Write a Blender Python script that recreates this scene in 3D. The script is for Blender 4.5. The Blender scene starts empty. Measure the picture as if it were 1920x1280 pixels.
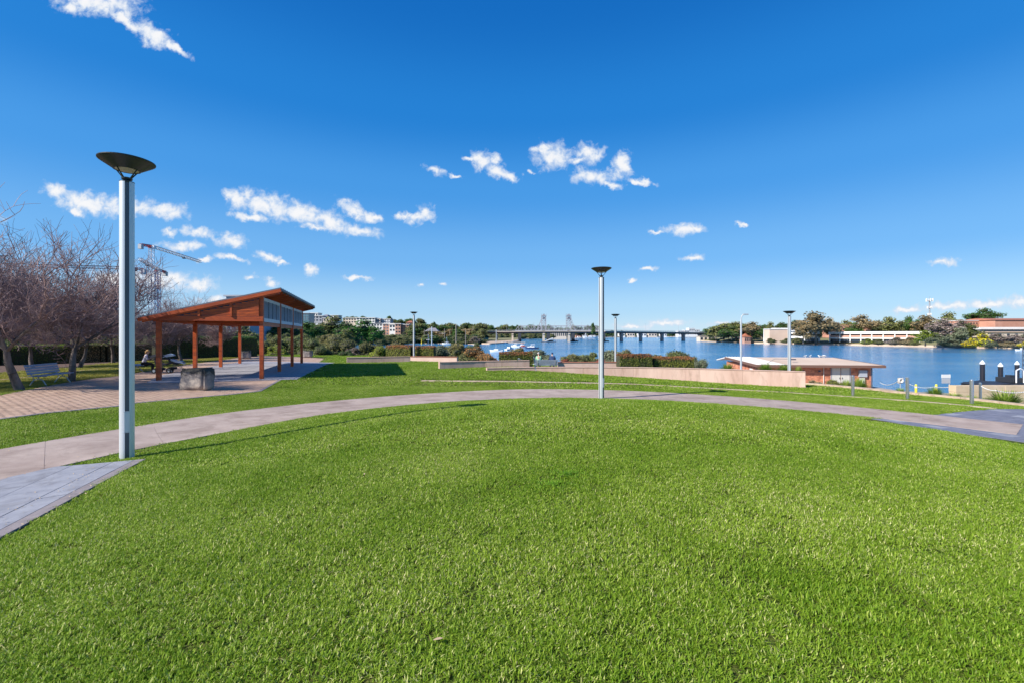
import bpy, bmesh, math, random
import numpy as np
from mathutils import Vector, Matrix, noise

# ------------------------------------------------------------------ camera
sc = bpy.context.scene
EXPO = 0.62
F = 850.0            # focal length in pixels of the 1920 wide photograph
HY = 628.0           # row of the horizon
CZ = 6.5             # eye height above the river
cam = bpy.data.cameras.new('camera')
cam_o = bpy.data.objects.new('camera', cam)
sc.collection.objects.link(cam_o)
cam.sensor_width = 36.0
cam.lens = 36.0 * F / 1920.0
cam.shift_y = -(640.0 - HY) / 1920.0
cam.clip_start = 0.05
cam.clip_end = 12000
cam_o.location = (0, 0, CZ)
cam_o.rotation_euler = (math.radians(90), 0, 0)
sc.camera = cam_o

# ------------------------------------------------------------------ light
SUN_EL = math.radians(35.5)
SUN_AZ = math.atan2(-0.515, -0.857)      # plan angle of the direction towards the sun
sd = Vector((math.cos(SUN_AZ) * math.cos(SUN_EL), math.sin(SUN_AZ) * math.cos(SUN_EL), math.sin(SUN_EL)))
sl = bpy.data.lights.new('sun', 'SUN')
sl.energy = 5.0
sl.angle = math.radians(0.53)
sl.color = (1.0, 0.945, 0.86)
so = bpy.data.objects.new('sun', sl)
sc.collection.objects.link(so)
so.rotation_euler = sd.to_track_quat('Z', 'Y').to_euler()
so.location = (-60, -40, 60)
sc.view_settings.view_transform = 'Standard'
sc.view_settings.look = 'None'
sc.view_settings.gamma = 1.0
sc.view_settings.use_curve_mapping = False
sc.view_settings.exposure = EXPO

world = bpy.data.worlds.new('World')
sc.world = world
world.use_nodes = True
wn = world.node_tree.nodes
wl = world.node_tree.links
wn.clear()

def wnode(t, **kw):
    n = wn.new(t)
    for k, v in kw.items():
        setattr(n, k, v)
    return n

def wmath(op, a, b=None, c=None, clamp=False):
    n = wn.new('ShaderNodeMath')
    n.operation = op
    n.use_clamp = clamp
    for i, v in enumerate((a, b, c)):
        if v is None:
            continue
        if isinstance(v, (int, float)):
            n.inputs[i].default_value = v
        else:
            wl.new(v, n.inputs[i])
    return n.outputs[0]

out = wnode('ShaderNodeOutputWorld')
bg = wnode('ShaderNodeBackground')
bg.inputs['Strength'].default_value = 0.11
wl.new(bg.outputs[0], out.inputs[0])
sky = wnode('ShaderNodeTexSky', sky_type='NISHITA')
sky.sun_disc = False
sky.sun_elevation = SUN_EL
sky.sun_rotation = math.pi / 2 - SUN_AZ
sky.altitude = 10
sky.air_density = 1.0
sky.dust_density = 0.25
sky.ozone_density = 3.0
SKY_GAMMA = 1.22
gm = wnode('ShaderNodeGamma')
gm.inputs[1].default_value = SKY_GAMMA
wl.new(sky.outputs[0], gm.inputs[0])
hs = wnode('ShaderNodeHueSaturation')
hs.inputs['Saturation'].default_value = 1.15
hs.inputs['Value'].default_value = 0.72
wl.new(gm.outputs[0], hs.inputs['Color'])
SKYK = 1.0 / (0.11 * 2 ** EXPO)
tc0 = wnode('ShaderNodeTexCoord')
nz = wnode('ShaderNodeVectorMath', operation='NORMALIZE')
wl.new(tc0.outputs['Generated'], nz.inputs[0])
sp0 = wnode('ShaderNodeSeparateXYZ'); wl.new(nz.outputs[0], sp0.inputs[0])
ramp = wnode('ShaderNodeValToRGB')
ramp.color_ramp.interpolation = 'EASE'
cre = ramp.color_ramp.elements
STOPS = [(0.0, (0.50, 0.715, 0.925)), (0.055, (0.37, 0.63, 0.915)), (0.16, (0.165, 0.455, 0.88)), (0.30, (0.062, 0.33, 0.81)), (0.43, (0.014, 0.225, 0.69)), (0.60, (0.0035, 0.15, 0.555)), (1.0, (0.002, 0.11, 0.45))]
cre[0].position = 0.0; cre[0].color = (*STOPS[0][1], 1)
cre[1].position = 1.0; cre[1].color = (*STOPS[-1][1], 1)
for p_, c_ in STOPS[1:-1]:
    e_ = cre.new(p_); e_.color = (*c_, 1)
wl.new(sp0.outputs[2], ramp.inputs['Fac'])
rs_ = wnode('ShaderNodeVectorMath', operation='SCALE'); rs_.inputs['Scale'].default_value = SKYK
wl.new(ramp.outputs[0], rs_.inputs[0])
smix = wnode('ShaderNodeMix', data_type='RGBA'); smix.inputs['Factor'].default_value = 0.88
wl.new(hs.outputs[0], smix.inputs['A']); wl.new(rs_.outputs[0], smix.inputs['B'])

tc = wnode('ShaderNodeTexCoord')
sep = wnode('ShaderNodeSeparateXYZ')
wl.new(tc.outputs['Generated'], sep.inputs[0])
fy = wmath('MAXIMUM', sep.outputs[1], 0.02)
u = wmath('MULTIPLY_ADD', wmath('DIVIDE', sep.outputs[0], fy), 850.0, 960.0)
v = wmath('MULTIPLY_ADD', wmath('DIVIDE', sep.outputs[2], fy), -850.0, 628.0)
cmb = wnode('ShaderNodeCombineXYZ')
wl.new(u, cmb.inputs[0]); wl.new(v, cmb.inputs[1])
def wnoise(scale, detail, rough, vec, dist=0.0):
    n = wnode('ShaderNodeTexNoise')
    n.inputs['Scale'].default_value = scale
    n.inputs['Detail'].default_value = detail
    n.inputs['Roughness'].default_value = rough
    n.inputs['Distortion'].default_value = dist
    wl.new(vec, n.inputs['Vector'])
    return n
def wvec(op, a, b):
    n = wnode('ShaderNodeVectorMath', operation=op)
    for i, x in enumerate((a, b)):
        if isinstance(x, tuple):
            n.inputs[i].default_value = x
        elif isinstance(x, (int, float)):
            n.inputs['Scale'].default_value = x
        else:
            wl.new(x, n.inputs[i])
    return n.outputs[0]
w1 = wnoise(1 / 26.0, 4, 0.6, cmb.outputs[0])
off = wnode('ShaderNodeVectorMath', operation='SUBTRACT')
wl.new(w1.outputs['Color'], off.inputs[0]); off.inputs[1].default_value = (0.5, 0.5, 0.5)
sc1 = wnode('ShaderNodeVectorMath', operation='MULTIPLY')
wl.new(off.outputs[0], sc1.inputs[0]); sc1.inputs[1].default_value = (40, 26, 0)
pw = wvec('ADD', cmb.outputs[0], sc1.outputs[0])
CLOUDS = [
 (185, 6, 78, 20, 5), (238, 40, 46, 11, 38), (285, 66, 44, 17, 28), (330, 90, 34, 7, 35), (138, 16, 20, 12, 20),
 (104, 362, 26, 15, 25), (160, 380, 62, 19, 10), (235, 390, 70, 15, 3), (312, 396, 42, 14, 0), (140, 398, 20, 6, 10),
 (448, 372, 32, 16, 15), (500, 385, 62, 20, 12), (560, 398, 56, 17, 14), (470, 408, 40, 7, 10), (618, 415, 38, 15, 20),
 (672, 431, 38, 10, 8), (662, 394, 32, 12, 28), (700, 408, 18, 8, 25), (590, 425, 24, 6, 5),
 (372, 435, 30, 10, 8), (432, 453, 28, 13, 5), (340, 462, 40, 10, 0), (318, 436, 13, 7, -15), (435, 485, 30, 5, 10),
 (383, 488, 14, 5, -10), (500, 481, 24, 7, 16), (530, 493, 12, 4, 10), (470, 519, 13, 6, 0), (507, 529, 14, 8, 15),
 (583, 505, 15, 10, 0), (670, 520, 28, 4, 4), (215, 522, 48, 16, 0), (300, 524, 70, 16, 3), (370, 532, 36, 14, 5),
 (420, 566, 50, 9, 0), (758, 407, 16, 6, 0), (786, 408, 22, 10, -20), (798, 399, 18, 13, 0),
 (815, 321, 20, 7, 18), (853, 330, 13, 4, 0), (878, 299, 16, 5, 10), (903, 303, 22, 16, 35), (935, 322, 30, 12, 22),
 (958, 332, 15, 8, 20), (925, 299, 14, 8, 10), (1035, 293, 34, 22, 0), (1016, 280, 17, 9, -10), (1105, 288, 26, 17, 10),
 (1083, 301, 20, 8, -10), (1112, 331, 38, 14, 2), (1145, 347, 27, 6, 14), (1168, 310, 17, 24, 0), (1200, 341, 28, 5, 8),
 (1282, 432, 38, 9, 0), (1302, 430, 18, 10, 0), (1230, 437, 13, 4, 0), (1300, 482, 19, 6, -5), (1215, 506, 19, 4, 0),
 (1185, 525, 6, 4, 0), (1390, 421, 9, 3, 0), (1770, 491, 29, 6, 2), (1700, 582, 34, 5, 0), (1780, 576, 74, 8, -2),
 (1860, 571, 54, 9, -3), (1915, 564, 44, 11, -5), (1250, 607, 44, 6, 0), (1185, 613, 36, 5, 0), (1365, 610, 40, 5, 0),
 (790, 535, 8, 3, 0), (828, 535, 9, 3, 0), (1430, 615, 30, 4, 0), (995, 323, 8, 5, 0), (2010, 560, 60, 12, -4), (-60, 400, 60, 14, 8)]
mn = None
for (cx, cy, rx, ry, a) in CLOUDS:
    mp = wnode('ShaderNodeMapping', vector_type='TEXTURE')
    mp.inputs['Location'].default_value = (cx, cy, 0)
    mp.inputs['Rotation'].default_value = (0, 0, math.radians(a))
    mp.inputs['Scale'].default_value = (rx * 1.22, ry * 1.32, 1)
    wl.new(pw, mp.inputs['Vector'])
    ln = wnode('ShaderNodeVectorMath', operation='LENGTH')
    wl.new(mp.outputs[0], ln.inputs[0])
    mn = ln.outputs['Value'] if mn is None else wmath('SMOOTH_MIN', mn, ln.outputs['Value'], 0.25)
w2 = wnoise(1 / 19.0, 8, 0.6, cmb.outputs[0], 0.3)
nd = wmath('SUBTRACT', w2.outputs['Fac'], 0.5)
dens = wmath('ADD', wmath('SUBTRACT', 1.0, mn), wmath('MULTIPLY', nd, 1.9))
mr = wnode('ShaderNodeMapRange', interpolation_type='SMOOTHSTEP')
mr.inputs['From Min'].default_value = -0.12
mr.inputs['From Max'].default_value = 0.75
wl.new(dens, mr.inputs['Value'])
core = wnode('ShaderNodeMapRange', interpolation_type='SMOOTHSTEP')
core.inputs['From Min'].default_value = 0.3
core.inputs['From Max'].default_value = 1.0
wl.new(dens, core.inputs['Value'])
front = wmath('GREATER_THAN', sep.outputs[1], 0.05)
cov = wmath('MULTIPLY', wmath('MULTIPLY', mr.outputs[0], front), 0.97)
ccol = wnode('ShaderNodeMix', data_type='RGBA')
ccol.inputs['A'].default_value = (0.68 * SKYK, 0.78 * SKYK, 0.92 * SKYK, 1)
ccol.inputs['B'].default_value = (0.96 * SKYK, 0.96 * SKYK, 0.97 * SKYK, 1)
wl.new(core.outputs[0], ccol.inputs['Factor'])
cm = wnode('ShaderNodeMix', data_type='RGBA')
wl.new(cov, cm.inputs['Factor'])
wl.new(smix.outputs['Result'], cm.inputs['A'])
wl.new(ccol.outputs['Result'], cm.inputs['B'])
wl.new(cm.outputs['Result'], bg.inputs['Color'])

# ------------------------------------------------------------------ helpers
rnd = random.Random(7)
C = sc.collection.objects

def tag(o, label=None, cat=None, group=None, kind=None):
    if label: o['label'] = label
    if cat: o['category'] = cat
    if group: o['group'] = group
    if kind: o['kind'] = kind
    return o

def thing(name, label, cat, loc=(0, 0, 0), rz=0.0, group=None):
    o = bpy.data.objects.new(name, None)
    o.empty_display_size = 0.2
    C.link(o)
    o.location = loc
    o.rotation_euler = (0, 0, rz)
    return tag(o, label, cat, group)

def copy_tree(o, parent=None):
    c = o.copy()
    C.link(c)
    c.parent = parent
    for ch in list(o.children):
        copy_tree(ch, c)
    return c

def mesh_from(name, V, Fc, mats, midx=None, smooth=False):
    me = bpy.data.meshes.new(name)
    me.from_pydata([tuple(p) for p in V], [], Fc)
    for m in (mats if isinstance(mats, (list, tuple)) else [mats]):
        me.materials.append(m)
    if midx is not None:
        me.polygons.foreach_set('material_index', midx)
    if smooth:
        me.polygons.foreach_set('use_smooth', [True] * len(me.polygons))
    me.update()
    return me

def link(name, me, parent=None, loc=None, rz=None):
    o = bpy.data.objects.new(name, me)
    C.link(o)
    if parent: o.parent = parent
    if loc is not None: o.location = loc
    if rz is not None: o.rotation_euler = (0, 0, rz)
    return o

class MB:
    def __init__(self):
        self.v = []; self.f = []; self.m = []
    def add(self, V, Fc, mi=0):
        b = len(self.v)
        self.v += [Vector(p) for p in V]
        self.f += [[b + i for i in q] for q in Fc]
        self.m += [mi] * len(Fc)
        return self
    def box(self, c, s, rz=0.0, mi=0, M=None):
        x, y, z = s[0] / 2, s[1] / 2, s[2] / 2
        V = [Vector((a * x, b * y, d * z)) for d in (-1, 1) for b in (-1, 1) for a in (-1, 1)]
        R = M if M is not None else Matrix.Rotation(rz, 3, 'Z')
        V = [R @ p + Vector(c) for p in V]
        return self.add(V, [(0, 2, 3, 1), (4, 5, 7, 6), (0, 1, 5, 4), (2, 6, 7, 3), (0, 4, 6, 2), (1, 3, 7, 5)], mi)
    def beam(self, a, b, w, h, mi=0, up=(0, 0, 1)):
        a = Vector(a); b = Vector(b)
        d = b - a; L = d.length
        if L < 1e-6: return self
        x = d / L
        upv = Vector(up)
        if abs(x.dot(upv)) > 0.98: upv = Vector((0, 1, 0))
        y = upv.cross(x).normalized(); z = x.cross(y)
        M = Matrix((x, y, z)).transposed()
        return self.box((a + b) / 2, (L, w, h), M=M, mi=mi)
    def tube(self, a, b, r0, r1=None, n=8, caps=True, mi=0):
        r1 = r0 if r1 is None else r1
        a = Vector(a); b = Vector(b); d = b - a
        if d.length < 1e-7: return self
        x = d.normalized()
        t = Vector((0, 0, 1)) if abs(x.z) < 0.9 else Vector((1, 0, 0))
        p = x.cross(t).normalized(); q = x.cross(p)
        V = []
        for (c, r) in ((a, r0), (b, r1)):
            for i in range(n):
                an = 2 * math.pi * i / n
                V.append(c + p * (r * math.cos(an)) + q * (r * math.sin(an)))
        Fc = [(i, (i + 1) % n, n + (i + 1) % n, n + i) for i in range(n)]
        if caps:
            Fc.append(tuple(range(n - 1, -1, -1))); Fc.append(tuple(range(n, 2 * n)))
        return self.add(V, Fc, mi)
    def path(self, pts, r, n=6, mi=0):
        for i in range(len(pts) - 1):
            self.tube(pts[i], pts[i + 1], r, r, n, True, mi)
        return self
    def lathe(self, prof, c=(0, 0, 0), n=24, mi=0, cap=True):
        V = []; Fc = []
        for (r, z) in prof:
            for i in range(n):
                an = 2 * math.pi * i / n
                V.append((c[0] + r * math.cos(an), c[1] + r * math.sin(an), c[2] + z))
        for k in range(len(prof) - 1):
            for i in range(n):
                j = (i + 1) % n
                Fc.append((k * n + i, k * n + j, (k + 1) * n + j, (k + 1) * n + i))
        if cap:
            Fc.append(tuple(range(n - 1, -1, -1)))
            Fc.append(tuple((len(prof) - 1) * n + i for i in range(n)))
        return self.add(V, Fc, mi)
    def prism(self, poly, z0, z1, mi=0):
        n = len(poly)
        V = [(p[0], p[1], z0) for p in poly] + [(p[0], p[1], z1) for p in poly]
        Fc = [tuple(range(n - 1, -1, -1)), tuple(range(n, 2 * n))] + [(i, (i + 1) % n, n + (i + 1) % n, n + i) for i in range(n)]
        return self.add(V, Fc, mi)
    def build(self, name, mats, parent=None, loc=None, rz=None, smooth=False, bevel=0.0):
        me = mesh_from(name, self.v, self.f, mats, self.m, smooth)
        o = link(name, me, parent, loc, rz)
        if bevel:
            bm = bmesh.new(); bm.from_mesh(me)
            bmesh.ops.remove_doubles(bm, verts=bm.verts, dist=1e-5)
            bmesh.ops.bevel(bm, geom=[e for e in bm.edges if len(e.link_faces) == 2 and e.calc_face_angle() > 0.5], offset=bevel, segments=2, affect='EDGES', profile=0.6)
            bm.to_mesh(me); bm.free()
        return o

# ------------------------------------------------------------------ materials
def mat(name, col, rough=0.7, metal=0.0, var=0.0, scale=3.0, bump=0.0, bscale=40.0, col2=None, stretch=None, spec=0.5, detail=6, coords='Object', emit=None, dirt=None):
    m = bpy.data.materials.new(name)
    m.use_nodes = True
    nt = m.node_tree; n = nt.nodes; l = nt.links
    b = n['Principled BSDF']
    b.inputs['Base Color'].default_value = (*col, 1)
    b.inputs['Roughness'].default_value = rough
    b.inputs['Metallic'].default_value = metal
    b.inputs['Specular IOR Level'].default_value = spec
    if emit:
        b.inputs['Emission Color'].default_value = (*emit, 1)
        b.inputs['Emission Strength'].default_value = 1.0
    t = n.new('ShaderNodeTexCoord')
    vec = t.outputs[coords] if coords != 'World' else None
    if coords == 'World':
        g = n.new('ShaderNodeNewGeometry'); vec = g.outputs['Position']
    if stretch:
        mp = n.new('ShaderNodeMapping'); mp.inputs['Scale'].default_value = stretch
        l.new(vec, mp.inputs['Vector']); vec = mp.outputs[0]
    if var > 0 or col2:
        no = n.new('ShaderNodeTexNoise')
        no.inputs['Scale'].default_value = scale; no.inputs['Detail'].default_value = detail
        no.inputs['Roughness'].default_value = 0.62
        l.new(vec, no.inputs['Vector'])
        mr_ = n.new('ShaderNodeMapRange')
        mr_.inputs['From Min'].default_value = 0.33; mr_.inputs['From Max'].default_value = 0.67
        l.new(no.outputs['Fac'], mr_.inputs['Value'])
        mx = n.new('ShaderNodeMix'); mx.data_type = 'RGBA'
        c2 = col2 if col2 else tuple(min(1, c * (1 + var)) for c in col)
        c1 = col if col2 else tuple(c * (1 - var) for c in col)
        mx.inputs['A'].default_value = (*c1, 1); mx.inputs['B'].default_value = (*c2, 1)
        l.new(mr_.outputs[0], mx.inputs['Factor'])
        l.new(mx.outputs['Result'], b.inputs['Base Color'])
        if dirt:
            nd_ = n.new('ShaderNodeTexNoise'); nd_.inputs['Scale'].default_value = dirt[0]; nd_.inputs['Detail'].default_value = 12; nd_.inputs['Roughness'].default_value = 0.72; nd_.inputs['Distortion'].default_value = 0.6
            l.new(vec, nd_.inputs['Vector'])
            md_ = n.new('ShaderNodeMapRange'); md_.inputs['From Min'].default_value = 0.5; md_.inputs['From Max'].default_value = 0.72
            l.new(nd_.outputs['Fac'], md_.inputs['Value'])
            ms_ = n.new('ShaderNodeMath'); ms_.operation = 'MULTIPLY'; ms_.inputs[1].default_value = dirt[1]; l.new(md_.outputs[0], ms_.inputs[0])
            mz = n.new('ShaderNodeMix'); mz.data_type = 'RGBA'; mz.blend_type = 'MULTIPLY'; mz.inputs['B'].default_value = (0.42, 0.38, 0.34, 1)
            l.new(ms_.outputs[0], mz.inputs['Factor']); l.new(mx.outputs['Result'], mz.inputs['A']); l.new(mz.outputs['Result'], b.inputs['Base Color'])
    if bump > 0:
        nb = n.new('ShaderNodeTexNoise'); nb.inputs['Scale'].default_value = bscale; nb.inputs['Detail'].default_value = 5
        l.new(vec, nb.inputs['Vector'])
        bp = n.new('ShaderNodeBump'); bp.inputs['Strength'].default_value = bump; bp.inputs['Distance'].default_value = 0.02
        l.new(nb.outputs['Fac'], bp.inputs['Height']); l.new(bp.outputs[0], b.inputs['Normal'])
    return m

LEAFK = 1.7  # brightens every leaf colour, partly standing in for haze over distant trees
def leafmat(name, c1, c2, trans=0.3, scale=1.5, c3=None, rough=0.6):
    c1 = tuple(x * LEAFK for x in c1); c2 = tuple(min(.8, x * LEAFK) for x in c2)
    m = bpy.data.materials.new(name); m.use_nodes = True
    nt = m.node_tree; n = nt.nodes; l = nt.links
    n.clear()
    o = n.new('ShaderNodeOutputMaterial')
    g = n.new('ShaderNodeNewGeometry')
    no = n.new('ShaderNodeTexNoise'); no.inputs['Scale'].default_value = scale; no.inputs['Detail'].default_value = 3
    l.new(g.outputs['Position'], no.inputs['Vector'])
    oi = n.new('ShaderNodeObjectInfo')
    ad = n.new('ShaderNodeMath'); ad.operation = 'MULTIPLY_ADD'; ad.inputs[1].default_value = 0.45; ad.inputs[2].default_value = -0.22
    l.new(oi.outputs['Random'], ad.inputs[0])
    a2 = n.new('ShaderNodeMath'); a2.operation = 'ADD'
    l.new(no.outputs['Fac'], a2.inputs[0]); l.new(ad.outputs[0], a2.inputs[1])
    ri = n.new('ShaderNodeMath'); ri.operation = 'MULTIPLY_ADD'; ri.inputs[1].default_value = 0.5; ri.inputs[2].default_value = -0.25
    l.new(g.outputs['Random Per Island'], ri.inputs[0])
    a3 = n.new('ShaderNodeMath'); a3.operation = 'ADD'
    l.new(a2.outputs[0], a3.inputs[0]); l.new(ri.outputs[0], a3.inputs[1])
    cr = n.new('ShaderNodeValToRGB')
    cr.color_ramp.elements[0].position = 0.25; cr.color_ramp.elements[0].color = (*c1, 1)
    cr.color_ramp.elements[1].position = 0.75; cr.color_ramp.elements[1].color = (*c2, 1)
    if c3:
        e = cr.color_ramp.elements.new(0.92); e.color = (*c3, 1)
    l.new(a3.outputs[0], cr.inputs['Fac'])
    d = n.new('ShaderNodeBsdfPrincipled'); d.inputs['Roughness'].default_value = rough; d.inputs['Specular IOR Level'].default_value = 0.25
    tr = n.new('ShaderNodeBsdfTranslucent')
    l.new(cr.outputs['Color'], d.inputs['Base Color']); l.new(cr.outputs['Color'], tr.inputs['Color'])
    mx = n.new('ShaderNodeMixShader'); mx.inputs[0].default_value = trans
    l.new(d.outputs[0], mx.inputs[1]); l.new(tr.outputs[0], mx.inputs[2])
    l.new(mx.outputs[0], o.inputs[0])
    return m

# ------------------------------------------------------------------ the lie of the park
CP = [(0,0,1.65),(0,-6,1.7),(6,-4,1.8),(-6,-4,1.85),(-0.8,11.2,1.73),(3,8,1.58),(-3,6,1.75),(8,6,1.95),(7,11,1.95),(3,13,1.85),(-4.2,11,2.0),
 (-6.65,7.83,2.12),(-6.9,4,2.1),(-6.6,10,2.2),(-5.3,14.1,2.35),(-3.1,16.5,2.45),(0,17.9,2.5),(3.5,17.9,2.5),(6.9,17.3,2.55),(9.7,15.5,2.6),(12.2,10.8,2.58),(12.4,6,2.45),(12,0,2.2),
 (-9,9,2.14),(-10,3,2.05),(-12,14,2.2),(-17,17.5,2.15),(-20,21,2.15),(-13,23.5,2.3),(-17,22,2.25),(-17.4,37.4,2.35),(-30,31,2.25),(-29,40,2.3),(-45,30,2.2),(-45,8,2.0),(-20,5,2.0),
 (-8,25,2.4),(-9.8,43.7,2.65),(-15.8,43.3,2.65),(-13,52,2.6),(-22,52,2.5),(-1.7,30,2.36),(5.1,31,2.66),(11.8,29.6,3.0),(17.5,27,3.12),(13,22,2.78),(17,19.6,2.78),(18.3,18,2.74),
 (20.4,18,2.87),(20,25,3.05),(18.6,28.6,3.12),(20.5,10,2.65),(20,0,2.45),(0,22.5,2.48),(7,22,2.6),(-5,33,2.45),(1.3,35,2.5),(-10,47,2.7),(0,42,2.95),(3,38.6,2.95),(8,41,3.26),(14,39,3.35),(19.6,32,3.45),(-30,62,2.6),(-70,60,2.4),(-70,0,2.1)]
_cp = np.array(CP); _c2 = 9.0
def _phi(d2): return np.sqrt(d2 + _c2)
_n = len(_cp)
_A = np.zeros((_n + 3, _n + 3))
_d2 = ((_cp[:, None, :2] - _cp[None, :, :2]) ** 2).sum(-1)
_A[:_n, :_n] = _phi(_d2) - 0.02 * np.eye(_n) * 1.0
_A[:_n, _n] = 1; _A[:_n, _n + 1:] = _cp[:, :2]
_A[_n, :_n] = 1; _A[_n + 1:, :_n] = _cp[:, :2].T
_w = np.linalg.solve(_A, np.concatenate([CZ - _cp[:, 2], np.zeros(3)]))
def Gv(X, Y):
    X = np.asarray(X, float); Y = np.asarray(Y, float)
    sh = X.shape
    x = X.ravel(); y = Y.ravel()
    o = np.empty(len(x))
    for i in range(0, len(x), 20000):
        xs = x[i:i + 20000]; ys = y[i:i + 20000]
        d = (xs[:, None] - _cp[None, :, 0]) ** 2 + (ys[:, None] - _cp[None, :, 1]) ** 2
        o[i:i + 20000] = _phi(d) @ _w[:_n] + _w[_n] + _w[_n + 1] * xs + _w[_n + 2] * ys
    return o.reshape(sh)
def G(x, y): return float(Gv([x], [y])[0])
def unproj(px, py, h0=2.2):
    """plan point where the sight line through a pixel of the photograph meets the park"""
    dy = (py - HY) / F; dx = (px - 960) / F
    Z = h0 / dy
    for _ in range(40):
        Z = 0.6 * Z + 0.4 * (CZ - G(dx * Z, Z)) / dy
    return (dx * Z, Z)
def X_(px, Z): return (px - 960.0) / F * Z
def Z_(py, Z): return CZ - (py - HY) / F * Z

EDGE = [(23, -20), (21.6, 0), (21, 10), (20.7, 18), (20.3, 25), (19.2, 29.2), (21.6, 33.5), (17, 39), (11, 43.5), (5, 48.5), (-3, 52.5), (-12, 55.5), (-20, 59), (-32, 68), (-60, 84), (-110, 90), (-110, -20)]
def poly_sd(P, X, Y):
    """signed distance to polygon, negative inside (vectorised)"""
    X = np.asarray(X, float); Y = np.asarray(Y, float)
    best = np.full(X.shape, 1e9); ins = np.zeros(X.shape, bool)
    n = len(P)
    for i in range(n):
        x0, y0 = P[i]; x1, y1 = P[(i + 1) % n]
        dx, dy = x1 - x0, y1 - y0
        t = np.clip(((X - x0) * dx + (Y - y0) * dy) / (dx * dx + dy * dy + 1e-12), 0, 1)
        d = np.hypot(X - x0 - t * dx, Y - y0 - t * dy)
        best = np.minimum(best, d)
        cond = ((y0 > Y) != (y1 > Y)) & (X < (x1 - x0) * (Y - y0) / ((y1 - y0) + 1e-12) + x0)
        ins ^= cond
    return np.where(ins, -best, best)
def land(X, Y):
    g = Gv(X, Y)
    d = poly_sd(EDGE, X, Y)
    low = np.where((np.asarray(X) > 18) & (np.asarray(Y) < 60), -1.2, -1.2)
    t = np.clip(d / 9.0, 0, 1); t = t * t * (3 - 2 * t)
    return np.where(d > 0, g * (1 - t) + low * t, g)
GRASS = True

# ------------------------------------------------------------------ surface materials
def dry_under_trees(n, l, pos, col_socket, dry):
    '''the turf beyond the plaza, under the bare trees, is drier and yellower'''
    s = n.new('ShaderNodeSeparateXYZ'); l.new(pos, s.inputs[0])
    m1 = n.new('ShaderNodeMath'); m1.operation = 'MULTIPLY_ADD'; m1.inputs[1].default_value = -0.954; m1.inputs[2].default_value = -0.954 * 19.7 + 0.30 * 21.0; l.new(s.outputs[0], m1.inputs[0])
    m2 = n.new('ShaderNodeMath'); m2.operation = 'MULTIPLY_ADD'; m2.inputs[1].default_value = -0.30; l.new(s.outputs[1], m2.inputs[0]); l.new(m1.outputs[0], m2.inputs[2])
    no = n.new('ShaderNodeTexNoise'); no.inputs['Scale'].default_value = 0.7; no.inputs['Detail'].default_value = 5; l.new(pos, no.inputs['Vector'])
    m3 = n.new('ShaderNodeMath'); m3.operation = 'MULTIPLY_ADD'; m3.inputs[1].default_value = 3.0; l.new(no.outputs['Fac'], m3.inputs[0]); l.new(m2.outputs[0], m3.inputs[2])
    mr = n.new('ShaderNodeMapRange'); mr.inputs['From Min'].default_value = 1.2; mr.inputs['From Max'].default_value = 2.2; mr.inputs['To Max'].default_value = 0.75; l.new(m3.outputs[0], mr.inputs['Value'])
    mx = n.new('ShaderNodeMix'); mx.data_type = 'RGBA'; mx.inputs['B'].default_value = (*dry, 1); l.new(mr.outputs[0], mx.inputs['Factor']); l.new(col_socket, mx.inputs['A'])
    return mx.outputs['Result']
def ground_mat():
    m = bpy.data.materials.new('lawn_soil'); m.use_nodes = True
    nt = m.node_tree; n = nt.nodes; l = nt.links; b = n['Principled BSDF']
    g = n.new('ShaderNodeNewGeometry')
    a = n.new('ShaderNodeTexNoise'); a.inputs['Scale'].default_value = 0.45; a.inputs['Detail'].default_value = 7; a.inputs['Roughness'].default_value = 0.7
    c = n.new('ShaderNodeTexNoise'); c.inputs['Scale'].default_value = 26; c.inputs['Detail'].default_value = 6
    l.new(g.outputs['Position'], a.inputs['Vector']); l.new(g.outputs['Position'], c.inputs['Vector'])
    r1 = n.new('ShaderNodeValToRGB')
    r1.color_ramp.elements[0].position = 0.35; r1.color_ramp.elements[0].color = (0.075, 0.12, 0.014, 1)
    r1.color_ramp.elements[1].position = 0.7; r1.color_ramp.elements[1].color = (0.15, 0.15, 0.04, 1)
    l.new(a.outputs['Fac'], r1.inputs['Fac'])
    r2 = n.new('ShaderNodeValToRGB')
    r2.color_ramp.elements[0].position = 0.4; r2.color_ramp.elements[0].color = (0.25, 0.25, 0.25, 1)
    r2.color_ramp.elements[1].position = 0.6; r2.color_ramp.elements[1].color = (1.0, 1.0, 1.0, 1)
    l.new(c.outputs['Fac'], r2.inputs['Fac'])
    mx = n.new('ShaderNodeMix'); mx.data_type = 'RGBA'; mx.blend_type = 'MULTIPLY'; mx.inputs['Factor'].default_value = 0.75
    l.new(r1.outputs[0], mx.inputs['A']); l.new(r2.outputs[0], mx.inputs['B'])
    l.new(dry_under_trees(n, l, g.outputs['Position'], mx.outputs['Result'], (0.16, 0.11, 0.035)), b.inputs['Base Color'])
    b.inputs['Roughness'].default_value = 0.95; b.inputs['Specular IOR Level'].default_value = 0.1
    bp = n.new('ShaderNodeBump'); bp.inputs['Strength'].default_value = 0.8; bp.inputs['Distance'].default_value = 0.05
    l.new(c.outputs['Fac'], bp.inputs['Height']); l.new(bp.outputs[0], b.inputs['Normal'])
    return m
M_ground = ground_mat()
M_concrete = mat('pink_concrete', (0.315, 0.24, 0.205), 0.9, var=0.0, scale=1.3, bump=0.25, bscale=160, col2=(0.44, 0.35, 0.30), coords='World', spec=0.2, detail=10, dirt=(1.1, 0.7))
M_joint = mat('joint_sand', (0.50, 0.42, 0.37), 0.95, var=0.15, scale=8)
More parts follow.
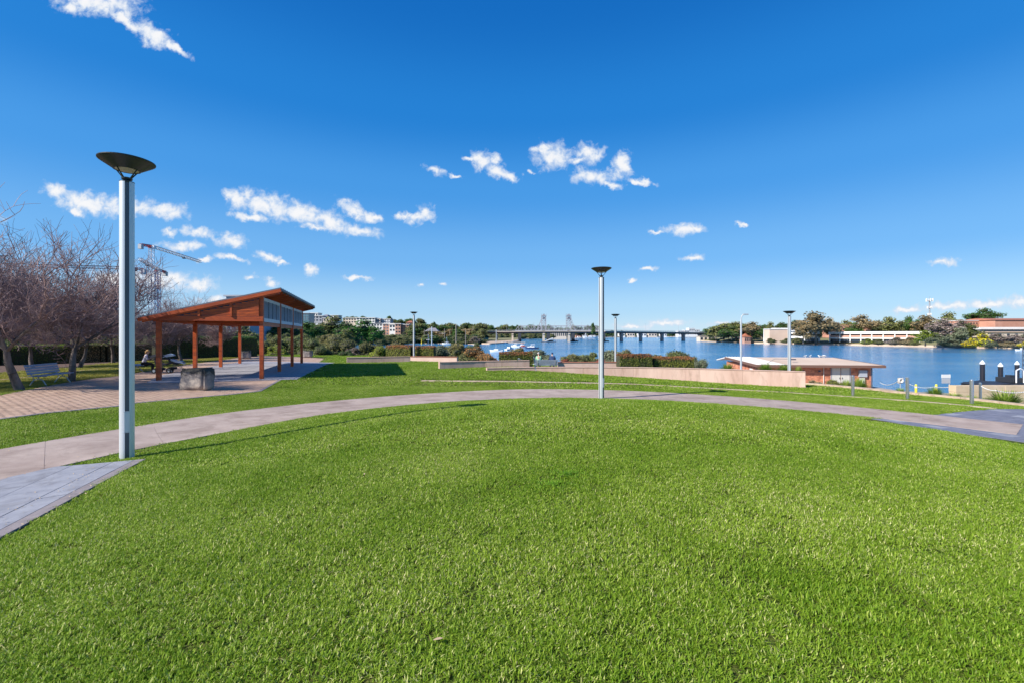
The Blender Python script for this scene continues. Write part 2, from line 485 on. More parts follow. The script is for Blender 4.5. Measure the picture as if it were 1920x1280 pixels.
M_slate = mat('grey_slate', (0.235, 0.24, 0.275), 0.75, scale=5, bump=0.12, bscale=90, col2=(0.31, 0.315, 0.345), coords='World', spec=0.3, detail=9, dirt=(2.2, 0.6))
M_slate_edge = mat('slate_border', (0.17, 0.145, 0.15), 0.85, scale=6, bump=0.2, bscale=90, col2=(0.26, 0.225, 0.225), coords='World')
M_slate_dark = mat('dark_slate', (0.135, 0.14, 0.185), 0.75, scale=4, bump=0.12, bscale=80, col2=(0.21, 0.215, 0.26), coords='World', spec=0.3, detail=9, dirt=(2, 0.5))
M_paver = mat('brown_paver', (0.36, 0.24, 0.175), 0.9, scale=1.1, bump=0.3, bscale=120, col2=(0.49, 0.335, 0.25), coords='World', spec=0.2, detail=9, dirt=(0.8, 0.6))
M_paver2 = mat('tan_paver', (0.41, 0.285, 0.20), 0.9, scale=1.4, bump=0.3, bscale=120, col2=(0.52, 0.36, 0.265), coords='World', spec=0.2, detail=9)
M_grout = mat('paver_grout', (0.17, 0.115, 0.075), 0.95, scale=6, var=0.3, coords='World')
M_mulch = mat('bark_mulch', (0.055, 0.032, 0.022), 0.95, scale=9, bump=1.0, bscale=22, col2=(0.15, 0.085, 0.06), coords='World')
M_sandkerb = mat('sandstone_kerb', (0.42, 0.31, 0.215), 0.9, scale=2.2, bump=0.35, bscale=60, col2=(0.56, 0.44, 0.33), coords='World', spec=0.2, dirt=(3, 0.8))
M_pinkwall = mat('pink_render', (0.50, 0.335, 0.27), 0.85, scale=0.9, bump=0.15, bscale=90, col2=(0.61, 0.44, 0.365), coords='World', stretch=(1, 1, 0.25), spec=0.2, detail=9, dirt=(2.5, 0.55))
M_pinkcap = mat('pink_cap', (0.50, 0.335, 0.27), 0.85, scale=3, var=0.1, coords='World')
M_terracotta = mat('terracotta_coping', (0.36, 0.14, 0.085), 0.8, scale=3, var=0.2, coords='World')
def brick_mat(name, c1, c2, mort, sx=0.24, sz=0.086):
    m = bpy.data.materials.new(name); m.use_nodes = True
    nt = m.node_tree; n = nt.nodes; l = nt.links; b = n['Principled BSDF']
    t = n.new('ShaderNodeTexCoord'); s = n.new('ShaderNodeSeparateXYZ'); l.new(t.outputs['Object'], s.inputs[0])
    ad = n.new('ShaderNodeMath'); ad.operation = 'ADD'; l.new(s.outputs[0], ad.inputs[0]); l.new(s.outputs[1], ad.inputs[1])
    cb = n.new('ShaderNodeCombineXYZ'); l.new(ad.outputs[0], cb.inputs[0]); l.new(s.outputs[2], cb.inputs[1])
    br = n.new('ShaderNodeTexBrick'); br.inputs['Scale'].default_value = 1
    br.inputs['Brick Width'].default_value = sx; br.inputs['Row Height'].default_value = sz; br.inputs['Mortar Size'].default_value = 0.008
    br.inputs['Color1'].default_value = (*c1, 1); br.inputs['Color2'].default_value = (*c2, 1); br.inputs['Mortar'].default_value = (*mort, 1)
    br.inputs['Bias'].default_value = 0.0
    l.new(cb.outputs[0], br.inputs['Vector'])
    no = n.new('ShaderNodeTexNoise'); no.inputs['Scale'].default_value = 2.0; no.inputs['Detail'].default_value = 6
    l.new(t.outputs['Object'], no.inputs['Vector'])
    mx = n.new('ShaderNodeMix'); mx.data_type = 'RGBA'; mx.blend_type = 'MULTIPLY'
    mx.inputs['B'].default_value = (0.6, 0.55, 0.55, 1)
    mr_ = n.new('ShaderNodeMapRange'); mr_.inputs['From Min'].default_value = 0.45; mr_.inputs['From Max'].default_value = 0.62
    l.new(no.outputs['Fac'], mr_.inputs['Value']); l.new(mr_.outputs[0], mx.inputs['Factor'])
    l.new(br.outputs['Color'], mx.inputs['A']); l.new(mx.outputs['Result'], b.inputs['Base Color'])
    b.inputs['Roughness'].default_value = 0.9
    return m
M_brick = brick_mat('red_brick', (0.70, 0.24, 0.11), (0.48, 0.14, 0.07), (0.48, 0.34, 0.27))

# ------------------------------------------------------------------ park ground sheet
def park_ground():
    xs = np.concatenate([np.arange(-112, -34, 2.5), np.arange(-34, 36, 0.5), np.arange(36, 60, 2)])
    ys = np.concatenate([np.arange(-20, 56, 0.5), np.arange(56, 110, 2.0)])
    XX, YY = np.meshgrid(xs, ys)
    ZZ = land(XX, YY)
    V = np.stack([XX.ravel(), YY.ravel(), ZZ.ravel()], 1)
    nx, ny = len(xs), len(ys)
    Fc = [(j * nx + i, j * nx + i + 1, (j + 1) * nx + i + 1, (j + 1) * nx + i) for j in range(ny - 1) for i in range(nx - 1)]
    me = mesh_from('lawn', V, Fc, M_ground, smooth=True)
    return tag(link('lawn', me), kind='structure')
park_ground()

def clip_convex(poly, clip):
    def side(p, a, b): return (b[0] - a[0]) * (p[1] - a[1]) - (b[1] - a[1]) * (p[0] - a[0])
    ar = sum(clip[i][0] * clip[(i + 1) % len(clip)][1] - clip[(i + 1) % len(clip)][0] * clip[i][1] for i in range(len(clip)))
    cl = clip if ar > 0 else clip[::-1]
    outp = list(poly)
    for i in range(len(cl)):
        a, b = cl[i], cl[(i + 1) % len(cl)]
        inp = outp; outp = []
        if not inp: return []
        for k in range(len(inp)):
            p, q = inp[k], inp[(k + 1) % len(inp)]
            sp, sq = side(p, a, b), side(q, a, b)
            if sp >= 0: outp.append(p)
            if (sp >= 0) != (sq >= 0):
                t = sp / (sp - sq)
                outp.append((p[0] + t * (q[0] - p[0]), p[1] + t * (q[1] - p[1])))
    return outp

def clip_slab(poly, clip, ztop, th, mb, mi=0):
    """a stone cut to the outline of its patch, its corners following the ground"""
    q = clip_convex(poly, clip) if clip else poly
    if len(q) < 3: return False
    ar = abs(sum(q[i][0] * q[(i + 1) % len(q)][1] - q[(i + 1) % len(q)][0] * q[i][1] for i in range(len(q)))) / 2
    if ar < 0.004: return False
    zs = Gv([p[0] for p in q], [p[1] for p in q]) + ztop
    n = len(q)
    V = [(q[i][0], q[i][1], zs[i] - th) for i in range(n)] + [(q[i][0], q[i][1], zs[i]) for i in range(n)]
    Fc = [tuple(range(n, 2 * n))] + [(i, (i + 1) % n, n + (i + 1) % n, n + i) for i in range(n)]
    s = sum(q[i][0] * q[(i + 1) % n][1] - q[(i + 1) % n][0] * q[i][1] for i in range(n))
    if s < 0: Fc = [tuple(reversed(f)) for f in Fc]
    mb.add(V, Fc, mi)
    return True

def sheet(name, poly, zoff, m, step=0.5, struct=True, parent=None):
    """a flat covering cut from the ground's own shape"""
    xs = [p[0] for p in poly]; ys = [p[1] for p in poly]
    mb = MB()
    x = min(xs)
    while x < max(xs):
        y = min(ys)
        while y < max(ys):
            q = clip_convex([(x, y), (x + step, y), (x + step, y + step), (x, y + step)], poly)
            if len(q) >= 3:
                zs = Gv([p[0] for p in q], [p[1] for p in q]) + zoff
                mb.add([(q[i][0], q[i][1], zs[i]) for i in range(len(q))], [tuple(range(len(q)))])
            y += step
        x += step
    o = mb.build(name, m, parent)
    bm = bmesh.new(); bm.from_mesh(o.data); bmesh.ops.remove_doubles(bm, verts=bm.verts, dist=1e-4); bm.to_mesh(o.data); bm.free()
    if struct: tag(o, kind='structure')
    return o

# ---- curving concrete footpath, cast slab by slab
inner_px = [(0, 900), (43, 894), (103, 879), (130, 871), (190, 856), (262, 840), (375, 820), (480, 799), (600, 779), (700, 764), (850, 750.5), (960, 745.5), (1050, 744.5), (1127, 746), (1300, 753.5), (1420, 761.5), (1480, 765.5), (1600, 778), (1700, 789), (1800, 802), (1906, 815)]
outer_px = [(0, 842.5), (120, 824), (225, 806), (300, 791), (375, 779), (500, 763), (600, 752.5), (700, 741.5), (840, 732.5), (960, 728.5), (1040, 728), (1120, 729), (1270, 736), (1420, 745), (1480, 750.5), (1600, 761.5), (1700, 773), (1760, 779), (1918, 796)]
def resample(P, n):
    d = [0]
    for i in range(1, len(P)): d.append(d[-1] + math.dist(P[i - 1], P[i]))
    o = []
    for k in range(n):
        t = d[-1] * k / (n - 1)
        i = max(1, min(len(P) - 1, next((j for j in range(len(d)) if d[j] >= t), len(P) - 1)))
        f = (t - d[i - 1]) / max(1e-9, d[i] - d[i - 1])
        o.append((P[i - 1][0] + f * (P[i][0] - P[i - 1][0]), P[i - 1][1] + f * (P[i][1] - P[i - 1][1])))
    return o
inn = [unproj(*p) for p in inner_px]; ou = [unproj(*p) for p in outer_px]
def smooth_poly(P, k=2):
    for _ in range(k):
        P = [P[0]] + [((P[i - 1][0] + 2 * P[i][0] + P[i + 1][0]) / 4, (P[i - 1][1] + 2 * P[i][1] + P[i + 1][1]) / 4) for i in range(1, len(P) - 1)] + [P[-1]]
    return P
# carried on out of frame behind the camera on the left
inn = [(-6.5, -2.5), (-7.2, 1.0), (-7.3, 3.6)] + smooth_poly(inn)
ou = [(-9.2, -2.5), (-9.6, 1.0), (-9.7, 4.4)] + smooth_poly(ou)
NP = 20 * 8 + 1
inn = smooth_poly(resample(inn, NP), 12); ou = smooth_poly(resample(ou, NP), 12)
PATH_POLY = inn + ou[::-1]
base = MB()
for k in range(NP - 1):
    for j in range(3):
        q = [(inn[kk][0] + (ou[kk][0] - inn[kk][0]) * t, inn[kk][1] + (ou[kk][1] - inn[kk][1]) * t) for kk, t in ((k, j / 3), (k + 1, j / 3), (k + 1, (j + 1) / 3), (k, (j + 1) / 3))]
        zs = Gv([p[0] for p in q], [p[1] for p in q]) + 0.017
        base.add([(q[i][0], q[i][1], zs[i]) for i in range(4)], [(0, 1, 2, 3)])
footpath = tag(base.build('footpath', M_joint), kind='structure')
def lerp(a, b, t): return (a[0] + (b[0] - a[0]) * t, a[1] + (b[1] - a[1]) * t)
for s in range(20):
    mb = MB(); ND = 3
    rows = []
    for k in range(s * 8, s * 8 + 9):
        e = 0.0
        if k == s * 8: p, q = lerp(inn[k], inn[k + 1], 0.014), lerp(ou[k], ou[k + 1], 0.012)
        elif k == s * 8 + 8: p, q = lerp(inn[k], inn[k - 1], 0.014), lerp(ou[k], ou[k - 1], 0.012)
        else: p, q = inn[k], ou[k]
        rows.append([lerp(p, q, j / ND) for j in range(ND + 1)])
    V = []
    for r_ in rows:
        for p in r_:
            V.append((p[0], p[1], G(*p) + 0.022))
    n1 = ND + 1; nr = len(rows)
    Fc = [(i * n1 + j, i * n1 + j + 1, (i + 1) * n1 + j + 1, (i + 1) * n1 + j) for i in range(nr - 1) for j in range(ND)]
    # side skirts
    m0 = len(V)
    per = [(0, j) for j in range(n1)] + [(i, ND) for i in range(1, nr)] + [(nr - 1, j) for j in range(ND - 1, -1, -1)] + [(i, 0) for i in range(nr - 2, 0, -1)]
    idx = [i * n1 + j for i, j in per]
    for i_ in idx: V.append((V[i_][0], V[i_][1], V[i_][2] - 0.06))
    for t in range(len(idx)):
        t2 = (t + 1) % len(idx)
        Fc.append((idx[t], m0 + t, m0 + t2, idx[t2]))
    mb.add(V, Fc)
    o = mb.build('slab', M_concrete, footpath, smooth=False)
    bm = bmesh.new(); bm.from_mesh(o.data); bmesh.ops.recalc_face_normals(bm, faces=bm.faces); bm.to_mesh(o.data); bm.free()

# ---- grey stone paving in the left foreground
tip = unproj(275, 861); low = unproj(0, 1012)
dl = ((low[0] - tip[0]), (low[1] - tip[1])); L = math.hypot(*dl); dl = (dl[0] / L, dl[1] / L)
far_low = (tip[0] + dl[0] * 9.5, tip[1] + dl[1] * 9.5)
nrm = (dl[1], -dl[0])
if nrm[0] > 0: nrm = (-nrm[0], -nrm[1])
up1 = unproj(103, 876.5); up2 = unproj(20, 897)
SL = [tip, up1, (up2[0] - 0.05, up2[1]), (-7.35, 3.0), (-7.2, 0.6), (-6.6, -2.0), far_low]
slate_l = sheet('stone_paving', SL, 0.012, M_joint)
def rowtiles(clip, org, d, nm, rows, lens, mats, parent, top, name='slab', gap=0.012, total=12, stagger=True, limit=None, th=0.04, shuffle=0.0):
    y = 0; cnt = 0
    for ri, w in enumerate(rows):
        x = -((ri * 0.37) % 1) * lens[ri % len(lens)] if stagger else 0
        while x < total:
            ln = lens[ri % len(lens)]
            P = []
            for (a, b) in ((x + gap / 2, y + gap / 2), (x + ln - gap / 2, y + gap / 2), (x + ln - gap / 2, y + w - gap / 2), (x + gap / 2, y + w - gap / 2)):
                P.append((org[0] + d[0] * a + nm[0] * b, org[1] + d[1] * a + nm[1] * b))
            mb = MB()
            if clip_slab(P, clip, top + rnd.uniform(-0.0015, 0.0015), th, mb):
                mm = mats[ri % len(mats)] if not callable(mats) else mats()
                mb.build(name, mm, parent); cnt += 1
            x += ln
        y += w
    return cnt
rowtiles(SL, tip, dl, nrm, [0.17, 0.3, 0.55, 0.55, 0.55, 0.55, 0.55], [1.6, 1.2, 1.2, 1.2, 1.2, 1.2, 1.2], [M_slate_edge] + [M_slate] * 6, slate_l, 0.024, total=9.5)

# ---- dark slate paving at the right
sr = [unproj(1595, 784), unproj(1744, 776), unproj(1860, 766.5), (20.3, 17.3), (20.6, 12), (20.6, 6), (14.5, 6.0), unproj(1920, 834)]
SRp = [unproj(1596, 784), unproj(1856, 767), (20.2, 17.2), (20.6, 12), (20.6, 5), (13.0, 5), unproj(1920, 834), unproj(1760, 806)]
slate_r = sheet('slate_paving', SRp, 0.004, M_joint)
# the part of the patch above and below the footpath, set round it
o0 = unproj(1920, 834); o1 = unproj(1596, 784); dd = (o1[0] - o0[0], o1[1] - o0[1]); L = math.hypot(*dd); dd = (dd[0] / L, dd[1] / L)
nn = (dd[1], -dd[0])
if nn[0] < 0: nn = (-nn[0], -nn[1])
def in_path(x, y): return float(poly_sd(PATH_POLY, [x], [y])[0]) < 0
bot = 0
org = (o0[0] - dd[0] * 9, o0[1] - dd[1] * 9)
rows_r = [0.55] * 22
y = 0
for ri in range(26):
    x = -0.25 * (ri % 2)
    while x < 24:
        P = [(org[0] + dd[0] * a + nn[0] * b, org[1] + dd[1] * a + nn[1] * b) for a, b in ((x + .006, y + .006), (x + .494, y + .006), (x + .494, y + .494), (x + .006, y + .494))]
        cx, cy = (P[0][0] + P[2][0]) / 2, (P[0][1] + P[2][1]) / 2
        sdp = float(poly_sd(PATH_POLY, [cx], [cy])[0])
        if cy > 8.5 and sdp > -0.2 and cx > 5 and cx < cy * 1.2 + 1.0:
            mb = MB()
            if clip_slab(P, SRp, 0.012 + rnd.uniform(-0.001, 0.001), 0.03, mb):
                mb.build('tile', M_slate_dark if rnd.random() > 0.06 else M_slate, slate_r)
        x += 0.5
    y += 0.5

# ---- brown paved plaza
near_px = [(0, 787), (90, 775), (225, 762), (252, 756.5), (390, 744), (440, 739.5), (490, 733.5), (512, 721), (535, 708.5), (575, 687), (612, 669)]
far_px = [(480, 666), (400, 677), (345, 684), (255, 699), (225, 704.5), (145, 712), (78, 725), (0, 741)]
pn = [unproj(*p, 2.2) for p in near_px]; pf = [unproj(*p, 2.2) for p in far_px]
PLAZA = [(-24, 8.5)] + pn + [(-20.5, 52.5), (-26, 52)] + pf + [(-24, 13.5)]
# convex pieces for clipping
def strip_pieces(A, B, n):
    A = resample(A, n + 1); B = resample(B, n + 1)
    return [[A[i], A[i + 1], B[i + 1], B[i]] for i in range(n)]
pieces = strip_pieces([(-24, 8.5)] + pn, [(-24, 13.6)] + pf[::-1] + [(-24.5, 51.5)], 16)
gb = MB()
for pc in pieces:
    xs = [p[0] for p in pc]; ys = [p[1] for p in pc]
    x = min(xs)
    while x < max(xs):
        yy = min(ys)
        while yy < max(ys):
            q = clip_convex([(x, yy), (x + .7, yy), (x + .7, yy + .7), (x, yy + .7)], pc)
            if len(q) >= 3:
                zs = Gv([p[0] for p in q], [p[1] for p in q]) + 0.010
                gb.add([(q[i][0], q[i][1], zs[i]) for i in range(len(q))], [tuple(range(len(q)))])
            yy += .7
        x += .7
def plaza_mat():
    m = bpy.data.materials.new('paving_sheet'); m.use_nodes = True
    nt = m.node_tree; n = nt.nodes; l = nt.links; b = n['Principled BSDF']
    g = n.new('ShaderNodeNewGeometry')
    mp = n.new('ShaderNodeMapping'); mp.inputs['Rotation'].default_value = (0, 0, 0.31); l.new(g.outputs['Position'], mp.inputs['Vector'])
    br = n.new('ShaderNodeTexBrick'); br.inputs['Scale'].default_value = 1.0; br.inputs['Brick Width'].default_value = 0.24; br.inputs['Row Height'].default_value = 0.16
    br.inputs['Mortar Size'].default_value = 0.006; br.inputs['Color1'].default_value = (0.37, 0.25, 0.185, 1); br.inputs['Color2'].default_value = (0.48, 0.33, 0.25, 1); br.inputs['Mortar'].default_value = (0.3, 0.21, 0.15, 1)
    l.new(mp.outputs[0], br.inputs['Vector']); l.new(br.outputs['Color'], b.inputs['Base Color'])
    b.inputs['Roughness'].default_value = 0.9; b.inputs['Specular IOR Level'].default_value = 0.2
    return m
plaza = tag(gb.build('brick_paving', plaza_mat()), kind='structure')
bm = bmesh.new(); bm.from_mesh(plaza.data); bmesh.ops.remove_doubles(bm, verts=bm.verts, dist=1e-3); bm.to_mesh(plaza.data); bm.free()
# pavers laid in the near part
pu = (-0.30, 0.954); pw_ = (0.954, 0.30)
pav = []
bx0, by0 = -12.0, 11.0
cand = []
for i in range(-60, 60):
    for j in range(-30, 66):
        cx = bx0 + pu[0] * j * 0.16 + pw_[0] * (i + 0.5 * (j % 2)) * 0.24
        cy = by0 + pu[1] * j * 0.16 + pw_[1] * (i + 0.5 * (j % 2)) * 0.24
        if cy < 19.0 and cx / cy > -1.22 and cx / cy < -0.55: cand.append((cx, cy))
ca = np.array(cand); sdv = poly_sd(PLAZA, ca[:, 0], ca[:, 1])
cand = [c for c, s in zip(cand, sdv) if s < -0.09]
zc = Gv([c[0] for c in cand], [c[1] for c in cand])
cand = sorted([(c[0], c[1], z) for c, z in zip(cand, zc)], key=lambda c: c[0] ** 2 + c[1] ** 2)
pv = MB(); pv.box((0, 0, 0), (0.235, 0.156, 0.03)); 
V0, F0 = pv.v, [f for f in pv.f if f != [0, 2, 3, 1]]
pm1 = mesh_from('paver', V0, F0, M_paver); pm2 = mesh_from('paver', V0, F0, M_paver2)
rzp = math.atan2(pw_[1], pw_[0])
rest = MB(); Rp = Matrix.Rotation(rzp, 3, 'Z')
for k, (x, y, z) in enumerate(cand):
    if k < 290:
        o = link('paver', pm1 if rnd.random() < 0.6 else pm2, plaza, (x, y, z + 0.008 + rnd.uniform(-.002, .002)), rzp)
    else:
        dz = rnd.uniform(-.002, .002)
        rest.add([Rp @ p + Vector((x, y, z + 0.008 + dz)) for p in V0], F0, 0 if rnd.random() < 0.6 else 1)
tag(rest.build('paver', [M_paver, M_paver2], plaza), kind='stuff')
# dark edging course along the near edge
eb = MB(); P = resample(pn[:9], 90)
for i in range(len(P) - 1):
    a, b = P[i], P[i + 1]; L = math.dist(a, b); nx_, ny_ = (b[1] - a[1]) / L * 0.14, -(b[0] - a[0]) / L * 0.14
    q = [lerp(a, b, 0.02), lerp(a, b, 0.98)]; q = q + [(q[1][0] - nx_, q[1][1] - ny_), (q[0][0] - nx_, q[0][1] - ny_)]
    clip_slab(q, None, 0.03, 0.05, eb)
tag(eb.build('edging', M_slate_edge, plaza), kind='stuff')

# ---- sandstone edging strips in the lawn
def kerb(name, pxs, wid, h, m, extra=(), n=60, seg=1.6):
    P = [unproj(*p, 2.6) for p in pxs] + list(extra)
    P = smooth_poly(resample(P, 80), 10)
    tot = sum(math.dist(P[i], P[i + 1]) for i in range(len(P) - 1))
    N = max(4, int(tot / seg)); P = resample(P, N * 3 + 1)
    root = tag(bpy.data.objects.new(name, None), kind='structure'); C.link(root)
    for s in range(N):
        mb = MB(); L_ = []; R_ = []
        for k in range(s * 3, s * 3 + 4):
            p = P[k]; a = P[max(0, k - 1)]; b = P[min(len(P) - 1, k + 1)]
            if k == s * 3: p = lerp(p, P[k + 1], 0.02)
            if k == s * 3 + 3: p = lerp(p, P[k - 1], 0.02)
            dx, dy = b[0] - a[0], b[1] - a[1]; L = math.hypot(dx, dy); nx_, ny_ = -dy / L * wid / 2, dx / L * wid / 2
            L_.append((p[0] + nx_, p[1] + ny_)); R_.append((p[0] - nx_, p[1] - ny_))
        z = [G(*p) + h for p in L_]; z2 = [G(*p) + h for p in R_]
        V = [(p[0], p[1], zz) for p, zz in zip(L_, z)] + [(p[0], p[1], zz) for p, zz in zip(R_, z2)]
        V += [(a[0], a[1], a[2] - 0.15) for a in V]
        Fc = []
        for i in range(3):
            Fc += [(i, 4 + i, 5 + i, i + 1), (i, i + 1, 9 + i, 8 + i), (4 + i, 12 + i, 13 + i, 5 + i)]
        Fc += [(0, 8, 12, 4), (3, 7, 15, 11)]
        mb.add(V, Fc); mb.build('kerbstone', m, root)
    return P
KERB1 = kerb('sandstone_edging', [(790, 713.2), (860, 714), (1000, 716), (1100, 717.5), (1200, 720), (1300, 726), (1440, 733), (1560, 741), (1700, 750.5), (1830, 762), (1868, 766)], 0.34, 0.025, M_sandkerb)
KERB2 = kerb('sandstone_kerb', [(1512, 720), (1570, 724.5), (1630, 730), (1700, 738.5), (1790, 745.5), (1920, 761)], 0.42, 0.10, M_sandkerb, extra=[(20.7, 12), (20.9, 6)])
kerb('brick_edging', [(0, 712), (50, 707.5), (140, 696), (228, 687), (300, 681)], 0.25, 0.03, M_paver, seg=1.2)

# mulch under the hedge
mulch = [unproj(-60, 702, 2.2), unproj(120, 690, 2.2), unproj(228, 678, 2.3), unproj(352, 674, 2.3), unproj(470, 665.5, 2.4), (-30, 60), (-60, 50), (-60, 27)]
for i in range(3):
    pass
mm_ = MB()
for pc in strip_pieces([mulch[0], mulch[1], mulch[2], mulch[3], mulch[4]], [(-62, 34), (-50, 42), (-42, 48), (-36, 54), (-30, 58)], 8):
    xs = [p[0] for p in pc]; ys = [p[1] for p in pc]; x = min(xs)
    while x < max(xs):
        yy = min(ys)
        while yy < max(ys):
            q = clip_convex([(x, yy), (x + 1, yy), (x + 1, yy + 1), (x, yy + 1)], pc)
            if len(q) >= 3:
                zs = Gv([p[0] for p in q], [p[1] for p in q]) + 0.012
                mm_.add([(q[i][0], q[i][1], zs[i]) for i in range(len(q))], [tuple(range(len(q)))])
            yy += 1
        x += 1
tag(mm_.build('mulch_bed', M_mulch), kind='structure')

# ---- pavilion floor of pale slate
PU = Vector((-0.30, 0.954, 0)); PW = Vector((0.954, 0.30, 0))
PA = Vector((-13.0, 23.55, 0))                       # near right post
fl = [PA + PU * a + PW * b for a, b in ((-0.3, 1.7), (19.5, 2.2), (19.5, -5.2), (3.0, -5.6), (-1.0, -4.6), (-0.7, -1.0))]
FL = [(p.x, p.y) for p in fl]
M_slate_pav = mat('pavilion_slate', (0.25, 0.245, 0.27), 0.8, scale=2, col2=(0.36, 0.345, 0.37), coords='World', bump=0.1, bscale=60)
pfloor = sheet('pavilion_floor', FL, 0.026, M_slate_edge, step=0.8)
fo = PA + PW * 2.3 - PU * 1.2
rowtiles(FL, (fo.x, fo.y), (PU.x, PU.y), (-PW.x, -PW.y), [0.75] * 12, [1.5], [M_slate_pav], pfloor, 0.036, total=21, gap=0.02)

# ---- low rendered walls
def wallrun(name, label, top_pts, h_top, thick, m, capm, zdrop=0.5, panel=3.1, cap=0.05, base_at=None, capw=0.03):
    """top_pts: plan points; a wall of level top built from rendered bays with fine joints"""
    root = thing(name, label, 'wall', (0, 0, 0))
    P = resample(smooth_poly(resample(top_pts, 40), 6) if len(top_pts) > 2 else top_pts, 200)
    tot = sum(math.dist(P[i], P[i + 1]) for i in range(len(P) - 1))
    N = max(1, round(tot / panel)); P = resample(P, N * 4 + 1)
    zt = CZ - h_top
    for nm, z0f, z1, w, mm, gp in (('panel', None, zt - cap, thick, m, 0.0015), ('coping', zt - cap, zt, thick + capw * 2, capm, 0.002)):
        for s in range(N):
            mb = MB(); L_ = []; R_ = []
            for k in range(s * 4, s * 4 + 5):
                p = P[k]; a = P[max(0, k - 1)]; b = P[min(len(P) - 1, k + 1)]
                if k == s * 4: p = lerp(p, P[k + 1], gp / 0.6)
                if k == s * 4 + 4: p = lerp(p, P[k - 1], gp / 0.6)
                dx, dy = b[0] - a[0], b[1] - a[1]; L = math.hypot(dx, dy); nx_, ny_ = -dy / L * w / 2, dx / L * w / 2
                L_.append((p[0] + nx_, p[1] + ny_)); R_.append((p[0] - nx_, p[1] - ny_))
            V = []
            for p in L_ + R_: V.append((p[0], p[1], z1))
            for p in L_ + R_: V.append((p[0], p[1], (G(*p) - zdrop) if z0f is None else z0f))
            Fc = []
            for i in range(4):
                Fc += [(i, 5 + i, 6 + i, i + 1), (i, i + 1, 11 + i, 10 + i), (5 + i, 15 + i, 16 + i, 6 + i), (10 + i, 11 + i, 16 + i, 15 + i)]
            Fc += [(0, 10, 15, 5), (4, 9, 19, 14)]
            mb.add(V, Fc); o = mb.build(nm, mm, root)
            bm = bmesh.new(); bm.from_mesh(o.data); bmesh.ops.recalc_face_normals(bm, faces=bm.faces)
            bmesh.ops.bevel(bm, geom=[e for e in bm.edges if len(e.link_faces) == 2 and e.calc_face_angle() > 0.6], offset=0.008, segments=1, affect='EDGES')
            bm.to_mesh(o.data); bm.free()
    return root
def top_pt(px, py, h): Z = F * h / (py - HY); return (X_(px, Z), Z)
HM = 2.15
wallrun('garden_wall', 'long curved pink rendered wall in front of the brick shed', [top_pt(912, 688.6, HM), top_pt(1005, 687, HM), top_pt(1100, 686.9, HM), top_pt(1200, 687.6, HM), top_pt(1300, 689.6, HM), top_pt(1400, 692.2, HM), top_pt(1510, 695.6, HM)], HM, 0.3, M_pinkwall, M_pinkcap)
wallrun('garden_wall', 'low pink wall behind the left end of the long curved wall', [top_pt(823, 677.8, 1.93), top_pt(905, 675.8, 1.93), top_pt(992, 674.7, 1.93)], 1.93, 0.3, M_pinkwall, M_pinkcap)
wallrun('garden_wall', 'low mauve pink wall beside the tip of the pavilion shadow', [top_pt(650, 669.4, 2.12), top_pt(712, 668.4, 2.12), top_pt(769, 667.6, 2.12)], 2.12, 0.3, M_pinkwall, M_pinkcap)
def flatwall(px0, px1, Z0, Z1, h): return [(X_(px0, Z0), Z0), (X_(px1, Z1), Z1)]
M_litface = mat('sunlit_pink_render', (0.60, 0.42, 0.35), 0.85, scale=1.2, bump=0.1, bscale=80, col2=(0.68, 0.50, 0.43), coords='World')  # pink render coloured lighter for the sun on these wall faces
wallrun('garden_wall', 'sunlit pink seat wall with terracotta coping under the reddish hedge', flatwall(771, 858, 47.5, 46.5, 2.25), 2.2, 0.45, M_litface, M_terracotta, capw=0.05)
wallrun('garden_wall', 'sunlit pink seat wall with terracotta coping, right of the bench seen from behind', flatwall(1046, 1160, 39.5, 40.0, 2.3), 2.33, 0.4, M_litface, M_terracotta, capw=0.05)

# ------------------------------------------------------------------ water and far land
def water_mat():
    m = bpy.data.materials.new('river_water'); m.use_nodes = True
    nt = m.node_tree; n = nt.nodes; l = nt.links; b = n['Principled BSDF']
    b.inputs['Base Color'].default_value = (0.04, 0.20, 0.40, 1)
    b.inputs['Roughness'].default_value = 0.12
    b.inputs['IOR'].default_value = 1.33
    b.inputs['Specular IOR Level'].default_value = 0.5
    g = n.new('ShaderNodeNewGeometry')
    mp = n.new('ShaderNodeMapping'); mp.inputs['Scale'].default_value = (0.5, 1.2, 1); l.new(g.outputs['Position'], mp.inputs['Vector'])
    n1 = n.new('ShaderNodeTexNoise'); n1.inputs['Scale'].default_value = 0.9; n1.inputs['Detail'].default_value = 6; n1.inputs['Roughness'].default_value = 0.6
    l.new(mp.outputs[0], n1.inputs['Vector'])
    mp2 = n.new('ShaderNodeMapping'); mp2.inputs['Scale'].default_value = (0.012, 0.035, 1); mp2.inputs['Rotation'].default_value = (0, 0, 0.12); l.new(g.outputs['Position'], mp2.inputs['Vector'])
    n2 = n.new('ShaderNodeTexNoise'); n2.inputs['Scale'].default_value = 1.0; n2.inputs['Detail'].default_value = 4
    l.new(mp2.outputs[0], n2.inputs['Vector'])
    mr_ = n.new('ShaderNodeMapRange'); mr_.inputs['From Min'].default_value = 0.35; mr_.inputs['From Max'].default_value = 0.65; mr_.inputs['To Min'].default_value = 0.12; mr_.inputs['To Max'].default_value = 1.0
    l.new(n2.outputs['Fac'], mr_.inputs['Value'])
    bp = n.new('ShaderNodeBump'); bp.inputs['Distance'].default_value = 0.55
    l.new(mr_.outputs[0], bp.inputs['Strength']); l.new(n1.outputs['Fac'], bp.inputs['Height']); l.new(bp.outputs[0], b.inputs['Normal'])
    return m
wmb = MB(); wmb.add([(-6000, -200, 0), (6000, -200, 0), (6000, 9000, 0), (-6000, 9000, 0)], [(0, 1, 2, 3)])
tag(wmb.build('river_water', water_mat()), kind='structure')
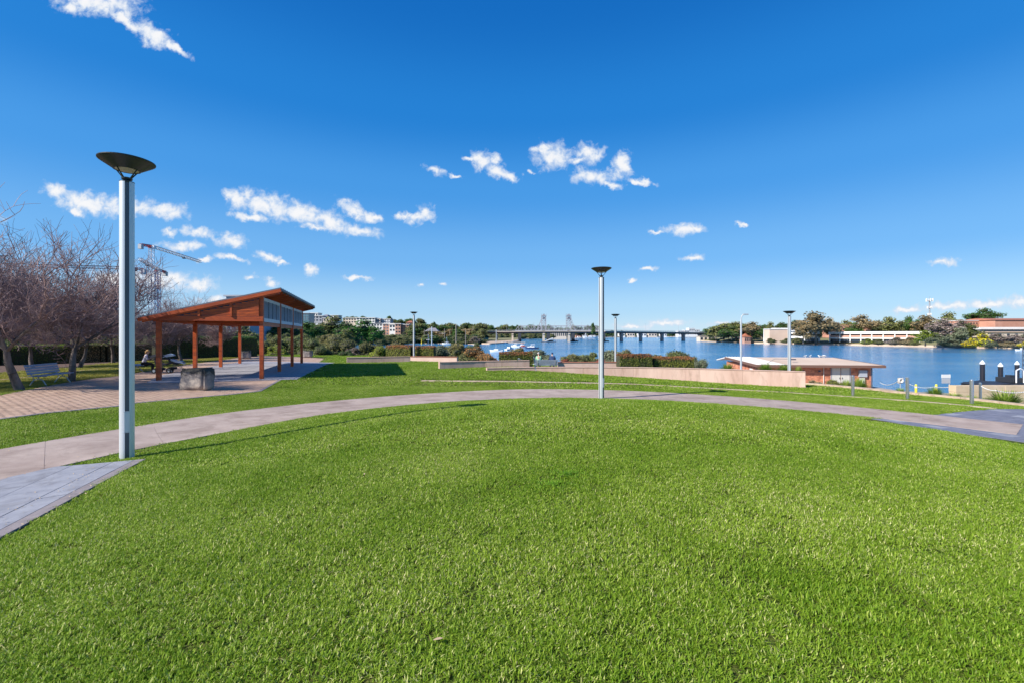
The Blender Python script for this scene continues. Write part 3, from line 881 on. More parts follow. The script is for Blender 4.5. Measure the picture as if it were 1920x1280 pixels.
bed = MB(); bed.add([(-6000, -200, -3), (6000, -200, -3), (6000, 9000, -3), (-6000, 9000, -3)], [(0, 1, 2, 3)])
M_mud = mat('river_mud', (0.08, 0.065, 0.045), 0.95)
tag(bed.build('river_bed', M_mud), kind='structure')

M_bankgrass = mat('bank_grass', (0.16, 0.17, 0.06), 0.95, scale=0.08, col2=(0.26, 0.215, 0.10), coords='World', detail=8)
M_sand = mat('sand_bank', (0.46, 0.34, 0.24), 0.95, scale=0.3, col2=(0.56, 0.43, 0.32), coords='World')
M_hill = mat('wooded_slope', (0.04, 0.06, 0.02), 0.95, scale=0.05, col2=(0.085, 0.09, 0.04), coords='World')
def strip_land(name, pts, rows, mats_, noise_amp=0.0):
    """pts: shoreline plan points; rows: (distance back, height, material index)"""
    P = resample(pts, 60); V = []; Fc = []; mi = []
    for (d, z, k) in rows:
        for i, p in enumerate(P):
            r = math.hypot(*p); s = 1 + d / r
            zz = z(i / 59.0) if callable(z) else z
            if d > 20 and noise_amp: zz += noise_amp * noise.noise(Vector((p[0] * .01, p[1] * .01 + d * .01, 3)))
            V.append((p[0] * s, p[1] * s, zz))
    for j in range(len(rows) - 1):
        for i in range(59):
            Fc.append((j * 60 + i, j * 60 + i + 1, (j + 1) * 60 + i + 1, (j + 1) * 60 + i)); mi.append(rows[j][2])
    o = link(name, mesh_from(name, V, Fc, mats_, mi)); return tag(o, kind='structure')
def shore(px, py): Z = F * CZ / (py - HY); return (X_(px, Z), Z)
RB = [shore(1312, 640), shore(1345, 641.2), shore(1409, 643.6), shore(1480, 645), shore(1560, 646.6), shore(1640, 648.2), shore(1750, 650.6), shore(1850, 652.4), shore(1920, 653.6), (290, 150), (320, 60)]
strip_land('right_bank', RB, [(-.5, -1.5, 0), (0, 0.9, 0), (1.6, 1.0, 1), (14, 2.0, 1), (45, 4.0, 2), (110, 7.0, 2), (300, 12, 2), (900, 14, 2)], [M_sand, M_bankgrass, M_hill])
LB = [(-420, 60), (-330, 150), (-250, 235), (X_(640, 300), 300), (X_(700, 330), 330), shore(760, 644.5), shore(800, 644), shore(860, 644.4), shore(890, 645.5), shore(905, 644.5)]
strip_land('left_bank', LB, [(-.5, -1.5, 0), (0, 0.3, 2), (20, 2.0, 2), (60, 5.0, 2), (150, lambda t: 14 - 6 * t, 2), (320, lambda t: 30 - 18 * t, 2), (650, lambda t: 48 - 38 * t, 2), (1500, lambda t: 40 - 30 * t, 2)], [M_sand, M_bankgrass, M_hill], 3)
PB = [shore(903, 645.0), shore(920, 645.2), shore(945, 643.6), shore(975, 640.5)]
strip_land('sand_spit', PB, [(-.5, -1, 0), (0, 0.8, 0), (30, 1.2, 0), (70, 1.4, 1), (190, 3, 2)], [M_sand, M_bankgrass, M_hill])
FB = [(X_(880, 640), 640), (X_(960, 700), 700), (X_(1060, 900), 900), (X_(1150, 1200), 1200), (X_(1240, 1500), 1500), (X_(1340, 1500), 1500), (X_(1500, 1300), 1300)]
strip_land('far_bank', FB, [(-1, -1.5, 0), (0, 0.8, 0), (8, 1.5, 2), (80, 5, 2), (300, 8, 2), (1500, 22, 2), (4000, 40, 2)], [M_sand, M_bankgrass, M_hill], 3)

# ------------------------------------------------------------------ grass
def grass_mat(name, c1, c2, dry):
    m = bpy.data.materials.new(name); m.use_nodes = True
    nt = m.node_tree; n = nt.nodes; l = nt.links; n.clear()
    o = n.new('ShaderNodeOutputMaterial')
    g = n.new('ShaderNodeNewGeometry')
    big = n.new('ShaderNodeTexNoise'); big.inputs['Scale'].default_value = 0.55; big.inputs['Detail'].default_value = 6; big.inputs['Roughness'].default_value = 0.65
    l.new(g.outputs['Position'], big.inputs['Vector'])
    at = n.new('ShaderNodeAttribute'); at.attribute_name = 'tone'
    a1 = n.new('ShaderNodeMath'); a1.operation = 'MULTIPLY_ADD'; a1.inputs[1].default_value = 0.85; a1.inputs[2].default_value = -0.25
    l.new(big.outputs['Fac'], a1.inputs[0])
    a1c = n.new('ShaderNodeClamp'); a1c.inputs['Min'].default_value = -0.05; a1c.inputs['Max'].default_value = 0.4; l.new(a1.outputs[0], a1c.inputs['Value'])
    a2 = n.new('ShaderNodeMath'); a2.operation = 'MULTIPLY_ADD'; a2.inputs[1].default_value = 0.5
    l.new(at.outputs['Fac'], a2.inputs[0]); l.new(a1c.outputs[0], a2.inputs[2])
    cr = n.new('ShaderNodeValToRGB'); e = cr.color_ramp.elements
    e[0].position = 0.2; e[0].color = (*c1, 1); e[1].position = 0.72; e[1].color = (*c2, 1)
    x = e.new(1.0); x.color = (*dry, 1)
    l.new(a2.outputs[0], cr.inputs['Fac'])
    d = n.new('ShaderNodeBsdfPrincipled'); d.inputs['Roughness'].default_value = 0.5; d.inputs['Specular IOR Level'].default_value = 0.2
    tr = n.new('ShaderNodeBsdfTranslucent')
    cs = dry_under_trees(n, l, g.outputs['Position'], cr.outputs[0], (0.36, 0.31, 0.07)); l.new(cs, d.inputs['Base Color']); l.new(cs, tr.inputs['Color'])
    mx = n.new('ShaderNodeMixShader'); mx.inputs[0].default_value = 0.35
    l.new(d.outputs[0], mx.inputs[1]); l.new(tr.outputs[0], mx.inputs[2]); l.new(mx.outputs[0], o.inputs[0])
    return m
M_grass = grass_mat('grass_blade', (0.13, 0.25, 0.009), (0.355, 0.475, 0.05), (0.78, 0.72, 0.36))

def blade_patch(seed, n, rad, length, width):
    r = np.random.RandomState(seed)
    ang = r.uniform(0, 2 * np.pi, n); rr = rad * np.sqrt(r.uniform(0, 1, n))
    x = rr * np.cos(ang); y = rr * np.sin(ang)
    nc = max(2, n // 9); ci = r.randint(0, nc, n)          # blades spring in little tufts along the runners
    own = r.uniform(0, 1, n) < 0.75
    bx = rr * np.cos(ang); by = rr * np.sin(ang)
    x = np.where(own, bx[ci] + r.normal(0, length * .22, n), bx); y = np.where(own, by[ci] + r.normal(0, length * .22, n), by)
    az = r.uniform(0, 2 * np.pi, n); L = length * r.uniform(0.55, 1.35, n) * (0.75 + 0.5 * r.uniform(0, 1, nc))[ci]; W = width * r.uniform(0.7, 1.4, n)
    lean = r.uniform(0.35, 1.6, n)            # radians from upright
    dx, dy = np.cos(az), np.sin(az)
    wa = az + np.pi / 2 + r.uniform(-0.7, 0.7, n); wx, wy = np.cos(wa), np.sin(wa)
    p0 = np.stack([x, y, r.uniform(-0.006, 0.012, n)], 1)
    h1 = np.stack([dx * np.sin(lean * 0.8), dy * np.sin(lean * 0.8), np.cos(lean * 0.8)], 1) * (L * 0.55)[:, None]
    h2 = np.stack([dx * np.sin(lean * 1.25), dy * np.sin(lean * 1.25), np.cos(lean * 1.25)], 1) * (L * 0.5)[:, None]
    wv = np.stack([wx, wy, np.zeros(n)], 1) * (W / 2)[:, None]
    V = np.stack([p0 - wv, p0 + wv, p0 + h1 + wv * .8, p0 + h1 - wv * .8, p0 + h1 + h2], 1).reshape(-1, 3)
    Fc = []
    for i in range(n):
        b = i * 5
        Fc.append((b, b + 1, b + 2, b + 3)); Fc.append((b + 3, b + 2, b + 4))
    me = mesh_from('blades', V, Fc, M_grass)
    tone = np.where(r.uniform(0, 1, n) < 0.15, r.uniform(0.95, 1.6, n), r.uniform(0, 0.55, n) + r.uniform(0, 0.4, nc)[ci])
    at = me.attributes.new('tone', 'FLOAT', 'POINT'); at.data.foreach_set('value', np.repeat(tone, 5).astype(np.float32))
    return me

def scatter_group(name, coll):
    ng = bpy.data.node_groups.new(name, 'GeometryNodeTree')
    ng.interface.new_socket('Geometry', in_out='INPUT', socket_type='NodeSocketGeometry')
    ng.interface.new_socket('Geometry', in_out='OUTPUT', socket_type='NodeSocketGeometry')
    n = ng.nodes; l = ng.links
    gi = n.new('NodeGroupInput'); go = n.new('NodeGroupOutput')
    ci = n.new('GeometryNodeCollectionInfo'); ci.inputs['Collection'].default_value = coll
    ci.inputs['Separate Children'].default_value = True; ci.inputs['Reset Children'].default_value = True
    ip = n.new('GeometryNodeInstanceOnPoints'); ip.inputs['Pick Instance'].default_value = True
    def named(nm, dt):
        a = n.new('GeometryNodeInputNamedAttribute'); a.data_type = dt; a.inputs['Name'].default_value = nm; return a.outputs[0]
    e2r = n.new('FunctionNodeEulerToRotation'); l.new(named('rot', 'FLOAT_VECTOR'), e2r.inputs[0])
    l.new(gi.outputs[0], ip.inputs['Points']); l.new(ci.outputs[0], ip.inputs['Instance'])
    l.new(named('pick', 'INT'), ip.inputs['Instance Index']); l.new(e2r.outputs[0], ip.inputs['Rotation']); l.new(named('scl', 'FLOAT_VECTOR'), ip.inputs['Scale'])
    l.new(ip.outputs[0], go.inputs[0])
    return ng

def scatter(name, pts, meshes, rots, scl, pick, label, cat):
    coll = bpy.data.collections.new(name + '_source')
    for me in meshes:
        coll.objects.link(bpy.data.objects.new('tuft', me))
    me = bpy.data.meshes.new(name); me.from_pydata([tuple(p) for p in pts], [], [])
    a = me.attributes.new('rot', 'FLOAT_VECTOR', 'POINT'); a.data.foreach_set('vector', np.asarray(rots, np.float32).ravel())
    a = me.attributes.new('scl', 'FLOAT_VECTOR', 'POINT'); a.data.foreach_set('vector', np.asarray(scl, np.float32).ravel())
    a = me.attributes.new('pick', 'INT', 'POINT'); a.data.foreach_set('value', np.asarray(pick, np.int32))
    o = link(name, me)
    md = o.modifiers.new('scatter', 'NODES'); md.node_group = scatter_group(name + '_nodes', coll)
    tag(o, label, cat, kind='stuff')
    return o

def lawn_points(y0, y1, step, jit, margin, sidefac=1.22, sidepad=2.5, seed=3):
    r = np.random.RandomState(seed)
    xs = np.arange(-60, 24, step); ys = np.arange(y0, y1, step)
    X, Y = np.meshgrid(xs, ys); X = X.ravel(); Y = Y.ravel()
    X = X + r.uniform(-jit, jit, len(X)); Y = Y + r.uniform(-jit, jit, len(Y))
    k = (np.abs(X) < sidefac * np.maximum(Y, 0) + sidepad); X, Y = X[k], Y[k]
    ok = poly_sd(EDGE, X, Y) < 0.2
    for P, mg in ((PATH_POLY, margin), (SL, margin), (SRp, margin), (PLAZA, margin), (FL, margin)):
        ok &= poly_sd(P, X, Y) > mg
    for KP, wd in ((KERB1, 0.22), (KERB2, 0.25)):
        KP = np.array(KP); kd = np.min(np.hypot(X[:, None] - KP[None, :, 0], Y[:, None] - KP[None, :, 1]), axis=1)
        ok &= kd > wd + margin * 0.6
    MP = [mulch[0], mulch[1], mulch[2], mulch[3], mulch[4], (-30, 58), (-36, 54), (-42, 48), (-50, 42), (-62, 34)]
    ok &= poly_sd(MP, X, Y) > 0
    X, Y = X[ok], Y[ok]
    Z = Gv(X, Y)
    e = 0.15
    gx = (Gv(X + e, Y) - Z) / e; gy = (Gv(X, Y + e) - Z) / e
    return X, Y, Z, gx, gy, r
def make_lawn(name, y0, y1, step, variants, margin, label, seed, zs=(0.8, 1.2)):
    X, Y, Z, gx, gy, r = lawn_points(y0, y1, step, step * 0.3, margin, seed=seed)
    n = len(X)
    rz = r.uniform(0, 2 * np.pi, n)
    # slope first about world axes, the turn kept as z
    from mathutils import Euler
    rots = np.zeros((n, 3))
    for i in range(n):
        nrm = Vector((-gx[i], -gy[i], 1)).normalized()
        q = nrm.to_track_quat('Z', 'Y') @ Euler((0, 0, rz[i])).to_quaternion()
        eu = q.to_euler(); rots[i] = (eu.x, eu.y, eu.z)
    s = r.uniform(zs[0], zs[1], n)
    # lusher clumps here and there
    lush = np.array([noise.noise(Vector((X[i] * 0.8, Y[i] * 0.8, 0.3))) for i in range(n)])
    s = s * (1 + 0.3 * np.clip(lush, -0.5, 1))
    scl = np.stack([np.ones(n), np.ones(n), s], 1)
    return scatter(name, np.stack([X, Y, Z], 1), variants, rots, scl, r.randint(0, len(variants), n), label, 'grass')
if GRASS:
    g_near = [blade_patch(10 + i, 1900, 0.24, 0.027, 0.0050) for i in range(5)]
    g_mid = [blade_patch(20 + i, 950, 0.26, 0.029, 0.0080) for i in range(4)]
    g_far = [blade_patch(30 + i, 420, 0.55, 0.055, 0.018) for i in range(3)]
    # small tufts creeping up to the paving
    tufts = [blade_patch(50 + i, 60, 0.055, 0.034, 0.006) for i in range(4)]
    def edge_pts():
        r = np.random.RandomState(9); xs = np.arange(-24, 24, 0.085); ys = np.arange(-1, 26, 0.085)
        X, Y = np.meshgrid(xs, ys); X = X.ravel() + r.uniform(-.03, .03, X.size); Y = Y.ravel() + r.uniform(-.03, .03, Y.size)
        k = np.abs(X) < 1.22 * np.maximum(Y, 0) + 2.5; X, Y = X[k], Y[k]
        mn_ = np.full(X.shape, 1e9)
        for P in (PATH_POLY, SL, SRp, PLAZA, FL): mn_ = np.minimum(mn_, poly_sd(P, X, Y))
        nn_ = np.array([noise.noise(Vector((x_ * 2.3, y_ * 2.3, 5.0))) for x_, y_ in zip(X[mn_ < .3], Y[mn_ < .3])]); X, Y, mn_ = X[mn_ < .3], Y[mn_ < .3], mn_[mn_ < .3]
        k = (mn_ > 0.005 - np.clip(nn_, -.1, .5) * 0.16 - r.uniform(0, 0.02, len(X))) & (mn_ < 0.22)
        return X[k], Y[k]
    EX, EY = edge_pts(); n_ = len(EX); rr_ = np.random.RandomState(2); print('edge tufts', n_)
    scatter('grass', np.stack([EX, EY, Gv(EX, EY)], 1), tufts, np.stack([np.zeros(n_), np.zeros(n_), rr_.uniform(0, 6.28, n_)], 1), np.ones((n_, 3)) * rr_.uniform(.7, 1.15, n_)[:, None], rr_.randint(0, 4, n_), 'ragged grass creeping over the edges of the paths', 'grass')
    make_lawn('grass', -1.5, 6.5, 0.26, g_near, 0.14, 'dense mown green lawn grass with scattered dry blades on the round mound', 3)
    make_lawn('grass', 6.5, 22, 0.30, g_mid, 0.14, 'mown green lawn grass either side of the curved concrete path', 4)
    make_lawn('grass', 22, 60, 0.62, g_far, 0.34, 'mown green lawn grass up to the low pink walls', 5)

# clover-like weeds on the mound
M_clover = leafmat('clover', (0.07, 0.16, 0.006), (0.16, 0.29, 0.02), 0.3, 30)
def clover_mesh():
    r = random.Random(5); mb = MB()
    for k in range(170):
        a = r.uniform(0, 6.28); d = abs(r.gauss(0, 0.16)); cx, cy = d * math.cos(a) * 1.5, d * math.sin(a)
        h = r.uniform(0.03, 0.055); r0 = r.uniform(0, 6.28)
        for t in range(3):
            an = r0 + t * 2.094; ll = r.uniform(0.007, 0.011)
            c = Vector((cx + math.cos(an) * ll, cy + math.sin(an) * ll, h)); tx = Vector((math.cos(an), math.sin(an), 0.2)); ty = Vector((-math.sin(an), math.cos(an), 0))
            mb.add([c - tx * ll, c + ty * ll * .8, c + tx * ll, c - ty * ll * .8], [(0, 1, 2, 3)])
    return mb
for (px, py, s) in ((1060, 893, 0.7), (1035, 912, 0.6)):
    p = unproj(px, py, 1.65)
    mb = clover_mesh(); o = mb.build('clover', M_clover, loc=(p[0], p[1], G(*p)))
    o.scale = (s, s, 1)
    tag(o, 'bright green clover patch growing in the mown lawn', 'clover', 'clover patches in the lawn', 'stuff')
# fallen dry leaves on the lawn
M_dryleaf = mat('dry_leaf', (0.45, 0.33, 0.2), 0.8, var=0.2, scale=30)
lb = MB()
for a in range(6):
    t = a / 5
    w = 0.012 * math.sin(math.pi * min(1, max(0.05, t))) + 0.0015
    lb.v += [Vector((t * 0.07, -w, 0.004 * math.sin(t * 3))), Vector((t * 0.07, 0, -0.003 + 0.004 * math.sin(t * 3))), Vector((t * 0.07, w, 0.004 * math.sin(t * 3)))]
for a in range(5):
    lb.f += [[a * 3, a * 3 + 3, a * 3 + 4, a * 3 + 1], [a * 3 + 1, a * 3 + 4, a * 3 + 5, a * 3 + 2]]; lb.m += [0, 0]
leaf_me = mesh_from('fallen_leaf', lb.v, lb.f, M_dryleaf)
for (px, py, a, lab) in ((683, 895, 1.9, 'dry tan fallen leaf lying on the lawn beyond the paved corner'), (812, 1213, 0.3, 'small pale dry leaf in the grass near the bottom of the mound'), (185, 907, 0.6, 'dry leaf beside the slate paving edge')):
    p = unproj(px, py, 1.7)
    o = link('fallen_leaf', leaf_me, None, (p[0], p[1], G(*p) + 0.04), a); o.scale = (.75, .75, .75); tag(o, lab, 'leaf')

# leaf litter blown along the edges of the paving
lm = MB(); rl = random.Random(8); cnt_ = 0
for k in range(420):
    k_ = rl.randint(2, NP - 3); s_ = rl.random(); t_ = (0.06 + 0.12 * rl.random()) if rl.random() < .4 else (rl.random() if rl.random() < .35 else 1 - 0.14 * rl.random())
    p = lerp(inn[k_], ou[k_], t_)
    if p[1] < 3 or p[1] > 22: continue
    z = G(*p) + 0.028; a = rl.uniform(0, 6.28); l_ = rl.uniform(.012, .03); ca, sa = math.cos(a), math.sin(a)
    lm.add([(p[0] - ca * l_, p[1] - sa * l_, z), (p[0] + sa * l_ * .4, p[1] - ca * l_ * .4, z + .004), (p[0] + ca * l_, p[1] + sa * l_, z + .006), (p[0] - sa * l_ * .4, p[1] + ca * l_ * .4, z)], [(0, 1, 2, 3)])
for k in range(160):
    f = rl.random(); p = (tip[0] + dl[0] * f * 5 + nrm[0] * rl.uniform(-.1, .8) ** 1, tip[1] + dl[1] * f * 5 + nrm[1] * rl.uniform(-.1, .5))
    z = G(*p) + 0.034; a = rl.uniform(0, 6.28); l_ = rl.uniform(.008, .02); ca, sa = math.cos(a), math.sin(a)
    lm.add([(p[0] - ca * l_, p[1] - sa * l_, z), (p[0] + sa * l_ * .4, p[1] - ca * l_ * .4, z + .004), (p[0] + ca * l_, p[1] + sa * l_, z + .006), (p[0] - sa * l_ * .4, p[1] + ca * l_ * .4, z)], [(0, 1, 2, 3)])
tag(lm.build('leaf_litter', M_dryleaf), 'dry leaf litter scattered along the path edges', 'leaves', kind='stuff')

# ------------------------------------------------------------------ lamps
M_alu = mat('brushed_aluminium', (0.60, 0.63, 0.65), 0.42, metal=0.35, var=0.06, scale=3, stretch=(6, 6, 0.4))
M_aludark = mat('channel_grey', (0.12, 0.13, 0.15), 0.5, metal=0.3)
M_bowl = mat('lamp_bowl_paint', (0.018, 0.024, 0.026), 0.38)
M_lens = mat('frosted_lens', (0.55, 0.52, 0.42), 0.3)
def make_lamp():
    t = thing('lamp_post', 'x', 'lamp post')
    prof = []
    R = 0.105; phi0 = math.atan2(-0.76, 0.65)
    for q in range(4):
        c = phi0 + q * math.pi / 2
        hw = 0.27 if q in (0,) else 0.17; dp = 0.022
        prof += [(R * math.cos(c - hw), R * math.sin(c - hw)), ((R - dp) * math.cos(c - hw * 1.05), (R - dp) * math.sin(c - hw * 1.05)), ((R - dp) * math.cos(c + hw * 1.05), (R - dp) * math.sin(c + hw * 1.05)), (R * math.cos(c + hw), R * math.sin(c + hw))]
        nx = 0.17 if q < 3 else 0.27
        for k in range(1, 8):
            an = c + hw + (math.pi / 2 - hw - nx) * k / 8
            prof.append((R * math.cos(an), R * math.sin(an)))
    mb = MB(); n = len(prof)
    V = [(x, y, -0.1) for x, y in prof] + [(x, y, 4.8) for x, y in prof]
    Fc = [(i, (i + 1) % n, n + (i + 1) % n, n + i) for i in range(n)] + [tuple(range(n, 2 * n))]
    mi = []
    for i in range(n):
        mi.append(1 if (i % 11) in (0, 1, 2) else 0)
    mi.append(0)
    mb.v = [Vector(p) for p in V]; mb.f = Fc; mb.m = mi
    mb.build('pole', [M_alu, M_aludark], t)
    c = phi0; M = Matrix.Rotation(c, 3, 'Z')
    ctr = Vector((math.cos(c) * 0.098, math.sin(c) * 0.098, 0.64))
    hb = MB(); hb.box(ctr, (0.024, 0.075, 0.34), M=M)
    h = hb.build('access_hatch', M_alu, t, bevel=0.004)
    for dz in (-0.178, 0.178):
        sb = MB(); sb.beam(ctr + Vector((0, 0, dz)) + M @ Vector((0.008, -0.045, 0)), ctr + Vector((0, 0, dz)) + M @ Vector((0.008, 0.045, 0)), 0.012, 0.01)
        sb.build('clasp', M_alu, h)
    b2 = MB(); b2.lathe([(0.105, 4.8), (0.107, 4.815), (0.05, 4.82), (0.045, 4.85), (0.075, 4.86), (0.08, 4.885), (0.06, 4.90)], n=24)
    b2.build('collar', M_bowl, t, smooth=False)
    for k in range(4):
        an = c + 0.785 + k * math.pi / 2
        ab = MB(); ab.tube((0.05 * math.cos(an), 0.05 * math.sin(an), 4.87), (0.19 * math.cos(an), 0.19 * math.sin(an), 5.06), 0.011, 0.011, 6)
        ab.build('arm', M_bowl, t)
    bb = MB(); bb.lathe([(0.165, 5.05), (0.19, 5.048), (0.20, 5.062), (0.30, 5.14), (0.385, 5.205), (0.398, 5.22), (0.398, 5.235), (0.385, 5.242), (0.25, 5.262), (0.001, 5.275)], n=48, cap=False)
    bb.lathe([(0.165, 5.05), (0.16, 5.07), (0.001, 5.075)], n=48, cap=False)
    bb.build('bowl', M_bowl, t, smooth=False)
    ds = MB(); ds.lathe([(0.001, 5.058), (0.163, 5.054), (0.164, 5.06)], n=36, cap=False)
    ds.build('diffuser', M_lens, t)
    return t
lamp0 = make_lamp()
for ch in lamp0.children:
    if ch.type == 'MESH' and not ch.name.startswith('access_hatch'):
        for v_ in ch.data.vertices:
            if v_.co.z > 4.79: v_.co.z = 4.745 + (v_.co.z - 4.8) * 0.86
LAMPS = [((-6.65, 7.83), None, 'big aluminium lamp post with dark dish head beside the paved corner in the left foreground'),
         ((3.52, 17.85), None, 'aluminium lamp post with dark dish head on the inner edge of the curving path'),
         ((X_(776, 48), 48), CZ - 2.7, 'small distant lamp post standing before the pale wall under the reddish hedge'),
         ((X_(1154, 41), 41), CZ - 3.26, 'distant lamp post beside the left end of the long reddish hedge, behind the curved wall'),
         ((X_(1480, 32), 32), CZ - 3.45, 'lamp post behind the tall end of the curved wall, in front of the brick shed')]
for i, (p, z, lab) in enumerate(LAMPS):
    o = lamp0 if i == 0 else copy_tree(lamp0)
    o.location = (p[0], p[1], (G(*p) if z is None else z)); o['label'] = lab; o['group'] = 'park lamp posts with dish heads'

# tall street light near the shed
M_galv = mat('galvanised_steel', (0.52, 0.55, 0.58), 0.45, metal=0.4, var=0.08, scale=2)
Zs = 44.0; sx = X_(1389.5, Zs)
t = thing('street_light', 'slender grey street light with a small curved head beside the shed roof', 'street light', (sx, Zs, 1.0))
ht = Z_(590, Zs) - 1.0
mb = MB(); mb.tube((0, 0, 0), (0, 0, ht * .93), 0.11, 0.075, 12); mb.build('pole', M_galv, t)
mb = MB(); mb.path([(0, 0, ht * .93), (0.03, 0, ht * .97), (0.12, 0, ht * .99), (0.26, 0, ht)], 0.05); mb.build('arm', M_galv, t)
mb = MB(); mb.box((0.42, 0, ht + .02), (0.5, 0.26, 0.13)); mb.build('lamp_head', M_galv, t, bevel=0.03)

# ------------------------------------------------------------------ pavilion
M_wood = mat('oiled_timber', (0.64, 0.115, 0.018), 0.55, scale=1.6, bump=0.2, bscale=60, col2=(0.34, 0.055, 0.014), coords='Object', stretch=(0.5, 0.5, 3), detail=9)
M_wood2 = mat('timber_slat', (0.80, 0.15, 0.02), 0.6, scale=2.2, bump=0.2, bscale=60, col2=(0.34, 0.055, 0.014), coords='Object', detail=9, stretch=(1, 1, 10))
M_roofmetal = mat('grey_roof_metal', (0.20, 0.215, 0.235), 0.5, metal=0.3, var=0.1, scale=2)
M_whiteframe = mat('white_grey_frame', (0.62, 0.63, 0.68), 0.6, var=0.06, scale=3)
M_louvre = mat('louvre_grey', (0.33, 0.35, 0.42), 0.6, var=0.15, scale=12)
M_mull = mat('dark_mullion', (0.045, 0.05, 0.08), 0.5)
gz = G(-13.5, 24)
pav = thing('pavilion', 'open timber picnic pavilion with sloping skillion roof, slatted gable and pale louvred screens', 'pavilion', (PA.x, PA.y, gz), math.atan2(PW.y, PW.x))
# local axes: x across (towards the lawn), y along
SPAN = 4.5; BAY = 4.85; NB = 3; SL_ = (4.42 - 3.26) / SPAN
def rz_(x): return 4.42 + SL_ * x         # underside of the roof boards above local x
for k in range(4):
    for x in (0, -SPAN):
        w = PA + PU * (k * BAY) + PW * x
        zb = G(w.x, w.y) - gz - 0.05
        mb = MB(); ttop = rz_(x) - 0.14
        mb.box((x, k * BAY, (zb + ttop) / 2), (0.19, 0.19, ttop - zb)); mb.build('post', M_wood, pav, bevel=0.008)
        mb = MB(); mb.box((x, k * BAY, zb + 0.07), (0.24, 0.24, 0.05)); mb.build('post_foot', M_galv, pav)
# tie beams across and along
for k in range(4):
    mb = MB(); y = k * BAY - (0.135 if k == 0 else 0)
    mb.beam((-SPAN - 0.12, y, 3.11), (0.10, y, 3.11), 0.075, 0.24); mb.build('beam', M_wood, pav, bevel=0.006)
for x, z in ((0.0, 2.86), (-SPAN, 3.02)):
    for k in range(NB):
        mb = MB(); mb.beam((x, k * BAY + 0.1, z), (x, (k + 1) * BAY - 0.1, z), 0.09, 0.2); mb.build('beam', M_wood, pav)
# rafters
for k in range(4):
    y = k * BAY - (0.235 if k == 0 else 0) + (0.235 if k == 3 else 0)
    if k == 0: y = -0.2
    mb = MB(); mb.beam((-SPAN - 0.62, y, rz_(-SPAN - 0.62) - 0.11), (0.85, y, rz_(0.85) - 0.11), 0.08, 0.21, up=(0, 0, 1)); mb.build('rafter', M_wood, pav)
for k in range(1, 15):
    y = k * BAY * 3 / 15.0
    mb = MB(); mb.beam((-SPAN - 0.60, y, rz_(-SPAN - .60) - 0.075), (0.83, y, rz_(0.83) - 0.075), 0.05, 0.13); mb.build('rafter', M_wood, pav)
yo0, yo1 = -0.27, NB * BAY + 0.5
for x in np.linspace(-SPAN - 0.45, 0.62, 9):
    mb = MB(); mb.beam((x, yo0 + 0.03, rz_(x) - 0.006), (x, yo1 - 0.03, rz_(x) - 0.006), 0.07, 0.055); mb.build('purlin', M_wood2, pav)
mb = MB(); mb.beam((-SPAN - 0.75, (yo0 + yo1) / 2, rz_(-SPAN - .75) + 0.05), (0.95, (yo0 + yo1) / 2, rz_(0.95) + 0.05), yo1 - yo0, 0.04)
roof = mb.build('roof', M_roofmetal, pav)
for k in range(24):                        # standing ribs of the sheet roof
    y = yo0 + 0.05 + k * (yo1 - yo0 - 0.1) / 23
    r_ = MB(); r_.beam((-SPAN - 0.75, y, rz_(-SPAN - .75) + 0.085), (0.95, y, rz_(0.95) + 0.085), 0.03, 0.03); r_.build('rib', M_roofmetal, roof)
for y in (yo0, yo1):                       # barge boards
    mb = MB(); mb.beam((-SPAN - 0.75, y, rz_(-SPAN - .75) - 0.055), (0.95, y, rz_(0.95) - 0.055), 0.04, 0.17); mb.build('barge_board', M_wood, pav)
mb = MB(); mb.beam((0.945, yo0 + 0.02, rz_(0.95) - 0.02), (0.945, yo1 - 0.02, rz_(0.95) - 0.02), 0.03, 0.09); mb.build('gutter', M_mull, pav)
mb = MB(); mb.beam((-SPAN - 0.76, yo0, rz_(-SPAN - .75) - 0.02), (-SPAN - 0.76, yo1, rz_(-SPAN - .75) - 0.02), 0.09, 0.09); mb.build('gutter', M_mull, pav)
# gable slats, both ends
for y in (-0.165, NB * BAY + 0.165):
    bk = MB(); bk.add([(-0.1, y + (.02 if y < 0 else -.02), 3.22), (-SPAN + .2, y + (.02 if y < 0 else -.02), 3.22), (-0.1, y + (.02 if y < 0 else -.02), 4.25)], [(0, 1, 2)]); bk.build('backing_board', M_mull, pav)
    z = 3.28
    while z < 4.2:
        xl = (z + 0.065 - 4.42 + 0.2) / SL_
        xl = max(xl, -SPAN + 0.1)
        if xl < -0.15:
            mb = MB(); mb.box(((xl - 0.1) / 2, y, z), (-(xl) - 0.1, 0.022, 0.054)); mb.build('slat', M_wood2, pav)
        z += 0.072
    for x in (-1.35, -2.75):
        z1 = rz_(x) - 0.21
        mb = MB(); mb.box((x, y - 0.03 if y < 0 else y + .03, (3.23 + z1) / 2), (0.09, 0.06, z1 - 3.23)); mb.build('stud', M_wood, pav)
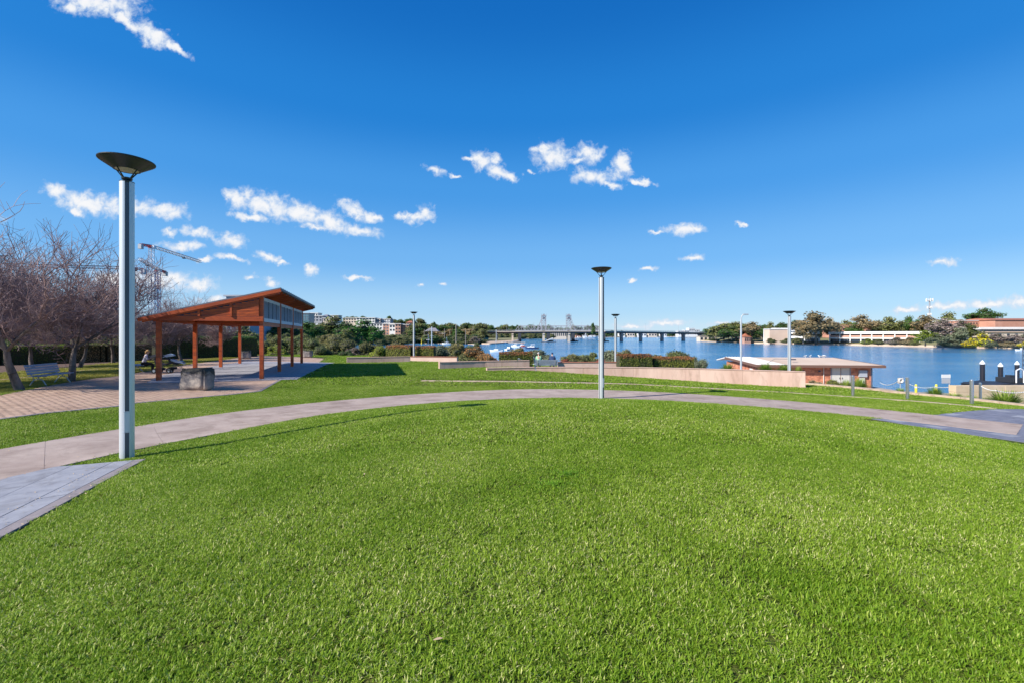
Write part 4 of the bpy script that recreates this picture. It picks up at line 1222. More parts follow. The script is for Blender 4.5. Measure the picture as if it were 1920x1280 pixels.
# white framed louvre screens along the high side
for k in range(NB):
    y0 = k * BAY + 0.12; y1 = (k + 1) * BAY - 0.12; x = 0.03; zb, zt = 2.98, 4.24
    fr = MB()
    fr.beam((x, y0, zt - 0.08), (x, y1, zt - 0.08), 0.06, 0.17); fr.beam((x, y0, zb + 0.1), (x, y1, zb + 0.1), 0.06, 0.2)
    for yy in (y0 + 0.07, y1 - 0.07): fr.box((x, yy, (zb + zt) / 2), (0.06, 0.14, zt - zb - 0.37))
    f = fr.build('screen', M_whiteframe, pav)
    n = 14
    for j in range(n):
        zz = zb + 0.235 + j * (zt - zb - 0.44) / (n - 1)
        sb = MB(); M = Matrix.Rotation(1.0, 3, 'Y'); sb.box((x, (y0 + y1) / 2, zz), (0.105, y1 - y0 - 0.3, 0.012), M=M); sb.build('louvre', M_louvre, f)
    for j in range(1, 4):
        yy = y0 + 0.14 + (y1 - y0 - 0.28) * (j / 4.0 + (0.02 if j < 4 else 0))
        sb = MB(); sb.box((x + 0.012, yy, (zb + zt) / 2 + 0.01), (0.05, 0.09, zt - zb - 0.36)); sb.build('mullion', M_mull, f)

# ------------------------------------------------------------------ stone blocks
def block(name, label, loc, size, rz, m, seed, grp=None):
    bm = bmesh.new(); bmesh.ops.create_cube(bm, size=1)
    bmesh.ops.bevel(bm, geom=bm.edges[:], offset=0.07, segments=2, affect='EDGES')
    bmesh.ops.subdivide_edges(bm, edges=bm.edges[:], cuts=4, use_grid_fill=True)
    for v_ in bm.verts:
        p = Vector((v_.co.x * size[0], v_.co.y * size[1], v_.co.z * size[2]))
        d = noise.fractal(p * 2.1 + Vector((seed, 0, 0)), 1.0, 2.0, 4) * 0.07 + noise.noise(p * 9 + Vector((seed, 3, 1))) * 0.018
        nrm = Vector((v_.co.x, v_.co.y, v_.co.z)).normalized()
        v_.co = p + nrm * d
        v_.co.z += size[2] / 2 + 0.05 * (v_.co.x / size[0])
        if v_.co.z < 0.05: v_.co.z = -0.06
    me = bpy.data.meshes.new(name); bm.to_mesh(me); bm.free(); me.materials.append(m)
    me.polygons.foreach_set('use_smooth', [True] * len(me.polygons))
    o = link(name, me, None, loc, rz); return tag(o, label, 'stone block', grp)
def stone_mat():
    m = mat('weathered_sandstone', (0.16, 0.15, 0.15), 0.95, scale=2.4, bump=0.9, bscale=14, col2=(0.42, 0.35, 0.29), coords='Object', detail=10)
    nt = m.node_tree; n = nt.nodes; l = nt.links; b = n['Principled BSDF']
    prev = b.inputs['Base Color'].links[0].from_socket
    t = n.new('ShaderNodeTexCoord'); s = n.new('ShaderNodeSeparateXYZ'); l.new(t.outputs['Object'], s.inputs[0])
    no = n.new('ShaderNodeTexNoise'); no.inputs['Scale'].default_value = 6; no.inputs['Detail'].default_value = 5; l.new(t.outputs['Object'], no.inputs['Vector'])
    ad = n.new('ShaderNodeMath'); ad.operation = 'MULTIPLY_ADD'; ad.inputs[1].default_value = 0.5; l.new(no.outputs['Fac'], ad.inputs[0]); l.new(s.outputs[2], ad.inputs[2])
    mr_ = n.new('ShaderNodeMapRange'); mr_.inputs['From Min'].default_value = 0.86; mr_.inputs['From Max'].default_value = 1.0; l.new(ad.outputs[0], mr_.inputs['Value'])
    mx = n.new('ShaderNodeMix'); mx.data_type = 'RGBA'; mx.inputs['B'].default_value = (0.05, 0.047, 0.04, 1)
    l.new(mr_.outputs[0], mx.inputs['Factor']); l.new(prev, mx.inputs['A']); l.new(mx.outputs['Result'], b.inputs['Base Color'])
    return m
M_stone = stone_mat()
p = unproj(364, 732.5, 2.25); p = (p[0] - 0.12, p[1] + 0.35)
block('stone_block', 'large rough sandstone block with black weathered top in front of the pavilion', (p[0], p[1], G(*p)), (1.12, 0.6, 0.92), -0.12, M_stone, 1.3, 'sandstone seating blocks')
p = unproj(573, 670.5, 2.5)
block('stone_block', 'small sandstone block where the plaza meets the lawn beyond the pavilion', (p[0], p[1] + .4, G(*p)), (1.0, 0.7, 0.75), 0.2, M_stone, 4.1, 'sandstone seating blocks')
p = unproj(456, 672.5, 2.4)
block('stone_block', 'shaded sandstone block seen between the rear pavilion posts', (p[0], p[1] + .4, G(*p)), (0.9, 0.8, 0.8), 0.5, M_stone, 7.7, 'sandstone seating blocks')

# ------------------------------------------------------------------ bare trees
M_bark = mat('grey_brown_bark', (0.055, 0.042, 0.036), 0.9, scale=5, bump=0.8, bscale=30, col2=(0.22, 0.17, 0.145), coords='World', stretch=(1, 1, 0.3))
M_twig = mat('purple_brown_twig', (0.15, 0.09, 0.095), 0.75, scale=0.9, col2=(0.42, 0.29, 0.275), coords='World')
def fast_tubes(segs, name, m, n=3):
    V = []; Fc = []
    for (a, b, r0, r1, k) in segs:
        d = b - a
        if d.length < 1e-6: continue
        x = d.normalized(); t = Vector((0, 0, 1)) if abs(x.z) < 0.9 else Vector((1, 0, 0))
        p = x.cross(t).normalized(); q = x.cross(p); o = len(V)
        for c, r in ((a, r0), (b, r1)):
            for i in range(k):
                an = 6.28318 * i / k; V.append(c + p * (r * math.cos(an)) + q * (r * math.sin(an)))
        Fc += [(o + i, o + (i + 1) % k, o + k + (i + 1) % k, o + k + i) for i in range(k)]
    return mesh_from(name, V, Fc, m, smooth=True)
def bare_tree_meshes(seed, H, dens=1.0):
    r = random.Random(seed); big = []; small = []
    def grow(p, d, L, rad, lev):
        n = 4 if lev < 3 else 3
        pts = [p]; cur = p; dd = d.copy()
        for i in range(n):
            dd = (dd + Vector((r.gauss(0, .14), r.gauss(0, .14), r.gauss(0.05, .12)))).normalized()
            nxt = cur + dd * (L / n)
            ra = rad * (1 - 0.42 * i / n); rb = rad * (1 - 0.42 * (i + 1) / n)
            (big if lev < 2 else small).append((cur, nxt, ra, rb, 7 if lev < 1 else (5 if lev < 2 else (4 if lev < 3 else 3))))
            cur = nxt; pts.append(cur)
        if lev >= 5:
            return
        kids = [4, 3, 3, 2, 2][lev] if lev else 5
        for k in range(kids):                         # end forks
            ax = Vector((r.gauss(0, 1), r.gauss(0, 1), r.gauss(0, .5))); ax = (ax - dd * ax.dot(dd)).normalized()
            ang = r.uniform(0.35, 0.85) if lev else r.uniform(0.6, 1.0)
            nd = (dd * math.cos(ang) + ax * math.sin(ang)); nd.z += 0.26; nd.normalize()
            grow(cur, nd, L * r.uniform(0.62, 0.85) * (1.55 if lev == 0 else 1), rad * 0.62 * (0.66 if lev == 0 else 1) , lev + 1)
        if lev >= 1:
            ns = int(round([0, 3, 4, 3, 2][lev] * dens))
            for k in range(ns):
                i = r.randint(1, n - 1); q = pts[i]
                ax = Vector((r.gauss(0, 1), r.gauss(0, 1), r.gauss(0.2, .5))); ax = (ax - dd * ax.dot(dd)).normalized()
                nd = (dd * 0.45 + ax); nd.z += 0.25; nd.normalize()
                grow(q, nd, L * r.uniform(0.4, 0.65), rad * 0.36, lev + 1 if lev < 4 else 5)
    lean = Vector((r.uniform(-.12, .12) * .4, r.uniform(-.1, .1) * .4, 1)).normalized()
    grow(Vector((0, 0, -0.1)), lean, H * 0.24, H * 0.0215, 0)
    small2 = [(a, b, max(r0, 0.0058), max(r1, 0.0045), k) for a, b, r0, r1, k in small]
    return fast_tubes(big, 'trunk', M_bark), fast_tubes(small2, 'crown', M_twig), len(small2)
TV = [bare_tree_meshes(s, 6.3, 1.35) for s in (14, 23, 41)]
print('twigs', [t[2] for t in TV])
BT = [  # px of trunk base, Z, height scale, variant, rotation, label
 (40, 17.5, 1.1, 0, 0.4, 'large bare tree in the left foreground with leaning trunk, left of the blue grey bench'),
 (133, 21.2, 1.08, 1, 1.1, 'bare tree with a long low side limb, right beside the end of the empty bench'),
 (62, 30.6, 1.0, 2, 2.0, 'bare tree whose slim trunk rises right behind the empty bench'),
 (148, 31.5, 0.97, 0, 3.1, 'bare tree standing in the lawn between the bench tree and the hedge'),
 (213, 37.0, 0.97, 1, 4.0, 'bare tree at the mulch edge just left of the big lamp post'),
 (300, 38.0, 0.8, 2, 0.7, 'bare tree with a diagonal limb behind the near left pavilion post'),
 (341, 40.0, 0.98, 0, 5.2, 'bare tree in front of the dark hedge, above the parked strollers'),
 (415, 46.0, 0.85, 1, 2.6, 'bare tree seen between the middle posts under the pavilion roof'),
 (372, 52.0, 0.88, 2, 3.6, 'rearmost bare tree behind the pavilion roof, against the hedge'),
 (-20, 25.0, 1.15, 1, 5.5, 'bare tree at the extreme left, its limbs crossing the sky'),
 (-150, 19.0, 1.05, 0, 2.2, 'bare tree out past the left edge of the plaza lawn'),
 (-330, 15.5, 1.0, 2, 0.2, 'bare tree beyond the left end of the row, casting shadow on the paving'),
 (255, 48.0, 0.82, 1, 1.9, 'bare tree deep behind the lamp post near the cranes')]
for (px, Z, s, vv, rot, lab) in BT:
    x = X_(px, Z); t = thing('bare_tree', lab, 'tree', (x, Z, G(x, Z)), rot, 'bare trees along the plaza')
    link('trunk', TV[vv][0], t); link('crown', TV[vv][1], t)
    t.scale = (s * 1.08, s * 1.08, s)

# ------------------------------------------------------------------ foliage
F_dark = leafmat('dark_green_leaf', (0.018, 0.042, 0.010), (0.055, 0.11, 0.022), 0.2, 0.25)
F_fig = leafmat('fig_green_leaf', (0.015, 0.05, 0.010), (0.05, 0.125, 0.02), 0.2, 0.2)
F_olive = leafmat('olive_leaf', (0.055, 0.07, 0.02), (0.16, 0.165, 0.055), 0.25, 0.3)
F_mang = leafmat('mangrove_leaf', (0.06, 0.068, 0.022), (0.19, 0.17, 0.06), 0.25, 0.5, c3=(0.24, 0.17, 0.07))
F_mang2 = leafmat('green_mangrove_leaf', (0.05, 0.07, 0.022), (0.15, 0.165, 0.05), 0.25, 0.5)
F_brown = leafmat('brown_olive_leaf', (0.12, 0.09, 0.045), (0.29, 0.215, 0.11), 0.25, 0.3)
F_orange = leafmat('orange_brown_leaf', (0.13, 0.06, 0.02), (0.30, 0.155, 0.055), 0.25, 0.6)
F_grey = leafmat('grey_purple_twigs', (0.10, 0.075, 0.065), (0.22, 0.175, 0.155), 0.15, 0.4)
F_sage = leafmat('grey_green_leaf', (0.065, 0.085, 0.05), (0.17, 0.19, 0.115), 0.2, 0.4)
F_yellow = leafmat('yellow_blossom', (0.50, 0.36, 0.01), (0.75, 0.56, 0.02), 0.25, 0.5)
F_lime = leafmat('yellow_green_leaf', (0.10, 0.14, 0.015), (0.27, 0.30, 0.04), 0.3, 0.6)
F_hedge = leafmat('hedge_leaf', (0.035, 0.055, 0.012), (0.14, 0.145, 0.025), 0.25, 1.2)
F_redtip = leafmat('red_hedge_tip', (0.13, 0.05, 0.02), (0.26, 0.115, 0.05), 0.3, 1.5)
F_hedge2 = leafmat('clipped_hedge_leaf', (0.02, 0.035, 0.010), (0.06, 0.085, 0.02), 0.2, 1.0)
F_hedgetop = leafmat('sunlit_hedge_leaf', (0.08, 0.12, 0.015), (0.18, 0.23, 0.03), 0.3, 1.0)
F_red = leafmat('red_shrub_leaf', (0.16, 0.03, 0.02), (0.32, 0.08, 0.05), 0.3, 1.5)
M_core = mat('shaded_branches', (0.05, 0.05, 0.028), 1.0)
M_trunk2 = mat('pale_trunk', (0.22, 0.17, 0.13), 0.9, scale=3, var=0.3, coords='World')

def quads(name, c, nrm, size, mats, mi, rs, aspect=0.6):
    n = len(c)
    a = rs.normal(size=(n, 3)); nrm = nrm / np.linalg.norm(nrm, axis=1)[:, None]
    t = a - nrm * (a * nrm).sum(1)[:, None]; t /= np.linalg.norm(t, axis=1)[:, None]; b = np.cross(nrm, t)
    s = (size * rs.uniform(0.6, 1.4, n))[:, None]
    V = np.stack([c - t * s, c + b * s * aspect, c + t * s, c - b * s * aspect], 1).reshape(-1, 3)
    Fc = [(4 * i, 4 * i + 1, 4 * i + 2, 4 * i + 3) for i in range(n)]
    return V, Fc
def crown_mesh(seed, n, lumps, leaf, core=0.72):
    """lumps: (x,y,z,rx,ry,rz) in unit tree space"""
    rs = np.random.RandomState(seed)
    w = np.array([l[3] * l[5] for l in lumps]); w = w / w.sum()
    k = rs.choice(len(lumps), n, p=w); L = np.array(lumps)[k]
    d = rs.normal(size=(n, 3)); d /= np.linalg.norm(d, axis=1)[:, None]
    rad = rs.uniform(0.78, 1.06, n) + (rs.uniform(0, 1, n) < 0.12) * rs.uniform(0, 0.3, n)
    c = L[:, :3] + d * L[:, 3:6] * rad[:, None]
    nr = d + rs.normal(size=(n, 3)) * 0.65
    V, Fc = quads('x', c, nr, np.full(n, leaf), None, None, rs)
    V = [tuple(p) for p in V]; mi = [0] * len(Fc)
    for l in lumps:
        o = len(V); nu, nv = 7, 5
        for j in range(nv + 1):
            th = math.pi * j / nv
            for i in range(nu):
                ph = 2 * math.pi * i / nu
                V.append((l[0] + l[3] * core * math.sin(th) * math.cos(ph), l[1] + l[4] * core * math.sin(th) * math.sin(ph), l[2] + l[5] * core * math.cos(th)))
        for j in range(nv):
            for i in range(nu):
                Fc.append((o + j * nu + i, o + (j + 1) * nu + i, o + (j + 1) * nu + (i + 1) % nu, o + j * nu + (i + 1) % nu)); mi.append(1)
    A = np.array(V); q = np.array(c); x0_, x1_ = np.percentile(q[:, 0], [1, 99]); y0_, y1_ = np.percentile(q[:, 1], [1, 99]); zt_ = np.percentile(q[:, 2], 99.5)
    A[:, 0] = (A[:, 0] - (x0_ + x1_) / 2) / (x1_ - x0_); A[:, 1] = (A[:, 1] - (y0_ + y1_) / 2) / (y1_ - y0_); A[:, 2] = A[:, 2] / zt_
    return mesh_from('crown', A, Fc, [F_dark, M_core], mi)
def lumps_round(seed, n=9, lo=0.38, spread=0.30, r0=0.2, flat=0.8):
    r = random.Random(seed); o = []
    for i in range(n):
        a = r.uniform(0, 6.28); d = spread * math.sqrt(r.random())
        h = r.uniform(lo, 0.84) ; k = r.uniform(0.7, 1.15) * r0
        h = min(h, 1.0 - k * flat) - 0.12 * (d / spread) ** 2
        o.append((d * math.cos(a), d * math.sin(a), h, k, k, k * flat))
    o.append((0, 0, 1 - r0 * flat, r0 * 1.05, r0 * 1.05, r0 * flat)); o.append((0, 0, (lo + 0.75) / 2, spread * 0.7, spread * 0.7, 0.18))
    return o
def lumps_bush(seed, n=12):
    r = random.Random(seed); o = [(0, 0, 0.32, 0.40, 0.40, 0.34)]
    for i in range(n):
        a = r.uniform(0, 6.28); d = 0.36 * math.sqrt(r.random()); k = r.uniform(0.10, 0.2)
        h = (1 - (d / 0.5) ** 2) * r.uniform(0.55, 0.86)
        o.append((d * math.cos(a), d * math.sin(a), h, k, k, k * 0.9))
    return o
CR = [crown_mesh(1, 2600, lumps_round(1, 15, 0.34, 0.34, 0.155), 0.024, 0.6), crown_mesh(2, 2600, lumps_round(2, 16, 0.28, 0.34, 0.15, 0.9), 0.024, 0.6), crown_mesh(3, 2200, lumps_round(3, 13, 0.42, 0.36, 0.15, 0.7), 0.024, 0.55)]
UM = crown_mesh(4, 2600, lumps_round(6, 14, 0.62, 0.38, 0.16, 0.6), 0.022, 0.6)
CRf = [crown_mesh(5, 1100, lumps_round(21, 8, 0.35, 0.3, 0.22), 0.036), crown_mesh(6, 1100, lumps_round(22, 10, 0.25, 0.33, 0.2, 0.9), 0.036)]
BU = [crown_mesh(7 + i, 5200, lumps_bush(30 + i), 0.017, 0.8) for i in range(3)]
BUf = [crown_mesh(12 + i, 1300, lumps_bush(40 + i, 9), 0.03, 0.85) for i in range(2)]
tk = MB(); tk.tube((0, 0, -0.05), (0.01, 0, 0.3), 0.035, 0.025, 7); tk.tube((0.01, 0, 0.28), (-0.12, 0.05, 0.6), 0.02, 0.008, 5); tk.tube((0.01, 0, 0.28), (0.14, -0.04, 0.62), 0.02, 0.008, 5); tk.tube((0.01, 0, 0.28), (0.02, 0.12, 0.7), 0.018, 0.008, 5)
TK = mesh_from('trunk', tk.v, tk.f, M_trunk2, smooth=True)
def setmat(o, m, slot=0):
    o.material_slots[slot].link = 'OBJECT'; o.material_slots[slot].material = m
def tree(px, ytop, w, Z, zb, m, me, label, group=None, name='tree', cat='tree', depth=None):
    x = X_(px, Z); h = Z_(ytop, Z) - zb; W = w / F * Z / math.sqrt(1 + (x / Z) ** 2) * (1.12 if group == 'trees on the far right bank' else 1.1)
    t = thing(name, label, cat, (x, Z, zb), rnd.uniform(0, 6.28), group)
    t.scale = (W, W if depth is None else depth, h)
    link('trunk', TK, t); c = link('crown', me, t); setmat(c, m)
    return t
def shrub(px, ytop, w, Z, zb, m, me, label, group=None, name='shrub', cat='shrub'):
    x = X_(px, Z); h = Z_(ytop, Z) - zb; W = w / F * Z / math.sqrt(1 + (x / Z) ** 2) * 1.08
    o = link(name, me, None, (x, Z, zb - 0.05), rnd.uniform(0, 6.28)); o.scale = (W, W, h); setmat(o, m)
    return tag(o, label, cat, group)

def hedge(name, label, P, h, thick, leaf, dens, mb_, mt_, zs=None, group=None, topfrac=0.14):
    """a clipped hedge along plan points: solid core with leaves over it"""
    rs = np.random.RandomState(int(abs(P[0][0]) * 10) + 5)
    P = resample(P, 24); ox, oy = P[12]; zb0 = zs if zs is not None else G(ox, oy)
    L = [0]
    for i in range(1, 24): L.append(L[-1] + math.dist(P[i - 1], P[i]))
    tot = L[-1]; n = int(dens * (tot * (2 * h + thick) + 2 * h * thick))
    def at(s):
        i = int(np.clip(np.searchsorted(L, s), 1, 23)); f = (s - L[i - 1]) / (L[i] - L[i - 1])
        p = lerp(P[i - 1], P[i], f); dx, dy = (P[i][0] - P[i - 1][0]), (P[i][1] - P[i - 1][1]); l = math.hypot(dx, dy)
        return p, (dx / l, dy / l)
    c = []; nr = []; top = []
    areas = np.array([tot * h, tot * h, tot * thick, h * thick, h * thick]); areas /= areas.sum()
    for k in rs.choice(5, n, p=areas):
        s = rs.uniform(0, tot); a = rs.uniform(-.5, .5) * thick; z = rs.uniform(0.02, 1) * h; j = rs.normal() * 0.035
        if k == 0: a = -thick / 2 + j
        elif k == 1: a = thick / 2 + j
        elif k == 2: z = h + abs(j) * 1.2
        elif k == 3: s = abs(j)
        else: s = tot - abs(j)
        p, d = at(s)
        zz = (zs if zs is not None else G(*p)) - zb0
        c.append((p[0] - d[1] * a - ox, p[1] + d[0] * a - oy, z + zz + 0.05 * noise.noise(Vector((s * 1.3, a * 2, z)))))
        e = ((d[1], -d[0], 0.1), (-d[1], d[0], 0.1), (0, 0, 1), (-d[0], -d[1], 0), (d[0], d[1], 0))[k]
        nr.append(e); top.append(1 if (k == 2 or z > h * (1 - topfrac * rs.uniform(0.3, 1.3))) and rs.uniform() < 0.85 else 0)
    c = np.array(c); nr = np.array(nr) + rs.normal(size=(n, 3)) * 0.5
    V, Fc = quads('x', c, nr, np.full(n, leaf), None, None, rs, 0.55)
    V = [tuple(p) for p in V]; mi = list(top)
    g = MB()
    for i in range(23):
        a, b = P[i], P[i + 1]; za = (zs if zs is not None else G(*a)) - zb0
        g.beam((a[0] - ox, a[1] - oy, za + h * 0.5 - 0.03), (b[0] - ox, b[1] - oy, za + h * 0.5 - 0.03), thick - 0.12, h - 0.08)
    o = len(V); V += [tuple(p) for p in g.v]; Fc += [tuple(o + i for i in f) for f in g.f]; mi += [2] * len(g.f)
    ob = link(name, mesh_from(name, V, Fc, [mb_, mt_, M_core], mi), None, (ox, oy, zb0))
    return tag(ob, label, 'hedge', group)
def pp(px, Z): return (X_(px, Z), Z)
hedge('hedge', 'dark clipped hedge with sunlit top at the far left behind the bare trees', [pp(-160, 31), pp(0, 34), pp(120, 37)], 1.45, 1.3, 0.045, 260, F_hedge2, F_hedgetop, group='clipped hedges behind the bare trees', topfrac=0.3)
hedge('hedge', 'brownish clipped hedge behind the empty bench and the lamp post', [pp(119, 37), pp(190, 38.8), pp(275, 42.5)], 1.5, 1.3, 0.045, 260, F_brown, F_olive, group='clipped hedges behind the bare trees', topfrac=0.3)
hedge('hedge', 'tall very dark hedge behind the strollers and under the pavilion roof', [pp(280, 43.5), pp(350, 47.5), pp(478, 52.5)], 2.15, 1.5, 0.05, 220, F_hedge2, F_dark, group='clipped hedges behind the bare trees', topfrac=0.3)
RG = 'boxy hedges with red tips by the river'
hedge('hedge', 'boxy hedge with red tips left of the small distant lamp post', [pp(729, 49.5), pp(774, 49)], Z_(648.5, 49) - 3.3, 1.4, 0.05, 380, F_hedge, F_redtip, zs=3.3, group=RG)
hedge('hedge', 'boxy hedge with red tips right of the small distant lamp post', [pp(777, 49), pp(815, 49)], Z_(649.5, 49) - 3.3, 1.4, 0.05, 380, F_hedge, F_redtip, zs=3.3, group=RG)
hedge('hedge', 'boxy olive hedge with orange top left of the two people on the bench', [pp(936, 42), pp(998, 42)], Z_(661, 42) - 3.3, 1.3, 0.05, 420, F_hedge, F_redtip, zs=3.3, group=RG)
hedge('hedge', 'boxy hedge with red tips just right of the distant lamp behind the curved wall', [pp(1159, 38.5), pp(1219, 38.5)], Z_(664.5, 38.5) - 3.1, 1.3, 0.045, 480, F_hedge, F_redtip, zs=3.1, group=RG)
hedge('hedge', 'rightmost boxy hedge with red tips above the curved wall', [pp(1222.5, 39), pp(1296, 39)], Z_(669.5, 39) - 3.1, 1.3, 0.045, 480, F_hedge, F_redtip, zs=3.1, group=RG)

SG = 'shrubs and mangroves along the near shore'
SH = [(712, 648, 36, 52, 3.2, F_lime, 'light yellow green shrub at the left end of the reddish hedge'),
 (690, 641, 50, 60, 2.2, F_mang, 'mangrove shrub standing before the small strip of water'),
 (668, 651, 40, 59, 2.6, F_grey, 'low purplish shrub behind the mauve pink wall'), (652, 656, 36, 57, 2.8, F_dark, 'low dark green shrub right of the small stone block'),
 (585, 634, 66, 64, 2.2, F_mang2, 'dense mangrove bush just right of the pavilion'), (628, 632, 74, 63, 2.2, F_mang, 'large olive mangrove bush at the end of the plaza'),
 (600, 648, 50, 58, 2.6, F_mang2, 'low green mangrove bush behind the small stone block'), (545, 632, 70, 66, 2.4, F_mang2, 'mangrove bush seen between the right pavilion posts'),
 (505, 634, 60, 62, 2.6, F_olive, 'olive shrub behind the near right pavilion post'), (470, 636, 50, 60, 3.0, F_dark, 'dark shrub behind the far stone block under the pavilion'),
 (520, 646, 36, 57, 3.2, F_lime, 'bright yellow green bush beside the near right pavilion post'),
 (735, 641, 60, 62, 2.0, F_mang, 'mangrove bush rising behind the left reddish hedge'),
 (822, 648, 46, 53, 2.6, F_sage, 'grey green shrub at the right end of the left reddish hedges'), (850, 643, 60, 56, 2.4, F_mang, 'tall mangrove shrub behind the seat wall'),
 (868, 655, 56, 51, 2.4, F_olive, 'dark olive shrub above the pink wall with the gull'), (892, 650, 56, 52, 2.2, F_orange, 'orange brown shrub above the pink wall'),
 (915, 662, 40, 49, 2.3, F_orange, 'low orange shrub left of the olive hedge'), (885, 643, 46, 58, 2.0, F_mang2, 'green mangrove crown below the bridge approach'),
 (972, 652, 50, 54, 2.0, F_mang, 'mangrove bush behind the olive hedge below the moored cruisers'), (1008, 655, 60, 52, 2.0, F_sage, 'grey green shrub behind the person in the green shirt'),
 (1024, 664, 30, 50, 2.2, F_sage, 'small grey green shrub between the two seated people'), (1060, 672, 26, 45, 2.8, F_red, 'red leaved shrub just right of the bench seen from behind'),
 (1072, 663, 46, 50, 2.0, F_mang, 'mangrove shrub above the red leaved shrub'), (1102, 660, 54, 52, 2.0, F_mang2, 'mangrove shrub left of the middle lamp post'),
 (1128, 672, 30, 46, 2.6, F_red, 'low red and pink shrub behind the middle lamp post'), (1150, 656, 56, 51, 2.0, F_sage, 'grey leafless looking shrub behind the distant lamp'),
 (1178, 655, 50, 54, 1.8, F_mang, 'olive shrub crown behind the long reddish hedge'), (1232, 664, 40, 50, 2.0, F_sage, 'grey shrub tip showing over the gap in the reddish hedge'),
 (1268, 657, 66, 47, 2.0, F_mang2, 'rounded olive shrub rising above the rightmost reddish hedge'), (1304, 668, 42, 45, 2.0, F_sage, 'sparse grey green shrub past the end of the reddish hedge'),
 (1524, 711.5, 36, 30, 2.5, F_brown, 'low brownish round shrub at the end of the curved wall'), (1566, 710.5, 46, 30, 2.3, F_hedge, 'rounded green mound shrub in front of the brick shed')]
for k, (px, yt, w, Z, zb, m, lab) in enumerate(SH):
    shrub(px, yt, w, Z, zb, m, BU[k % 3], lab, SG)

# strappy clumps
def strap_mesh(seed, n=620):
    r = random.Random(seed); V = []; Fc = []
    for k in range(n):
        a = r.uniform(0, 6.28); d = 0.18 * math.sqrt(r.random()); out = r.uniform(0.05, 0.55); h = r.uniform(0.55, 1.0)
        if out > .3: h *= 0.8
        w = 0.016; ca, sa = math.cos(a), math.sin(a); o = len(V)
        for t in (0, .4, .75, 1.0):
            rr = d + out * t * t; z = h * (t - 0.35 * out * t * t * t * 1.6)
            ww = w * (1 - t * 0.85)
            V += [(rr * ca - sa * ww, rr * sa + ca * ww, z), (rr * ca + sa * ww, rr * sa - ca * ww, z)]
        for j in range(3): Fc.append((o + 2 * j, o + 2 * j + 1, o + 2 * j + 3, o + 2 * j + 2))
    return mesh_from('strappy_plant', V, Fc, F_lime)
SM = [strap_mesh(1), strap_mesh(2)]
F_strap = leafmat('strappy_leaf', (0.07, 0.12, 0.015), (0.20, 0.27, 0.04), 0.3, 2.0, c3=(0.40, 0.33, 0.12))
for k, (px, yt, yb, w, Z, lab) in enumerate([(1885, 732, 762, 78, 23.5, 'large strappy green clump before the sandstone block wall'), (1752, 726, 746, 44, 25.5, 'strappy clump around the second yellow post'),
   (1790, 737, 748, 46, 25, 'low yellowish strappy plants at the end of the sandstone block wall'), (1822, 741, 754, 40, 24.3, 'small strappy tuft between the paired steel bollards and the block wall'), (1612, 709, 731, 40, 28, 'strappy clump at the right corner of the brick shed'),
   (1588, 712, 728, 30, 29, 'yellowish strappy tuft left of the shed corner'), (1688, 727, 738, 26, 27, 'small strappy tuft under the white notice post'), (1364, 681, 697, 34, 33, 'strappy clump above the curved wall left of the street light'),
   (1435, 681, 697, 34, 33, 'strappy clump above the curved wall left of the shed lamp post'), (1472, 683, 698, 36, 33, 'strappy clump at the foot of the lamp post by the shed'), (1497, 686, 699, 20, 32, 'yellow tipped strappy tuft near the tall end of the curved wall'),
   (1850, 745, 758, 40, 23.8, 'low strappy plants left of the large clump')]):
    zb = Z_(yb, Z) - 0.15; h = Z_(yt, Z) - zb; W = w / F * Z / 1.25
    o = link('strappy_plant', SM[k % 2], None, (X_(px, Z), Z, zb), k * 1.3); o.scale = (W * 1.05, W * 1.05, h * 1.2); setmat(o, F_strap)
    tag(o, lab, 'plant', 'strappy plants on the bank')

